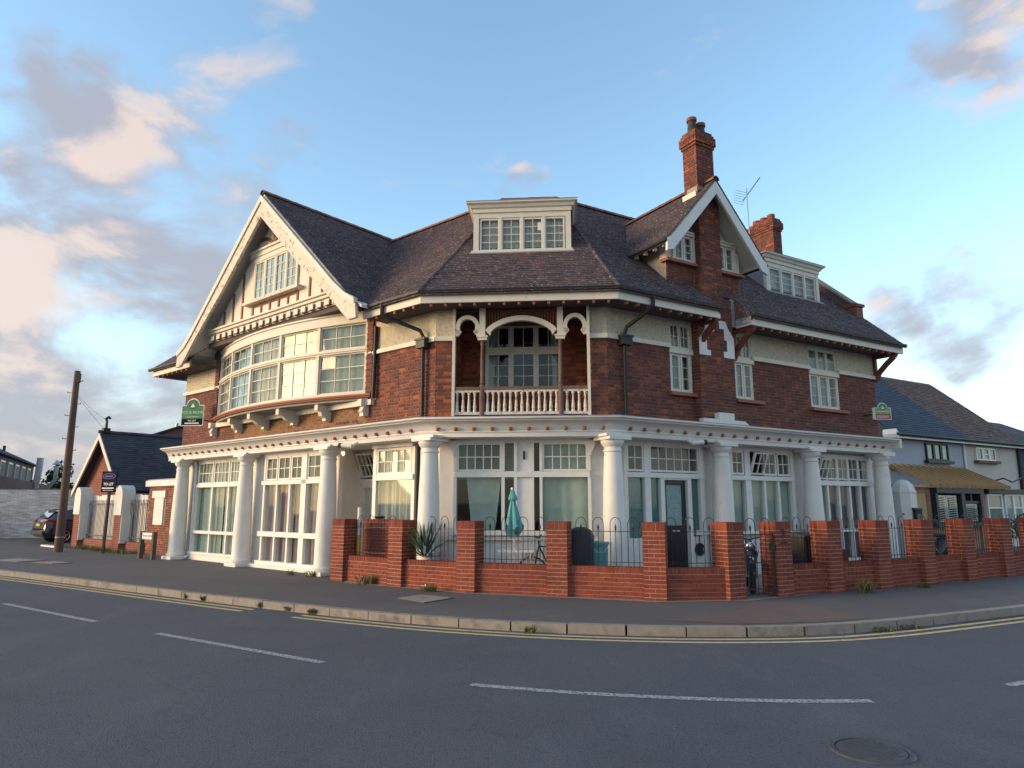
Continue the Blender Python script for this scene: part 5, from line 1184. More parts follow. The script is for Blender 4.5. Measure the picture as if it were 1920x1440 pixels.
# the iron gate
a, b = frs[5](PW / 2, 0, 0), frs[6](-PW / 2, 0, 0); t = b - a; n = V((t.y, -t.x, 0)).normalized(); f = Fr(a - n * .0, t, n); L_ = t.length
gate = empty('iron_gate', f(L_ / 2, -.05, 0), 'narrow black iron gate with hooped top between two brick piers', 'gate')
m = MB()
for u in (.03, L_ - .03): m.bar(f(u, -.06, .03), f(u, -.06, 1.15), .02, .02, up=V((0, 1, 0)))
for z in (.06, .16, .62, 1.12): m.bar(f(.03, -.06, z), f(L_ - .03, -.06, z), .015, .02)
m.build('gate_frame', 'black', gate)
nh = 2; st_ = (L_ - .06) / nh
for k in range(nh):
    c = .03 + (k + .5) * st_; r = st_ * .33
    m = MB(); m.tube([f(c - r, -.06, .06), f(c - r, -.06, 1.28)] + [f(c - r * math.cos(math.pi * q / 8), -.06, 1.28 + r * 1.2 * math.sin(math.pi * q / 8)) for q in range(1, 8)] + [f(c + r, -.06, 1.28), f(c + r, -.06, .06)], .007, 5); m.build('hoop', 'black', gate)
    m = MB(); m.tube([f(c, -.06, .06), f(c, -.06, 1.2)], .007, 5); m.lathe(f(c, -.06, 1.19), [(.007, 0), (.02, .012), (.012, .03), (.021, .05), (.001, .12)], 6); m.build('spear_bar', 'black', gate)
m = MB(); m.box(f, L_ - .12, L_ - .03, -.06, -.02, .82, .95); m.build('latch', 'black', gate)
# painted house number 3 and a dark smear on the pier by the gate
f6 = frs[6]; text('3', .22, 'black', f6, -.02, .006, 1.06, gwall, 'house_number', bold=.006)
m = MB(); m.poly(f6, [(-.12, .98), (.08, .99), (.09, .955), (-.09, .945)], .004, .007); m.build('paint_smear', 'black', gwall)

# ------------------------------------------------------------------ things in the yard
m = MB(); m.add([(-3.6, 15.2, .006), (-.9, 13.4, .006), (2.5, 12.2, .006), (4.2, 12.4, .006), (12, 17.2, .006), (11, 20, .006), (2.2, 14.9, .006), (-1.7, 15.1, .006), (-4.0, 16.8, .006)], [tuple(range(9))])
tag(m.build('yard_paving', 'conc', fix=False), kind='structure')
# closed parasol
par_ = empty('parasol', V((.02, 13.7, 0)), 'closed teal parasol standing through a small white garden table', 'parasol')
m = MB(); m.tube([(.06, 13.7, 0), (.04, 13.7, 1.1), (.0, 13.7, 1.95)], .017, 8); m.build('pole', 'white2', par_)
prof_ = [(0., 1.965), (.03, 1.95), (.05, 1.88), (.085, 1.79), (.088, 1.765), (.05, 1.72), (.075, 1.6), (.115, 1.4), (.15, 1.25), (.158, 1.2), (.12, 1.12), (.07, 1.07)]
mb = MB(); nn_ = 40; vs_ = []
for j, (r, z) in enumerate(prof_):
    for k in range(nn_):
        a = 6.2832 * k / nn_; fold = 1 + (.20 if j > 5 else .06) * math.sin(6 * a + z * 2.2) + .07 * math.sin(13 * a + z * 3); rr = r * fold
        zz = z + (.055 * math.sin(5 * a + .8) if j >= len(prof_) - 3 else 0); vs_.append(V((.01 + (1.95 - z) * .03 + rr * math.cos(a), 13.7 + rr * math.sin(a), zz)))
mb.add(vs_, [(i * nn_ + k, i * nn_ + (k + 1) % nn_, (i + 1) * nn_ + (k + 1) % nn_, (i + 1) * nn_ + k) for i in range(len(prof_) - 1) for k in range(nn_)]); mb.build('canopy', 'teal', par_, smooth=True)
m = MB(); m.lathe((.0, 13.7, 1.95), [(.022, 0), (.028, .02), (.012, .045)], 10); m.build('finial', 'print', par_)
# table
tb = empty('garden_table', V((.1, 13.85, 0)), 'small white folding garden table under the closed parasol', 'table'); ft = Fr((.1, 13.85, 0), (1, -.1), (-.1, -1))
m = MB(); 
for k in range(6): m.box(ft, -.36, .36, -.3 + k * .1, -.215 + k * .1, .765, .785)
m.build('table_top', 'white2', tb)
m = MB(); m.box(ft, -.34, .34, -.3, .28, .745, .764); m.build('apron', 'white2', tb)
for s in (-1, 1):
    for e in (-1, 1): m = MB(); m.tube([ft(s * .28, e * .25, .75), ft(s * .3, -e * .2, 0)], .012, 6); m.build('leg', 'white2', tb)
m = MB(); m.tube([ft(-.3, 0, .38), ft(.3, 0, .38)], .01, 6); m.build('stretcher', 'white2', tb)
# slatted white chair beside the pier
def slat_chair(x, y, ang, label, seat=.44, hh=.98, w_=.42, fm='white2'):
    o = empty('garden_chair', V((x, y, 0)), label, 'chair'); f = Fr((x, y, 0), (math.cos(ang), math.sin(ang)), (math.sin(ang), -math.cos(ang)))
    for s in (-1, 1):
        m = MB(); m.bar(f(s * w_ / 2, -.22, 0), f(s * w_ / 2, -.14, hh), .025, .03); m.build('leg', fm, o)
        m = MB(); m.bar(f(s * w_ / 2, .22, 0), f(s * w_ / 2, .16, seat), .025, .03); m.build('leg', fm, o)
    m = MB(); m.box(f, -w_ / 2, w_ / 2, -.2, .22, seat, seat + .03); m.build('seat', fm, o)
    m = MB(); m.bar(f(-w_ / 2, -.14, hh), f(w_ / 2, -.14, hh), .03, .04); m.bar(f(-w_ / 2, -.17, seat + .12), f(w_ / 2, -.17, seat + .12), .025, .03)
    for k in range(1, 6): u = -w_ / 2 + w_ * k / 6; m.bar(f(u, -.17, seat + .12), f(u, -.14, hh), .03, .012, up=f.dn)
    m.build('backrest', fm, o)
slat_chair(.44, 13.72, R_(8), 'white chair with upright slats behind the middle pier')
slat_chair(2.98, 13.3, R_(70), 'small white folding chair before the black front door', .4, .72, .34)
# dark dustsheeted barbecue
bq = empty('barbecue', V((1.3, 13.5, 0)), 'barbecue under a bulky dark cover behind the railings', 'barbecue'); fb = Fr((1.28, 13.5, 0), (1, -.2), (-.2, -1))
mb = MB(); rings = [(.30, .25, .05), (.29, .25, .4), (.28, .24, .8), (.26, .22, 1.05), (.2, .17, 1.18), (.1, .08, 1.23), (.005, .005, 1.235)]; vs_ = []; K = 28
for j, (rx, ry, z) in enumerate(rings):
    for k in range(K):
        a = 6.2832 * k / K; c_, s_ = math.cos(a), math.sin(a); e = .6; fx = math.copysign(abs(c_) ** e, c_); fy = math.copysign(abs(s_) ** e, s_); fo = 1 + .035 * math.sin(7 * a + z * 3) * (1 if j < 4 else .3); vs_.append(fb(rx * fx * fo + (.04 if z > 1 else 0), ry * fy * fo, z))
mb.add(vs_, [(i * K + k, i * K + (k + 1) % K, (i + 1) * K + (k + 1) % K, (i + 1) * K + k) for i in range(len(rings) - 1) for k in range(K)]); mb.build('cover', 'cover', bq, smooth=True)
m = MB(); pts = [fb(-.27, .27, 1.12), fb(-.13, .275, 1.03), fb(-.25, .285, .82)]; m.tube(pts, .006, 4); m.build('reflective_piping', 'castg', bq)
for s in (-1, 1): m = MB(); m.lathe(fb(s * .2, 0, 0), [(.04, 0), (.04, .06)], 10); m.build('wheel', 'rubber', bq)
# teal storage crate with a pale frame
cr = empty('storage_crate', V((1.7, 13.65, 0)), 'teal plastic crate leaning by the corner column', 'crate'); fc_ = Fr((1.7, 13.65, 0), (1, -.1), (-.1, -1))
m = MB(); m.poly(fc_, [(-.16, .3), (.14, .3), (.17, .92), (-.19, .92)], -.18, .15); m.build('body', 'teal', cr, bevel=.01)
m = MB(); m.box(fc_, -.21, .19, -.2, .17, .9, .94); m.build('rim', 'teal', cr); m = MB(); m.bar(fc_(.2, .16, .25), fc_(.22, .12, .95), .03, .03); m.build('strut', 'white2', cr)
m = MB(); m.tube([fc_(-.17, .17, .86), fc_(-.05, .19, .76), fc_(.08, .19, .76), fc_(.16, .17, .86)], .006, 5); m.build('handle', 'white2', cr)
m = MB(); m.box(fc_, -.22, .2, -.2, .18, 0, .3); m.build('stand', 'postwood', cr)
# bicycle wheel and bar ends leaning by the table
bk = empty('bicycle', V((.45, 13.75, 0)), 'dark bicycle leaning beside the white table', 'bicycle'); fk = Fr((.42, 13.9, 0), (.9, -.3), (-.3, -.9))
for u in (-.02, .9):
    m = MB(); m.tube([fk(u + .31 * math.cos(q), 0, .33 + .31 * math.sin(q)) for q in [6.2832 * k / 24 for k in range(25)]], .018, 6); w_ = m.build('wheel', 'rubber', bk, smooth=True)
    m = MB()
    for k in range(10): m.tube([fk(u, 0, .33), fk(u + .3 * math.cos(k * .628), 0, .33 + .3 * math.sin(k * .628))], .003, 3)
    m.build('spokes', 'chrome', w_)
m = MB(); fp_ = [(0, .33), (.12, .85), (.62, .82), (.38, .36), (.12, .85)]
for p, q in zip(fp_[:-1], fp_[1:]): m.tube([fk(p[0], 0, p[1]), fk(q[0], 0, q[1])], .016, 6)
m.tube([fk(.9, 0, .33), fk(.38, 0, .36)], .012, 5); m.tube([fk(.9, 0, .33), fk(.62, 0, .82)], .012, 5); m.build('frame', 'black', bk)
m = MB(); m.tube([fk(.1, -.24, 1.06), fk(.1, 0, 1.0), fk(.12, 0, .85)], .013, 6); m.tube([fk(.1, 0, 1.0), fk(.1, .24, 1.06)], .013, 6); m.build('handlebar', 'black', bk)
m = MB(); m.sphere(fk(.66, 0, .92), .13, .06, .035); m.build('saddle', 'redtrim', bk, smooth=True)
# spiky plant
yu = empty('spiky_plant', V((-1.78, 14.42, 0)), 'spiky green plant with sword leaves behind the left railings', 'plant'); m = MB(); rng = random.Random(3)
for k in range(130):
    az = rng.uniform(0, 6.283); el = rng.uniform(.15, 1.45); L_ = rng.uniform(.58, .95) * (1 if el > .6 else .85); base = V((-1.78, 14.42, .58)); d1 = V((math.cos(az) * math.cos(el), math.sin(az) * math.cos(el), math.sin(el))); side = d1.cross(V((0, 0, 1))).normalized() * .024
    a1 = base + d1 * L_ * .5; d2 = (d1 - V((0, 0, .35 * math.cos(el)))).normalized(); tip = a1 + d2 * L_ * .5
    m.add([base - side * .6, base + side * .6, a1 + side, a1 - side, tip], [(0, 1, 2, 3), (3, 2, 4)])
m.build('leaves', 'yucca', yu, fix=False); m = MB(); m.lathe((-1.78, 14.42, 0), [(.06, 0), (.05, .3), (.07, .62)], 8); m.build('stem', 'postwood', yu); m = MB(); m.lathe((-1.78, 14.42, 0), [(.14, 0), (.18, .3), (.19, .32)], 14); m.build('pot', 'plastic', yu)
# wheelie bin
bn = empty('wheelie_bin', V((5.8, 14.15, 0)), 'black wheelie bin standing behind the pier right of the gate', 'bin'); fn = Fr((5.82, 14.15, 0), FR.du, FR.dn)
m = MB(); q0 = [fn(u, d, .06) for u, d in ((-.22, -.24), (.22, -.24), (.22, .24), (-.22, .24))]; q1 = [fn(u, d, 1.02) for u, d in ((-.28, -.3), (.28, -.3), (.28, .3), (-.28, .3))]; m.prism(q0, q1); m.build('body', 'plastic', bn)
m = MB(); m.poly(Fr(fn(-.3, 0, 0), fn.dn, fn.du), [(-.33, 1.02), (.34, 1.02), (.33, 1.07), (.0, 1.12), (-.33, 1.1)], 0, .6); m.build('lid', 'plastic', bn, bevel=.01)
for s in (-1, 1): m = MB(); m.tube([fn(s * .2, -.24, .1), fn(s * .27, -.24, .1)], .1, 14); m.build('wheel', 'rubber', bn)
# planter box
pl = empty('planter_box', V((6.6, 14.2, 0)), 'low dark planter box beside the black bin', 'planter'); fpn = Fr((6.55, 14.3, 0), FR.du, FR.dn); m = MB(); m.box(fpn, -.3, .3, -.13, .13, 0, .72); m.build('trough', 'brown', pl, bevel=.01)
m = MB(); m.box(fpn, -.32, .32, -.15, .15, .72, .76); m.build('rim', 'wornbrown', pl)
# round dark wall ornament, bag and yellow pole
o = empty('hanging_pan', FR(2.78, -.3, .55), 'round dark pan hanging on the white wall by the front door', 'pan'); m = MB(); fp2 = Fr(FR(2.72, -.34, .66), FR.du, FR.dn)
vs_ = [fp2(r * math.cos(6.2832 * k / 24), d, r * math.sin(6.2832 * k / 24)) for r, d in ((.14, .0), (.14, .03), (.115, .025), (.1, .012)) for k in range(24)]; m.add(vs_, [(i * 24 + k, i * 24 + (k + 1) % 24, (i + 1) * 24 + (k + 1) % 24, (i + 1) * 24 + k) for i in range(3) for k in range(24)] + [tuple(range(72, 96))]); m.build('dish', 'black', o, smooth=True)
m = MB(); m.bar(fp2(0, .015, .13), fp2(0, .015, .33), .02, .012, up=FR.dn); m.build('handle', 'black', o)
m = MB(); m.sphere((4.55, 14.75, .22), .2, .18, .22, 14, 10)
m.v = [(x + .02 * math.sin(z * 30 + x * 20), y, z + .03 * math.sin(x * 25)) for x, y, z in m.v]; bg_ = empty('rubbish_bag', V((4.55, 14.75, 0)), 'black rubbish bag against the house behind the railings', 'bag'); m.build('sack', 'cover', bg_, smooth=True)
m = MB(); m.lathe((4.55, 14.75, .42), [(.05, 0), (.03, .04), (.07, .12), (.001, .13)], 9); m.build('knot', 'cover', bg_)
o = empty('yellow_pole', V((-3.48, 15.75, 0)), 'yellow and white striped pole standing behind the first wall panel', 'pole'); m = MB(); m.tube([(-3.46, 15.78, 0), (-3.46, 15.78, .98)], .045, 12); m.build('shaft', 'ylamp', o, smooth=True); m = MB(); m.tube([(-3.46, 15.78, .981), (-3.46, 15.78, 1.6)], .045, 12); m.build('upper_shaft', 'white', o, smooth=True)
m = MB(); m.lathe((-3.46, 15.78, .5), [(.05, 0), (.052, .03), (.05, .06)], 12); m.build('collar', 'black', o)
o = empty('dark_bowl', V((-2.95, 15.5, 1.35)), 'small black bowl resting over the left railings', 'bowl'); m = MB(); m.lathe((-2.95, 15.5, 1.352), [(.08, 0), (.12, .03), (.13, .05), (.11, .05), (.07, .015)], 14); m.build('rim', 'black', o, smooth=True); m = MB(); m.lathe((-2.95, 15.5, 1.35), [(.07, 0), (.08, .004)], 14); m.build('foot', 'black', o)
# motorcycle nose to the gate
mc = empty('motorcycle', V((4.75, 13.7, 0)), 'black motorcycle parked behind the iron gate', 'motorcycle'); fm = Fr((4.5, 13.25, 0), (.25, .97), (.97, -.25))
def wheel_ring(par, u, r, rw):
    m = MB(); m.tube([fm(u + r * math.cos(6.2832 * k / 24), 0, r + rw + r * math.sin(6.2832 * k / 24)) for k in range(25)], rw, 8, caps=False); w_ = m.build('wheel', 'rubber', par, smooth=True)
    m = MB()
    for k in range(8): m.tube([fm(u, 0, r + rw), fm(u + r * .9 * math.cos(k * .785), 0, r + rw + r * .9 * math.sin(k * .785))], .01, 4)
    m.tube([fm(u, -.06, r + rw), fm(u, .06, r + rw)], .05, 10); m.build('rim', 'chrome', w_)
wheel_ring(mc, 0, .26, .055); wheel_ring(mc, 1.35, .26, .06)
m = MB(); prof_ = [(-.05, .62, .10), (.1, .78, .16), (.3, .86, .17), (.6, .84, .16), (.8, .78, .13), (1.2, .82, .12), (1.5, .9, .08)]; vs_ = []
for u, z, hw in prof_:
    for k in range(10): a = 6.2832 * k / 10; vs_.append(fm(u, hw * math.cos(a), z + (.13 if u < 1 else .07) * math.sin(a)))
m.add(vs_, [(i * 10 + k, i * 10 + (k + 1) % 10, (i + 1) * 10 + (k + 1) % 10, (i + 1) * 10 + k) for i in range(6) for k in range(10)] + [tuple(range(10)), tuple(range(60, 70))]); m.build('tank_and_seat', 'bluepaint', mc, smooth=True)
m = MB(); m.poly(Fr(fm(0, -.12, 0), fm.du, fm.dn), [(.3, .25), (.95, .22), (.9, .7), (.25, .72)], 0, .24); m.build('engine', 'iron', mc, bevel=.03)
for s in (-1, 1):
    m = MB(); m.tube([fm(0, s * .08, .32), fm(.22, s * .08, .98)], .022, 8); m.build('fork', 'chrome', mc, smooth=True)
    m = MB(); m.tube([fm(.2, 0, 1.0), fm(.22, s * .3, 1.06), fm(.32, s * .4, 1.05)], .014, 7); m.build('handlebar', 'black', mc); m = MB(); m.tube([fm(.22, s * .3, 1.06), fm(.2, s * .36, 1.24)], .008, 5); m.sphere(fm(.2, s * .36, 1.27), .06, .03, .045); m.build('mirror', 'black', mc, smooth=True)
m = MB(); m.sphere(fm(.06, 0, .88), .1, .1, .1, 14, 8); m.build('headlamp', 'chrome', mc, smooth=True)
m = MB(); m.tube([fm(-.3 * math.cos(q), 0, .32 + .36 * math.sin(q)) for q in [.2 + k * .25 for k in range(9)]], .05, 6); m.build('mudguard', 'bluepaint', mc, smooth=True)

# ------------------------------------------------------------------ weeds
def weed(x, y, z, n, h, sp, label, mat='green', seed=1, flat=False):
    rng = random.Random(seed); m = MB()
    for k in range(n):
        az = rng.uniform(0, 6.283); r = sp * math.sqrt(rng.random()); b = V((x + r * math.cos(az), y + r * math.sin(az) * .5, z)); hh = h * rng.uniform(.45, 1.1); ln = V((rng.uniform(-.5, .5), rng.uniform(-.5, .5), 1)).normalized(); tip = b + ln * hh
        sd = V((math.cos(az * 3), math.sin(az * 3), 0)) * rng.uniform(.004, .008); m.add([b - sd, b + sd, b + ln * hh * .6 + sd * 1.4, b + ln * hh * .6 - sd * 1.4, tip + V((rng.uniform(-.03, .03), rng.uniform(-.03, .03), 0))], [(0, 1, 2, 3), (3, 2, 4)])
        for q in range(3):
            c = b + ln * hh * rng.uniform(.25, .95); w_ = rng.uniform(.012, .03); a2 = rng.uniform(0, 6.28); e = V((math.cos(a2), math.sin(a2), rng.uniform(-.2, .5))) * w_; g = V((-math.sin(a2), math.cos(a2), rng.uniform(-.3, .3))) * w_ * .5; m.add([c, c + e + g, c + e * 2, c + e - g], [(0, 1, 2, 3)])
    return tag(m.build('weed', mat, fix=False), label, 'weed', None)
weed(-3.05, 14.98, 0, 90, .22, .2, 'tall dry weed against the first wall panel beside the leftmost pier', 'dry', 1)
weed(-1.62, 13.72, 0, 60, .14, .15, 'small green weed at the foot of the second wall panel', 'green', 2)
weed(6.75, 13.5, 0, 80, .3, .14, 'yellowing weed in the angle of the wall right of the gate', 'dry', 3)
weed(8.35, 14.35, 0, 40, .1, .14, 'low green weed by the wall right of the yellowing one', 'green', 4)
weed(-4.75, 16.55, 0, 40, .16, .12, 'green weed sprouting beside the last white column base', 'green', 5)
weed(-5.3, 16.9, 0, 30, .14, .1, 'green weed growing from the step under the pink curtained window', 'green', 6)
for k, (x, y, lab) in enumerate([(.26, 10.02, 'round tuft of weed in the kerb joint below the middle pier'), (-6.2, 13.62, 'dark tuft at the kerb farthest left'), (-5.72, 13.3, 'small dark tuft at the kerb, second from the left'), (-4.35, 12.42, 'tuft of weed in the gutter, third from the left'), (-3.75, 12.04, 'dry tuft in the gutter left of the broken yellow line'), (-3.25, 11.72, 'flat dry tuft by the gap in the yellow lines'), (5.25, 10.2, 'flat green tuft in the gutter at the right bend'), (5.75, 10.42, 'straggly dry grass along the right hand kerb')]):
    weed(x, y - .08, -.1, 34, .1 if k < 6 else .06, .08 if k < 6 else .2, lab, 'green' if k in (0, 1, 6) else 'dry', 10 + k)
# ------------------------------------------------------------------ left of the house
an = empty('side_annexe', FL(13.3, -.5, 0), 'low brick annexe wall with white coping and white panel beside the first column', 'annexe')
m = MB(); m.box(FL, 12.1, 14.7, -3, -.4, -.05, 2.3); aw = m.build('wall', 'mortar', an)
AB = []; bricks(AB, aw, 'brick', FL, -.388, 12.1, 14.7, 0, 2.28, [(13.35, 14.25, 1.0, 2.12)], matfn=lambda u, z: 'brick_o' if random.random() < .5 else 'brick')
FA = Fr(FL(14.7, 0, 0), FL.dn, FL.du); bricks(AB, aw, 'brick', FA, .012, -3, -.4, 0, 2.28); scatter_pieces(AB, 'brick', 'brickwork', 300, 120)
m = MB(); m.box(FL, 12.1, 14.85, -3.05, -.3, 2.3, 2.5); m.build('coping', 'white', an)
m = MB(); m.box(FL, 13.45, 14.15, -.4, -.36, 1.0, 1.9); m.box(FL, 13.3, 14.3, -.4, -.33, 1.9, 2.14); m.build('white_panel', 'white', an)
m = MB(); m.prism([FL(u, d, z) for u, d, z in ((12.1, -.35, 2.5), (14.8, -.35, 2.5), (14.8, -3, 2.75), (12.1, -3, 2.75))], [FL(u, d, z) for u, d, z in ((12.1, -.35, 2.54), (14.8, -.35, 2.54), (14.8, -3, 2.79), (12.1, -3, 2.79))]); m.build('felt_roof', 'lead', an)
# boundary wall with round-topped white piers, railings and white boards
bwl = empty('boundary_wall', FL(17, -.3, 0), 'low brick boundary wall with round topped white piers and iron bars at left', 'wall')
m = MB(); m.box(FL, 14.7, 20.6, -.5, -.3, -.05, .36); m.build('low_wall', 'fbrick', bwl)
def white_pier(u):
    m = MB(); m.box(FL, u - .3, u + .3, -.5, -.1, -.05, 1.3); o = m.build('pier', 'fbrick', bwl); m = MB(); pts = [(-.33, 1.3), (.33, 1.3), (.33, 1.95)] + [(.33 * math.cos(q), 1.95 + .42 * math.sin(q)) for q in [k * math.pi / 10 for k in range(1, 10)]] + [(-.33, 1.95)]
    m.poly(Fr(FL(u, 0, 0), FL.du, FL.dn), pts, -.53, -.07); m.build('round_cap', 'white', o); m = MB(); m.box(FL, u - .34, u - .3, -.49, -.11, .3, 1.3); m.build('white_side', 'white', o)
white_pier(16.5); white_pier(20.6)
m = MB()
for k in range(46): u = 14.8 + k * .125; m.tube([FL(u, -.4, .36), FL(u, -.4, 1.85)], .011, 4)
for z in (.5, 1.7): m.bar(FL(14.75, -.4, z), FL(20.4, -.4, z), .02, .03)
tag(m.build('iron_bars', 'iron', bwl), kind='stuff')
bf = empty('board_fence', FL(17.5, -1.2, 0), 'white upright board fence behind the iron bars at left', 'fence')
a_, b_ = FL.basis()
for k in range(30):
    u = 14.8 + k * .2; place('board', 'white' if k not in (9, 10) else 'fbrick', bf, FL(u, -.56 + random.uniform(-.015, .015), 1.08 + random.uniform(-.02, .02)), a_ * .175, b_ * .025, V((0, 0, 1.9)))
m = MB(); m.box(FL, 14.7, 20.8, -.66, -.59, .5, .58); m.box(FL, 14.7, 20.8, -.66, -.59, 1.5, 1.58); m.split('fence_rail', 'white', bf)
# outbuilding
ob = empty('outbuilding', FL(21, -4, 0), 'small red brick outbuilding with steep tiled roof and white bargeboards at left', 'building'); OU, OZ, OK_ = 20.9, 4.66, .96
m = MB(); m.poly(FL, [(OU - 2.1, 0), (OU + 2.1, 0), (OU + 2.1, OZ - 2.1 * OK_ - .1), (OU, OZ - .1), (OU - 2.1, OZ - 2.1 * OK_ - .1)], -9.5, -1.1); m.build('wall', 'fbrick', ob)
orf = MB()
for s in (-1, 1): orf.prism([FL(OU, -.75, OZ), FL(OU + s * 2.5, -.75, OZ - 2.5 * OK_), FL(OU + s * 2.5, -9.6, OZ - 2.5 * OK_), FL(OU, -9.6, OZ)], [FL(OU, -.75, OZ - .07), FL(OU + s * 2.5, -.75, OZ - 2.5 * OK_ - .07), FL(OU + s * 2.5, -9.6, OZ - 2.5 * OK_ - .07), FL(OU, -9.6, OZ - .07)])
orf = orf.build('roof', 'tile_b', ob); OT = []; oT = math.atan(OK_)
for s in (-1, 1): tiles(OT, orf, 'tile_b', FL(OU + s * 2.52, -.72, OZ - 2.52 * OK_ + .01), -FL.dn, -FL.du * s * math.cos(oT) + V((0, 0, math.sin(oT))), 2.5 / math.cos(oT), lambda t: [(0, 8.9)], gauge=.13, wd=.22, ln=.2)
scatter_pieces(OT, 'tile', 'tiling', 300, 0)
for s in (-1, 1):
    m = MB(); m.poly(FL, [(OU, OZ - .02), (OU + s * 2.5, OZ - .02 - 2.5 * OK_), (OU + s * 2.5, OZ - .27 - 2.5 * OK_), (OU, OZ - .27)], -.76, -.7); m.build('bargeboard', 'cream', ob)
m = MB(); m.tube([FL(OU - 2.52, -.8, OZ - 2.55 * OK_), FL(OU - 2.52, -9, OZ - 2.55 * OK_)], .06, 8); m.build('gutter', 'gutter', ob)
m = MB(); m.box(FL, OU - 2.42, OU - 2.38, -9, -.8, OZ - 2.6 * OK_ - .25, OZ - 2.6 * OK_ - .02); m.build('fascia', 'steel', ob)
ridge_run(orf, FL(OU, -.7, OZ + .03), FL(OU, -9.4, OZ + .03), .12, .4, 'tile_b')
m = MB(); c = FL(OU, -.95, OZ); m.box(Fr(c, FL.du, FL.dn), -.13, .13, -.13, .13, 0, .2); m.tube([c + V((0, 0, .2)), c + V((0, 0, .5)), c + V((-.04, 0, .6)), c + V((.06, .02, .68)), c + V((.12, .03, .6))], [.06, .05, .06, .06, .05], 8); m.build('ridge_finial', 'gutter', ob)
# brick house behind the annexe
bh = empty('brick_house', V((-18, 42, 0)), 'plain red brick house end behind the outbuilding roof', 'house'); fbh = Fr((-22.2, 41, 0), (1, .25), (.25, -1))
m = MB(); m.poly(fbh, [(0, 0), (7, 0), (7, 5.6), (4.2, 7.1), (0, 5.6)], -7, 0); m.build('wall', 'fbrick2', bh); m = MB(); m.bar(fbh(-.2, -3.4, 5.55), fbh(4.2, -3.4, 7.2), 7.2, .1); m.bar(fbh(4.2, -3.4, 7.2), fbh(7.2, -3.4, 5.55), 7.2, .1); m.build('roof', 'tile_b', bh)
m = MB(); m.tube([fbh(1.6, -1, 6.0), fbh(1.6, -1, 6.7)], .09, 8); m.build('vent_pipe', 'steel', bh)
# long white brick wall at the back of the yard
m = MB(); fw = Fr((-31, 34.6, 0), (1, .18), (.18, -1)); m.box(fw, 0, 18, -.25, 0, 0, 2.45); o = empty('yard_wall', fw(9, 0, 0), 'long whitewashed brick wall across the back of the side yard', 'wall'); m.build('wall_face', 'wbrick', o)
a_, b_ = fw.basis()
for k in range(60): place('coping_brick', 'fbrick2', o, fw(.15 + k * .3, -.125, 2.485 + random.uniform(-.01, .015)), a_ * random.uniform(.2, .285), b_ * .24, V((0, 0, .07)))
# terrace block far left
tb_ = empty('terrace_block', V((-42, 60, 0)), 'long far terrace of brick flats with a chimney at the left edge', 'building'); ft_ = Fr((-39.5, 50, 0), (-.40, .916), (.916, .40))
ft_ = Fr((-37.6, 49, 0), (-.47, .883), (.883, .47))
m = MB(); m.box(ft_, -14, 24, -9, 0, 0, 5.75); m.build('wall', 'fbrick2', tb_); m = MB(); m.prism([ft_(-14.3, .35, 5.7), ft_(24.3, .35, 5.7), ft_(24.3, -4.5, 8.0), ft_(-14.3, -4.5, 8.0)], [ft_(-14.3, .35, 5.55), ft_(24.3, .35, 5.55), ft_(24.3, -9.3, 5.55), ft_(-14.3, -9.3, 5.55)]); m.build('roof', 'tile_b', tb_)
for k in range(10):
    u = -12.5 + k * 3.6; m = MB(); m.box(ft_, u, u + 1.9, -.05, .06, 3.5, 5.2); w_ = m.build('window', 'upvc', tb_)
    for j in range(3): a_, b_ = ft_.basis(); place('pane', 'navy', w_, ft_(u + .35 + j * .6, .05, 4.35), a_ * .5, b_ * .05, V((0, 0, 1.45)))
m = MB(); m.box(ft_, 3, 4.6, -4.2, -3.0, 6.5, 8.6); m.build('chimney', 'fbrick', tb_)
for u in (9, 13, 17): m = MB(); m.tube([ft_(u, -1.6, 6.2), ft_(u, -1.6, 7.1)], .12, 7); m.build('vent_pipe', 'gutter', tb_)
m = MB(); m.box(ft_, -14, 22, 0, 3, 0, 3.3); m.build('lower_extension', 'fbrick2', tb_)
def flue(x, y, z, r, lab, capped=False):
    o = empty('metal_flue', V((x, y, 0)), lab, 'flue'); m = MB(); m.tube([(x, y, 0), (x, y, z * .62), (x + .05, y, z * .66), (x + (.5 if capped else .12), y, z * .78), (x + (.5 if capped else .16), y, z)], r, 12); m.build('duct', 'steel', o, smooth=True)
    m = MB(); m.lathe((x, y, z * .55), [(r * 1.12, 0), (r * 1.12, .12)], 12); m.build('collar', 'steel', o)
    if capped: m = MB(); m.lathe((x + .5, y, z + .12), [(r * 2.2, 0), (.02, .35)], 12); m.build('cowl', 'steel', o)
flue(-34.9, 50.5, 5.1, .22, 'wide galvanised flue rising over the white yard wall'); flue(-34.2, 50.8, 4.5, .14, 'thin galvanised flue with conical cowl beside the wide one', True)
o = empty('flood_light', V((-35.6, 49, 3.3)), 'small lit lamp on the far building above the white wall', 'lamp'); m = MB(); m.sphere((-35.9, 48.2, 3.55), .16, .16, .16); m.build('bulb', 'bulb', o, smooth=True); m = MB(); m.tube([(-35.9, 48.2, 3.6), (-36.4, 49.2, 3.7)], .05, 6); m.build('arm', 'gutter', o)
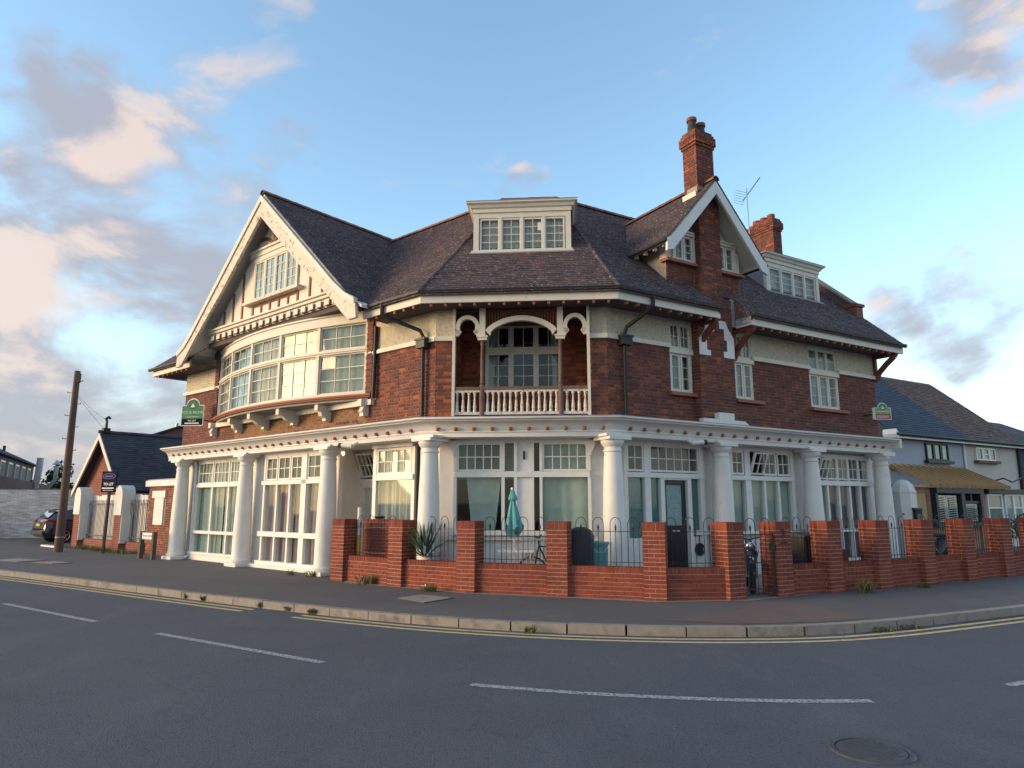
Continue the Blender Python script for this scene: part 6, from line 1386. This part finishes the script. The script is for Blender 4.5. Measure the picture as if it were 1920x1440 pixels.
# tree beyond
def tree(x, y, z0, h, r, lab, n=2600, seed=5):
    o = empty('tree', V((x, y, z0)), lab, 'tree'); rng = random.Random(seed); m = MB(); m.tube([(x, y, z0), (x + .1, y, z0 + h * .4), (x, y, z0 + h * .7)], [.3, .22, .1], 8)
    for k in range(6): a = k * 1.05; m.tube([(x, y, z0 + h * .35), (x + r * .5 * math.cos(a), y + r * .5 * math.sin(a), z0 + h * .65)], [.1, .03], 5)
    m.build('trunk', 'postwood', o); m = MB(); cl = [(x + rng.gauss(0, r * .45), y + rng.gauss(0, r * .45), z0 + h * .62 + rng.gauss(0, h * .16), rng.uniform(.25, .5) * r) for _ in range(16)]
    for k in range(n):
        cx, cy, cz, cr_ = rng.choice(cl); d = V((rng.gauss(0, 1), rng.gauss(0, 1), rng.gauss(0, 1))).normalized() * cr_ * rng.random() ** .4; c = V((cx, cy, cz)) + d; e = V((rng.gauss(0, 1), rng.gauss(0, 1), rng.gauss(0, 1))).normalized() * .16; g = e.cross(V((rng.gauss(0, 1), rng.gauss(0, 1), 1))).normalized() * .09; m.add([c - e, c + g, c + e, c - g], [(0, 1, 2, 3)])
    m.build('crown', 'treeleaf', o, fix=False)
tree(-39.5, 60, 0, 4.4, 1.9, 'dark leafy tree beyond the white wall by the flues')
# hedge and climbing weed
weed(-26.5, 34.9, 0, 160, 1.4, .6, 'tall climbing weed against the white wall at the left edge', 'treeleaf', 31)
m = MB(); rng = random.Random(9)
for k in range(900):
    u, d = rng.uniform(14.9, 20.2), rng.uniform(-.28, .25); b = FL(u, d, 0); h = rng.uniform(.05, .2) * (1.5 if rng.random() < .1 else 1); l = V((rng.uniform(-.4, .4), rng.uniform(-.4, .4), 1)) * h; s_ = V((rng.uniform(-1, 1), rng.uniform(-1, 1), 0)).normalized() * .009; m.add([b - s_, b + s_, b + l], [(0, 1, 2)])
tag(m.build('grass_verge', 'green', fix=False), 'strip of rough green grass along the foot of the left boundary wall', 'grass', kind='stuff')
# telegraph pole, steps and wires
tp = empty('telegraph_pole', V((-16.3, 25.2, 0)), 'leaning wooden telegraph pole with step irons at the left', 'pole'); pb, pt = V((-16.3, 25.2, 0)), V((-16.34, 25.2, 6.62)); m = MB(); m.tube([pb, pb.lerp(pt, .5), pt], [.15, .125, .1], 14); m.build('shaft', 'pole', tp, smooth=True)
pv = (pt - pb).normalized()
for k in range(9): c = pb.lerp(pt, .42 + k * .065); s = -1 if k % 2 else 1; m = MB(); m.tube([c, c + V((s * .27, -.05, .0))], .012, 5); m.tube([c + V((s * .25, -.05, 0)), c + V((s * .27, -.05, .05))], .012, 5); m.build('step_iron', 'iron', tp)
m = MB(); m.box(Fr(pt + V((.09, -.05, -.45)), (1, 0), (0, -1)), -.05, .07, -.05, .06, 0, .35); m.build('junction_box', 'gutter', tp)
m = MB(); m.lathe(pb + V((0, 0, .5)), [(.15, 0), (.152, .04)], 14); m.build('pole_band', 'steel', tp)
def wire(a, b, sag, lab):
    a, b = V(a), V(b); o = MB(); o.tube([a.lerp(b, t / 10) - V((0, 0, sag * 4 * t / 10 * (1 - t / 10))) for t in range(11)], .006, 4); return tag(o.build('overhead_wire', 'black'), lab, 'wire')
wire(pt - pv * .8, FL(OU, -.95, OZ + .55), .1, 'thin overhead wire from the pole to the outbuilding finial'); wire(pt - pv * .85, FL(OU - 1.0, -1.6, OZ - .9), .12, 'thin overhead wire from the pole to the outbuilding roof')
# street name plate
npl = empty('street_name_plate', FL(13.0, .55, 0), 'low street name plate on two weathered posts before the annexe wall', 'sign'); fnp = Fr((-11.4, 21.9, 0), (.78, -.62), (-.62, -.78))
for s in (-1, 1): m = MB(); m.box(fnp, s * .43 - .06, s * .43 + .06, -.06, .06, -.05, .84); m.build('post', 'postwood', npl)
m = MB(); m.box(fnp, -.37, .37, .0, .035, .6, .8); m.build('plate', 'print', npl); m = MB(); m.box(fnp, -.36, -.34, .036, .038, .62, .78); m.box(fnp, .34, .36, .036, .038, .62, .78); m.box(fnp, -.34, .34, .036, .038, .615, .625); m.split('plate_border', 'black', npl)
m = MB()
for k, (a, b) in enumerate([(-.3, -.22), (-.2, -.12), (-.1, -.02), (.02, .08), (.1, .17), (.19, .25), (.27, .31)]): m.box(fnp, a, b, .036, .0385, .68, .735)
tag(m.build('worn_lettering', 'castg', npl), kind='stuff')
m = MB(); m.box(FL, 21.15, 21.75, .1, .2, 0, 1.05); m.v = [(x, y, z) for x, y, z in m.v]; o = empty('white_board', FL(21.4, .2, 0), 'white board leaning against the left pier beside the car', 'board'); m.build('panel', 'white', o); m = MB(); m.box(FL, 21.0, 22.6, .25, .45, 0, .06); m.build('foot_plank', 'white', o)
# estate agents' boards
def shape_board(f, wd, ht, bands, o, name='board'):
    r = wd * .29; outl = [(-wd / 2, 0), (wd / 2, 0), (wd / 2, ht), (r, ht)] + [(r * math.cos(q), ht + r * .95 * math.sin(q)) for q in [k * math.pi / 12 for k in range(1, 12)]] + [(-r, ht), (-wd / 2, ht)]
    m = MB(); m.poly(f, [(x * 1.03, (z - ht / 2) * 1.04 + ht / 2) for x, z in outl], -.02, 0); m.build(name, 'print', o)
    z0 = 0
    for zt, mt in bands[:-1]: m = MB(); m.box(f, -wd / 2 + .012, wd / 2 - .012, 0, .004, z0 + .012, zt); m.build('print_band', mt, o); z0 = zt
    top = [(-wd / 2 + .012, z0)] + [(wd / 2 - .012, z0), (wd / 2 - .012, ht - .01), (r, ht - .01)] + [(r * .94 * math.cos(q), ht + r * .88 * math.sin(q)) for q in [k * math.pi / 12 for k in range(1, 12)]] + [(-r, ht - .01), (-wd / 2 + .012, ht - .01)]
    m = MB(); m.poly(f, top, 0, .004); m.build('print_band', bands[-1][1], o)
    m = MB(); n = 24; R1, R2 = r * .66, r * .5; cz = ht + r * .12; vs_ = [f(R * math.cos(6.2832 * k / n), .006, cz + R * math.sin(6.2832 * k / n)) for R in (R1, R2) for k in range(n)]; m.add(vs_, [(k, (k + 1) % n, n + (k + 1) % n, n + k) for k in range(n)]); m.build('roundel', 'sign_dg', o, fix=False)
    m = MB(); m.poly(f, [(-.19 * r * 2, cz - R2 * .75), (.19 * r * 2, cz - R2 * .75), (.08 * r, cz + R2 * .1), (0, cz + R2 * .35), (-.08 * r, cz + R2 * .1)], .005, .007); m.build('emblem', 'print', o)
ag = empty('agent_board', V((-9.87, 20.92, 4.1)), 'green and navy letting board with round top at the left end of the house', 'sign'); fa = Fr((-9.87, 20.92, 4.07), (.985, -.17), (-.17, -.985))
shape_board(fa, .74, .62, [(.21, 'sign_n'), (.62, 'sign_g')], ag); text('YOUR MOVE', .125, 'printg', fa, 0, .006, .36, ag, bold=.001); text('TO LET', .085, 'print', fa, 0, .006, .115, ag, bold=.001); m = MB(); m.box(fa, -.2, .22, .004, .006, .255, .275); m.build('print_line', 'printg', ag); m = MB(); m.box(fa, -.24, .24, .004, .006, .05, .085); m.build('print_line', 'print', ag)
m = MB(); m.bar(fa(.05, -.02, .2), fa(.2, -.55, .2), .03, .03); m.build('bracket', 'gutter', ag)
ag2 = empty('agent_board', V((10.25, 18.9, 3.95)), 'green and red letting board with round top at the right end of the house', 'sign'); fg = Fr((10.27, 18.75, 3.99), (.99, .1), (.1, -.99))
shape_board(fg, .47, .32, [(.145, 'sign_r'), (.32, 'sign_lg')], ag2); m = MB(); m.box(fg, -.17, .17, .004, .006, .2, .235); m.build('print_line', 'printg', ag2)
for z in (.05, .085): m = MB(); m.box(fg, -.19, .16, .004, .006, z, z + .014); m.build('print_line', 'print', ag2)
m = MB(); m.bar(fg(-.1, -.02, .15), fg(-.3, -.5, .15), .03, .03); m.build('bracket', 'gutter', ag2); m = MB(); m.box(fg, -.29, -.25, -.05, -.005, -.01, .32); m.build('edge_post', 'cream', ag2)
tl_ = empty('agent_board', V((-14.1, 24.4, 0)), 'dark navy letting board on a tall post in front of the outbuilding', 'sign'); ft3 = Fr((-14.2, 24.3, 2.1), (.97, -.25), (-.25, -.97))
m = MB(); m.box(ft3, -.31, .31, -.02, .02, 0, .74); m.build('board', 'sign_n', tl_); m = MB(); m.bar(ft3(0, -.04, -2.1), ft3(.02, -.04, .1), .07, .07, up=V((0, 1, 0))); m.build('post', 'black', tl_)
text('TO LET', .13, 'print', ft3, 0, .022, .24, tl_, bold=.003); m = MB(); n = 28; vs_ = [ft3(a * math.cos(6.2832 * k / n), .023, .56 + b * math.sin(6.2832 * k / n)) for a, b in ((.27, .1), (.25, .085)) for k in range(n)]; m.add(vs_, [(k, (k + 1) % n, n + (k + 1) % n, n + k) for k in range(n)]); m.build('oval_logo', 'sign_v', tl_, fix=False)
m = MB(); m.box(ft3, -.17, .16, .021, .023, .54, .575); m.build('logo_name', 'sign_v', tl_); m = MB(); m.box(ft3, -.27, .24, .021, .023, .12, .165); m.build('phone_line', 'print', tl_); m = MB(); m.box(ft3, -.22, .22, .021, .023, .06, .072); m.build('print_line', 'print', tl_)

# ------------------------------------------------------------------ parked cars
def car(o, f, paint, L_=4.3, W_=1.8, Hh=1.55):
    """u forward from the rear bumper, d to the right side, z up"""
    st_ = [(0, .48, .62, .60, .78), (.04, .30, .95, .62, .84), (.18, .24, 1.05, .66, .88), (.42, .22, 1.30, .70, .9), (.8, .22, 1.47, .66, .9), (1.3, .2, 1.54, .64, .9), (2.1, .2, 1.55, .64, .9), (2.7, .2, 1.47, .66, .9), (3.2, .22, 1.16, .74, .9), (3.35, .22, 1.02, .78, .9), (3.9, .24, .92, .76, .87), (4.2, .28, .78, .68, .8), (4.3, .36, .62, .6, .7)]
    m = MB(); vs_ = []; K = 14
    for u, zb, zt, wt, wb in st_:
        belt = min(.98, zt - .02); hs = [(0, zb), (wb * .8, zb), (wb, zb + .15), (wb, (zb + belt) / 2), (wb * .97, belt), ((wt + wb) / 2 * .97, (belt + zt) / 2), (wt * .93, zt - .03), (0, zt)]
        ring = [(x, z) for x, z in hs] + [(-x, z) for x, z in hs[-2:0:-1]]; vs_ += [f(u, x, z) for x, z in ring]; K = len(ring)
    m.add(vs_, [(i * K + k, i * K + (k + 1) % K, (i + 1) * K + (k + 1) % K, (i + 1) * K + k) for i in range(len(st_) - 1) for k in range(K)] + [tuple(range(K)), tuple(range((len(st_) - 1) * K, len(st_) * K))]); m.build('body', paint, o, smooth=True)
    for s in (-1, 1):
        m = MB(); pts = [(.62, 1.02), (1.25, 1.02), (1.25, 1.42), (.98, 1.4)]; m.prism([f(u, s * (.905 - (z - 1.0) * .36), z) for u, z in pts], [f(u, s * (.915 - (z - 1.0) * .36), z) for u, z in pts]); m.build('side_window', 'glasscar', o)
        m = MB(); pts = [(1.32, 1.02), (2.2, 1.02), (2.2, 1.44), (1.32, 1.44)]; m.prism([f(u, s * (.905 - (z - 1.0) * .36), z) for u, z in pts], [f(u, s * (.915 - (z - 1.0) * .36), z) for u, z in pts]); m.build('side_window', 'glasscar', o)
        m = MB(); pts = [(2.27, 1.02), (3.05, 1.02), (2.72, 1.4), (2.27, 1.43)]; m.prism([f(u, s * (.905 - (z - 1.0) * .36), z) for u, z in pts], [f(u, s * (.915 - (z - 1.0) * .36), z) for u, z in pts]); m.build('side_window', 'glasscar', o)
        for u in (.78, 3.4):
            m = MB(); m.tube([f(u, s * .68, .32), f(u, s * .915, .32)], .325, 24); w_ = m.build('wheel', 'rubber', o, smooth=True); m = MB()
            m.tube([f(u, s * .9, .32), f(u, s * .925, .32)], .07, 12)
            for k in range(5): a = k * 1.2566 + .3; m.bar(f(u, s * .922, .32), f(u + .21 * math.cos(a), s * .922, .32 + .21 * math.sin(a)), .05, .012, up=f.dn)
            m.tube([f(u + .22 * math.cos(6.2832 * k / 20), s * .92, .32 + .22 * math.sin(6.2832 * k / 20)) for k in range(21)], .014, 5); m.build('rim', 'chrome', w_)
        m = MB(); m.prism([f(.06, s * .84, .92), f(.04, s * .5, .92), f(.07, s * .5, 1.0), f(.16, s * .84, 1.03), f(.5, s * .9, 1.02), f(.45, s * .905, .96)], [f(.02, s * .86, .92), f(.0, s * .5, .92), f(.03, s * .5, 1.0), f(.12, s * .87, 1.03), f(.5, s * .925, 1.02), f(.45, s * .925, .96)]); m.build('tail_light', 'tail', o)
    m = MB(); m.prism([f(.2, y, 1.1) for y in (-.6, .6)] + [f(.5, y, 1.4) for y in (.54, -.54)], [f(.17, y, 1.12) for y in (-.6, .6)] + [f(.47, y, 1.42) for y in (.54, -.54)]); m.build('rear_window', 'glasscar', o)
    m = MB(); m.box(f, -.02, .06, -.26, .26, .74, .85); m.build('number_plate', 'plate', o); m = MB(); m.box(f, -.05, .2, -.8, .8, .36, .56); m.build('rear_bumper', 'plastic', o, bevel=.03); m = MB(); m.box(f, .36, .62, -.55, .55, 1.44, 1.48); m.build('spoiler', paint, o)
MAT['glasscar'] = surf('tinted_car_glass', (.10, .15, .17), (.08, .13, .15), 3, .08, spec=.9, coat=1)
c1 = empty('parked_car', FL(25.6, -2.4, 0), 'dark blue car parked nose in beside the outbuilding', 'car'); car(c1, Fr(FL(25.5, -.2, 0), -FL.dn, -FL.du), 'bluepaint')
c2 = empty('parked_car', FL(27.75, -2.3, 0), 'silver car mostly hidden left of the dark blue car', 'car'); car(c2, Fr(FL(27.85, -.9, 0), -FL.dn, -FL.du), 'silverpaint')

# ------------------------------------------------------------------ right of the house
def neighbour(u0, u1, render, tmat, label, tiles_u, verge=False):
    o = empty('terraced_house', FR((u0 + u1) / 2, -6, 0), label, 'house'); m = MB(); cells(m, FR, u0, u1, 0, 4.65, -11, -4.5, []); m.build('wall', render, o)
    k = .886; m = MB(); m.prism([FR(u, d, z) for u, d, z in ((u0 - .1, -4.15, 4.42), (u1 + .1, -4.15, 4.42), (u1 + .1, -8, 7.75), (u0 - .1, -8, 7.75))], [FR(u, d, z) for u, d, z in ((u0 - .1, -4.15, 4.3), (u1 + .1, -4.15, 4.3), (u1 + .1, -11.8, 4.3), (u0 - .1, -11.8, 4.3))]); rf = m.build('roof', tmat, o)
    tt = math.atan(k); T = []; tiles(T, rf, tmat, FR(u0, -4.12, 4.41), FR.du, -FR.dn * math.cos(tt) + V((0, 0, math.sin(tt))), 3.9 / math.cos(tt), lambda t: [(-.1, u1 - u0 + .05)], gauge=.16, wd=.28, ln=.24, th=.016); scatter_pieces(T, 'tile', 'tiling', 300, 0)
    m = MB(); m.box(FR, u0 - .05, u1 + .05, -4.2, -4.15, 4.28, 4.42); m.build('fascia', 'upvc', o); m = MB(); m.tube([FR(u0 - .1, -4.06, 4.42), FR(u1 + .1, -4.06, 4.42)], .06, 8); m.build('gutter', 'gutter', o)
    ridge_run(rf, FR(u0, -8, 7.78), FR(u1, -8, 7.78), .13, .45, 'oldtile'); return o
nb1 = neighbour(17.6, 23.2, 'render_b', 'slate', 'pale blue rendered house with a new slate roof right of the corner house', None)
nb2 = neighbour(23.22, 28.0, 'render_c', 'oldtile', 'cream rendered house with a brown tiled roof at the right edge', None)
def nwin(o, u0, u1, z0, z1, d, mat, cols, sill, gm='c_grey'):
    m, P = MB(), []; wd = (u1 - u0) / len(cols)
    for i, r in enumerate(cols): sash(m, P, FR, d, u0 + i * wd, u0 + (i + 1) * wd, z0, z1, 1, r, .07, .06, .08)
    w_ = m.build('window', mat, o); a_, b_ = FR.basis()
    for fr, dd, a, b, za, zb in P: place('pane', 'glass', w_, fr((a + b) / 2, dd, (za + zb) / 2), a_ * (b - a), b_ * .006, V((0, 0, zb - za))); place('net', gm, w_, fr((a + b) / 2, dd - .03, (za + zb) / 2), a_ * (b - a), b_ * .006, V((0, 0, zb - za)))
    m = MB(); m.box(FR, u0 - .15, u1 + .15, d - .06, d + .12, z0 - .12, z0); m.build('window_sill', sill, w_)
nwin(nb1, 20.2, 21.9, 3.5, 4.22, -4.42, 'navy', [1, 1, 1], 'navy', 'c_net'); nwin(nb2, 24.2, 25.9, 3.62, 4.2, -4.42, 'upvc', [1, 2, 1], 'wornbrown')
m = MB(); m.poly(FR, [(17.5, 4.28), (17.46, 4.42), (17.5, 4.62), (17.62, 4.5), (17.62, 4.2)], -4.6, -4.05); m.build('verge_end', 'upvc', nb1)
m = MB(); m.tube([FR(23.21, -4.44, 0), FR(23.21, -4.44, 4.3)], .05, 8); m.build('downpipe', 'upvc', nb2); m = MB(); m.tube([FR(28.0, -4.4, 0), FR(28.0, -4.4, 4.3)], .06, 8); m.build('downpipe', 'gutter', nb2)
m = MB(); m.box(FR, 17.9, 18.5, -4.9, -4.3, 5.75, 5.78); m.v = [tuple(FR(u, d, 4.42 + (-4.12 - d) * .886 + .06 + e)) for u, d, e in ((17.7, -5.6, 0), (18.4, -5.6, 0), (17.7, -5.0, 0), (18.4, -5.0, 0), (17.7, -5.6, .06), (18.4, -5.6, .06), (17.7, -5.0, .06), (18.4, -5.0, .06))]; m.build('roof_light', 'glasscar', nb1)
# unfinished extension: brick front, bare rafters, bays
ex = empty('house_extension', FR(19.5, -3.5, 0), 'unfinished brick extension with bare pale rafters in front of the blue house', 'extension')
m = MB(); cells(m, FR, 15.2, 17.5, 0, 2.3, -3.3, -3.0, [(16.2, 17.2, .7, 2.1)]); m.box(FR, 20.75, 21.3, -3.3, -2.95, 0, 2.4); cells(m, FR, 17.5, 20.75, 0, .85, -3.3, -3.0, []); m.build('wall', 'fbrick3', ex)
m = MB(); m.box(FR, 16.2, 17.2, -3.2, -3.03, .7, 2.1); m.build('chipboard_panel', 'osb', ex)
m = MB(); m.box(FR, 15.1, 23.0, -3.25, -2.9, 2.3, 2.4); m.box(FR, 15.1, 22.9, -4.5, -4.35, 3.05, 3.25); m.box(FR, 15.1, 15.25, -4.5, -3, 2.3, 2.4); m.split('wall_plate', 'wood', ex)
for k in range(13): u = 17.4 + k * .45; m = MB(); m.bar(FR(u, -2.65, 2.34), FR(u, -4.48, 3.24), .05, .14); m.build('rafter', 'wood', ex)
m = MB(); m.box(FR, 17.45, 20.8, -3.1, -2.75, 2.1, 2.3); m.box(FR, 17.45, 20.8, -3.1, -2.8, .85, 1.0); m.box(FR, 17.45, 17.6, -3.1, -2.8, 1.0, 2.1); m.box(FR, 19.2, 19.45, -3.1, -2.78, 1.0, 2.1); m.box(FR, 20.65, 20.8, -3.1, -2.8, 1.0, 2.1); m.box(FR, 19.45, 20.65, -3.1, -2.85, 1.72, 1.82); m.box(FR, 20.0, 20.1, -3.1, -2.85, 1.8, 2.1); bay = m.build('bay_window', 'navy', ex)
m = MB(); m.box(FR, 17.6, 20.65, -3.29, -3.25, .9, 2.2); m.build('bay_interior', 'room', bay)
a_, b_ = FR.basis()
for u0, u1, z0, z1 in ((17.66, 18.36, 1.04, 2.02), (18.44, 19.14, 1.04, 2.02), (19.5, 20.6, 1.04, 1.7)):
    m = MB(); w_ = .05; m.box(FR, u0, u0 + w_, -3.0, -2.95, z0, z1); m.box(FR, u1 - w_, u1, -3.0, -2.95, z0, z1); m.box(FR, u0, u1, -3.0, -2.95, z0, z0 + w_); m.box(FR, u0, u1, -3.0, -2.95, z1 - w_, z1); sh = m.build('shutter', 'upvc', bay)
    n = 11 if z1 > 2 else 8
    for k in range(n): place('slat', 'upvc', sh, FR((u0 + u1) / 2, -2.98, z0 + .08 + k * (z1 - z0 - .14) / (n - 1)), a_ * (u1 - u0 - .1), b_ * .03 + V((0, 0, .02)), V((0, 0, .022)))
    place('pane', 'glass', bay, FR((u0 + u1) / 2, -2.88, (z0 + z1) / 2), a_ * (u1 - u0), b_ * .006, V((0, 0, z1 - z0)))
m = MB(); m.box(FR, 21.4, 25.2, -4.5, -2.9, 0, .95); m.build('bay_base', 'render_c', nb2); m = MB(); m.box(FR, 21.35, 25.3, -4.4, -2.8, 2.12, 2.3); m.build('bay_roof', 'gutter', nb2)
nwin(nb2, 21.5, 22.7, 1.0, 2.1, -2.95, 'upvc', [2], 'upvc', 'c_grey'); nwin(nb2, 22.9, 25.1, 1.0, 2.1, -2.95, 'upvc', [1, 2, 1], 'upvc', 'c_net')
o = empty('awning_arm', FR(23.4, -3.2, 2.3), 'folded dark awning arm over the white bay at the right edge', 'awning'); m = MB(); m.tube([FR(22.9, -2.9, 2.75), FR(23.6, -2.9, 2.6), FR(24.9, -2.9, 2.9)], .03, 6); m.build('arm', 'black', o); m = MB(); m.tube([FR(22.9, -2.9, 2.75), FR(22.9, -3.5, 2.6)], .03, 6); m.build('strut', 'black', o)
# white gate pillar with letter box
gp_ = empty('gate_pillar', V((11.55, 20.4, 0)), 'white octagonal gate pillar right of the corner house', 'pillar'); m = MB(); m.lathe((11.55, 20.4, 0), [(.34, 0), (.34, 1.95), (.32, 2.1), (.26, 2.25), (.15, 2.36), (.02, 2.4)], 8); m.build('shaft', 'white', gp_); m = MB(); m.lathe((11.55, 20.4, 2.0), [(.35, 0), (.355, .03), (.35, .06)], 8); m.build('collar', 'white', gp_)
m = MB(); m.box(Fr((11.3, 20.07, 0), (1, 0), (0, -1)), -.02, .03, -.01, .02, 1.38, 1.42); m.build('bell_push', 'black', gp_)
lb = empty('letter_box', V((11.68, 20.05, 1.1)), 'black wall letter box on the white gate pillar', 'letter box'); fl_ = Fr((11.68, 20.0, 0), (.98, .2), (.2, -.98)); m = MB(); m.box(fl_, -.11, .11, -.06, .06, 1.14, 1.52); m.build('body', 'plastic', lb, bevel=.008); m = MB(); m.poly(Fr(fl_(-.12, 0, 0), fl_.dn, fl_.du), [(-.07, 1.52), (.075, 1.51), (.06, 1.56), (-.07, 1.58)], 0, .24); m.build('lid', 'black', lb); m = MB(); m.box(fl_, -.07, .07, .06, .064, 1.2, 1.4); m.build('window', 'glasscar', lb)
# low white wall beside the pillar
m = MB(); m.box(FR, 10.1, 15.2, -3.3, -3.2, 0, 1.0); o = empty('side_wall', FR(12.6, -3.2, 0), 'low white wall between the corner house and the extension', 'wall'); m.build('wall_face', 'white', o); m = MB(); m.box(FR, 10.1, 15.2, -3.33, -3.15, 1.0, 1.06); m.build('coping', 'white', o)
# moped half hidden behind the railings
mo = empty('moped', V((10.9, 17.9, 0)), 'dark moped half hidden behind the right hand wall piers', 'moped'); fmo = Fr((10.5, 17.9, 0), (.85, .5), (.5, -.85))
for u in (0, 1.2): m = MB(); m.tube([fmo(u + .22 * math.cos(6.2832 * k / 20), 0, .27 + .22 * math.sin(6.2832 * k / 20)) for k in range(21)], .05, 7, caps=False); m.build('wheel', 'rubber', mo, smooth=True)
m = MB(); vs_ = []
for u, z, hw, hh in ((.0, .5, .08, .1), (.2, .6, .16, .2), (.5, .4, .15, .1), (.8, .6, .18, .22), (1.3, .7, .12, .14)):
    for k in range(10): a = 6.2832 * k / 10; vs_.append(fmo(u, hw * math.cos(a), z + hh * math.sin(a)))
m.add(vs_, [(i * 10 + k, i * 10 + (k + 1) % 10, (i + 1) * 10 + (k + 1) % 10, (i + 1) * 10 + k) for i in range(4) for k in range(10)] + [tuple(range(10)), tuple(range(40, 50))]); m.build('body', 'plastic', mo, smooth=True)
m = MB(); m.tube([fmo(.05, -.3, 1.05), fmo(.08, 0, .98), fmo(.05, .3, 1.05)], .02, 6); m.tube([fmo(.08, 0, .98), fmo(.0, 0, .3)], .03, 6); m.sphere(fmo(.05, .33, 1.25), .06, .04, .06); m.tube([fmo(.05, .3, 1.05), fmo(.05, .33, 1.22)], .01, 5); m.build('handlebar', 'black', mo)
m = MB(); m.sphere(fmo(.85, 0, .88), .32, .14, .06); m.build('seat', 'cover', mo, smooth=True)
# hedge at the right edge
def bush(x, y, z, r, h, lab, seed, n=1500):
    o = empty('bush', V((x, y, 0)), lab, 'bush'); rng = random.Random(seed); m = MB()
    for k in range(n):
        d = V((rng.gauss(0, 1), rng.gauss(0, 1), rng.gauss(0, 1))).normalized() * rng.random() ** .35; c = V((x + d.x * r * (1 + .3 * math.sin(d.z * 7)), y + d.y * r * .7, z + d.z * h * (1 + .25 * math.sin(d.x * 9)))); e = V((rng.gauss(0, 1), rng.gauss(0, 1), rng.gauss(0, 1))).normalized() * .05; g = e.cross(V((rng.gauss(0, 1), 1, rng.gauss(0, 1)))).normalized() * .025; m.add([c - e, c + g, c + e, c - g], [(0, 1, 2, 3)])
    m.build('foliage', 'yucca', o, fix=False); m = MB()
    for k in range(5): m.tube([(x + (k - 2) * .1, y, 0), (x + (k - 2) * .3, y, z)], .02, 5)
    m.build('stems', 'postwood', o)
bush(14.7, 19.6, 1.05, .75, .35, 'green bush above the brick wall at the right edge', 41)
# dark tiled house beyond at the right edge
nb3 = empty('brick_house', FR(33, -7, 0), 'dark tiled brick house beyond the cream house at the right edge', 'house'); m = MB(); m.box(FR, 29.5, 36, -12, -5, 0, 4.6); m.build('wall', 'fbrick', nb3); m = MB(); m.prism([FR(u, d, z) for u, d, z in ((29.2, -4.6, 4.5), (36, -4.6, 4.5), (36, -8.5, 6.4), (29.2, -8.5, 6.4))], [FR(u, d, z) for u, d, z in ((29.2, -4.6, 4.35), (36, -4.6, 4.35), (36, -12.4, 4.35), (29.2, -12.4, 4.35))]); m.build('roof', 'tile_b', nb3)
m = MB(); m.box(FR, 29.4, 36, -5.0, -4.9, 2.4, 4.3); m.build('hung_tiles', 'tile_b', nb3); nwin(nb3, 31, 33, 2.7, 3.9, -4.85, 'upvc', [1, 2, 1], 'upvc')
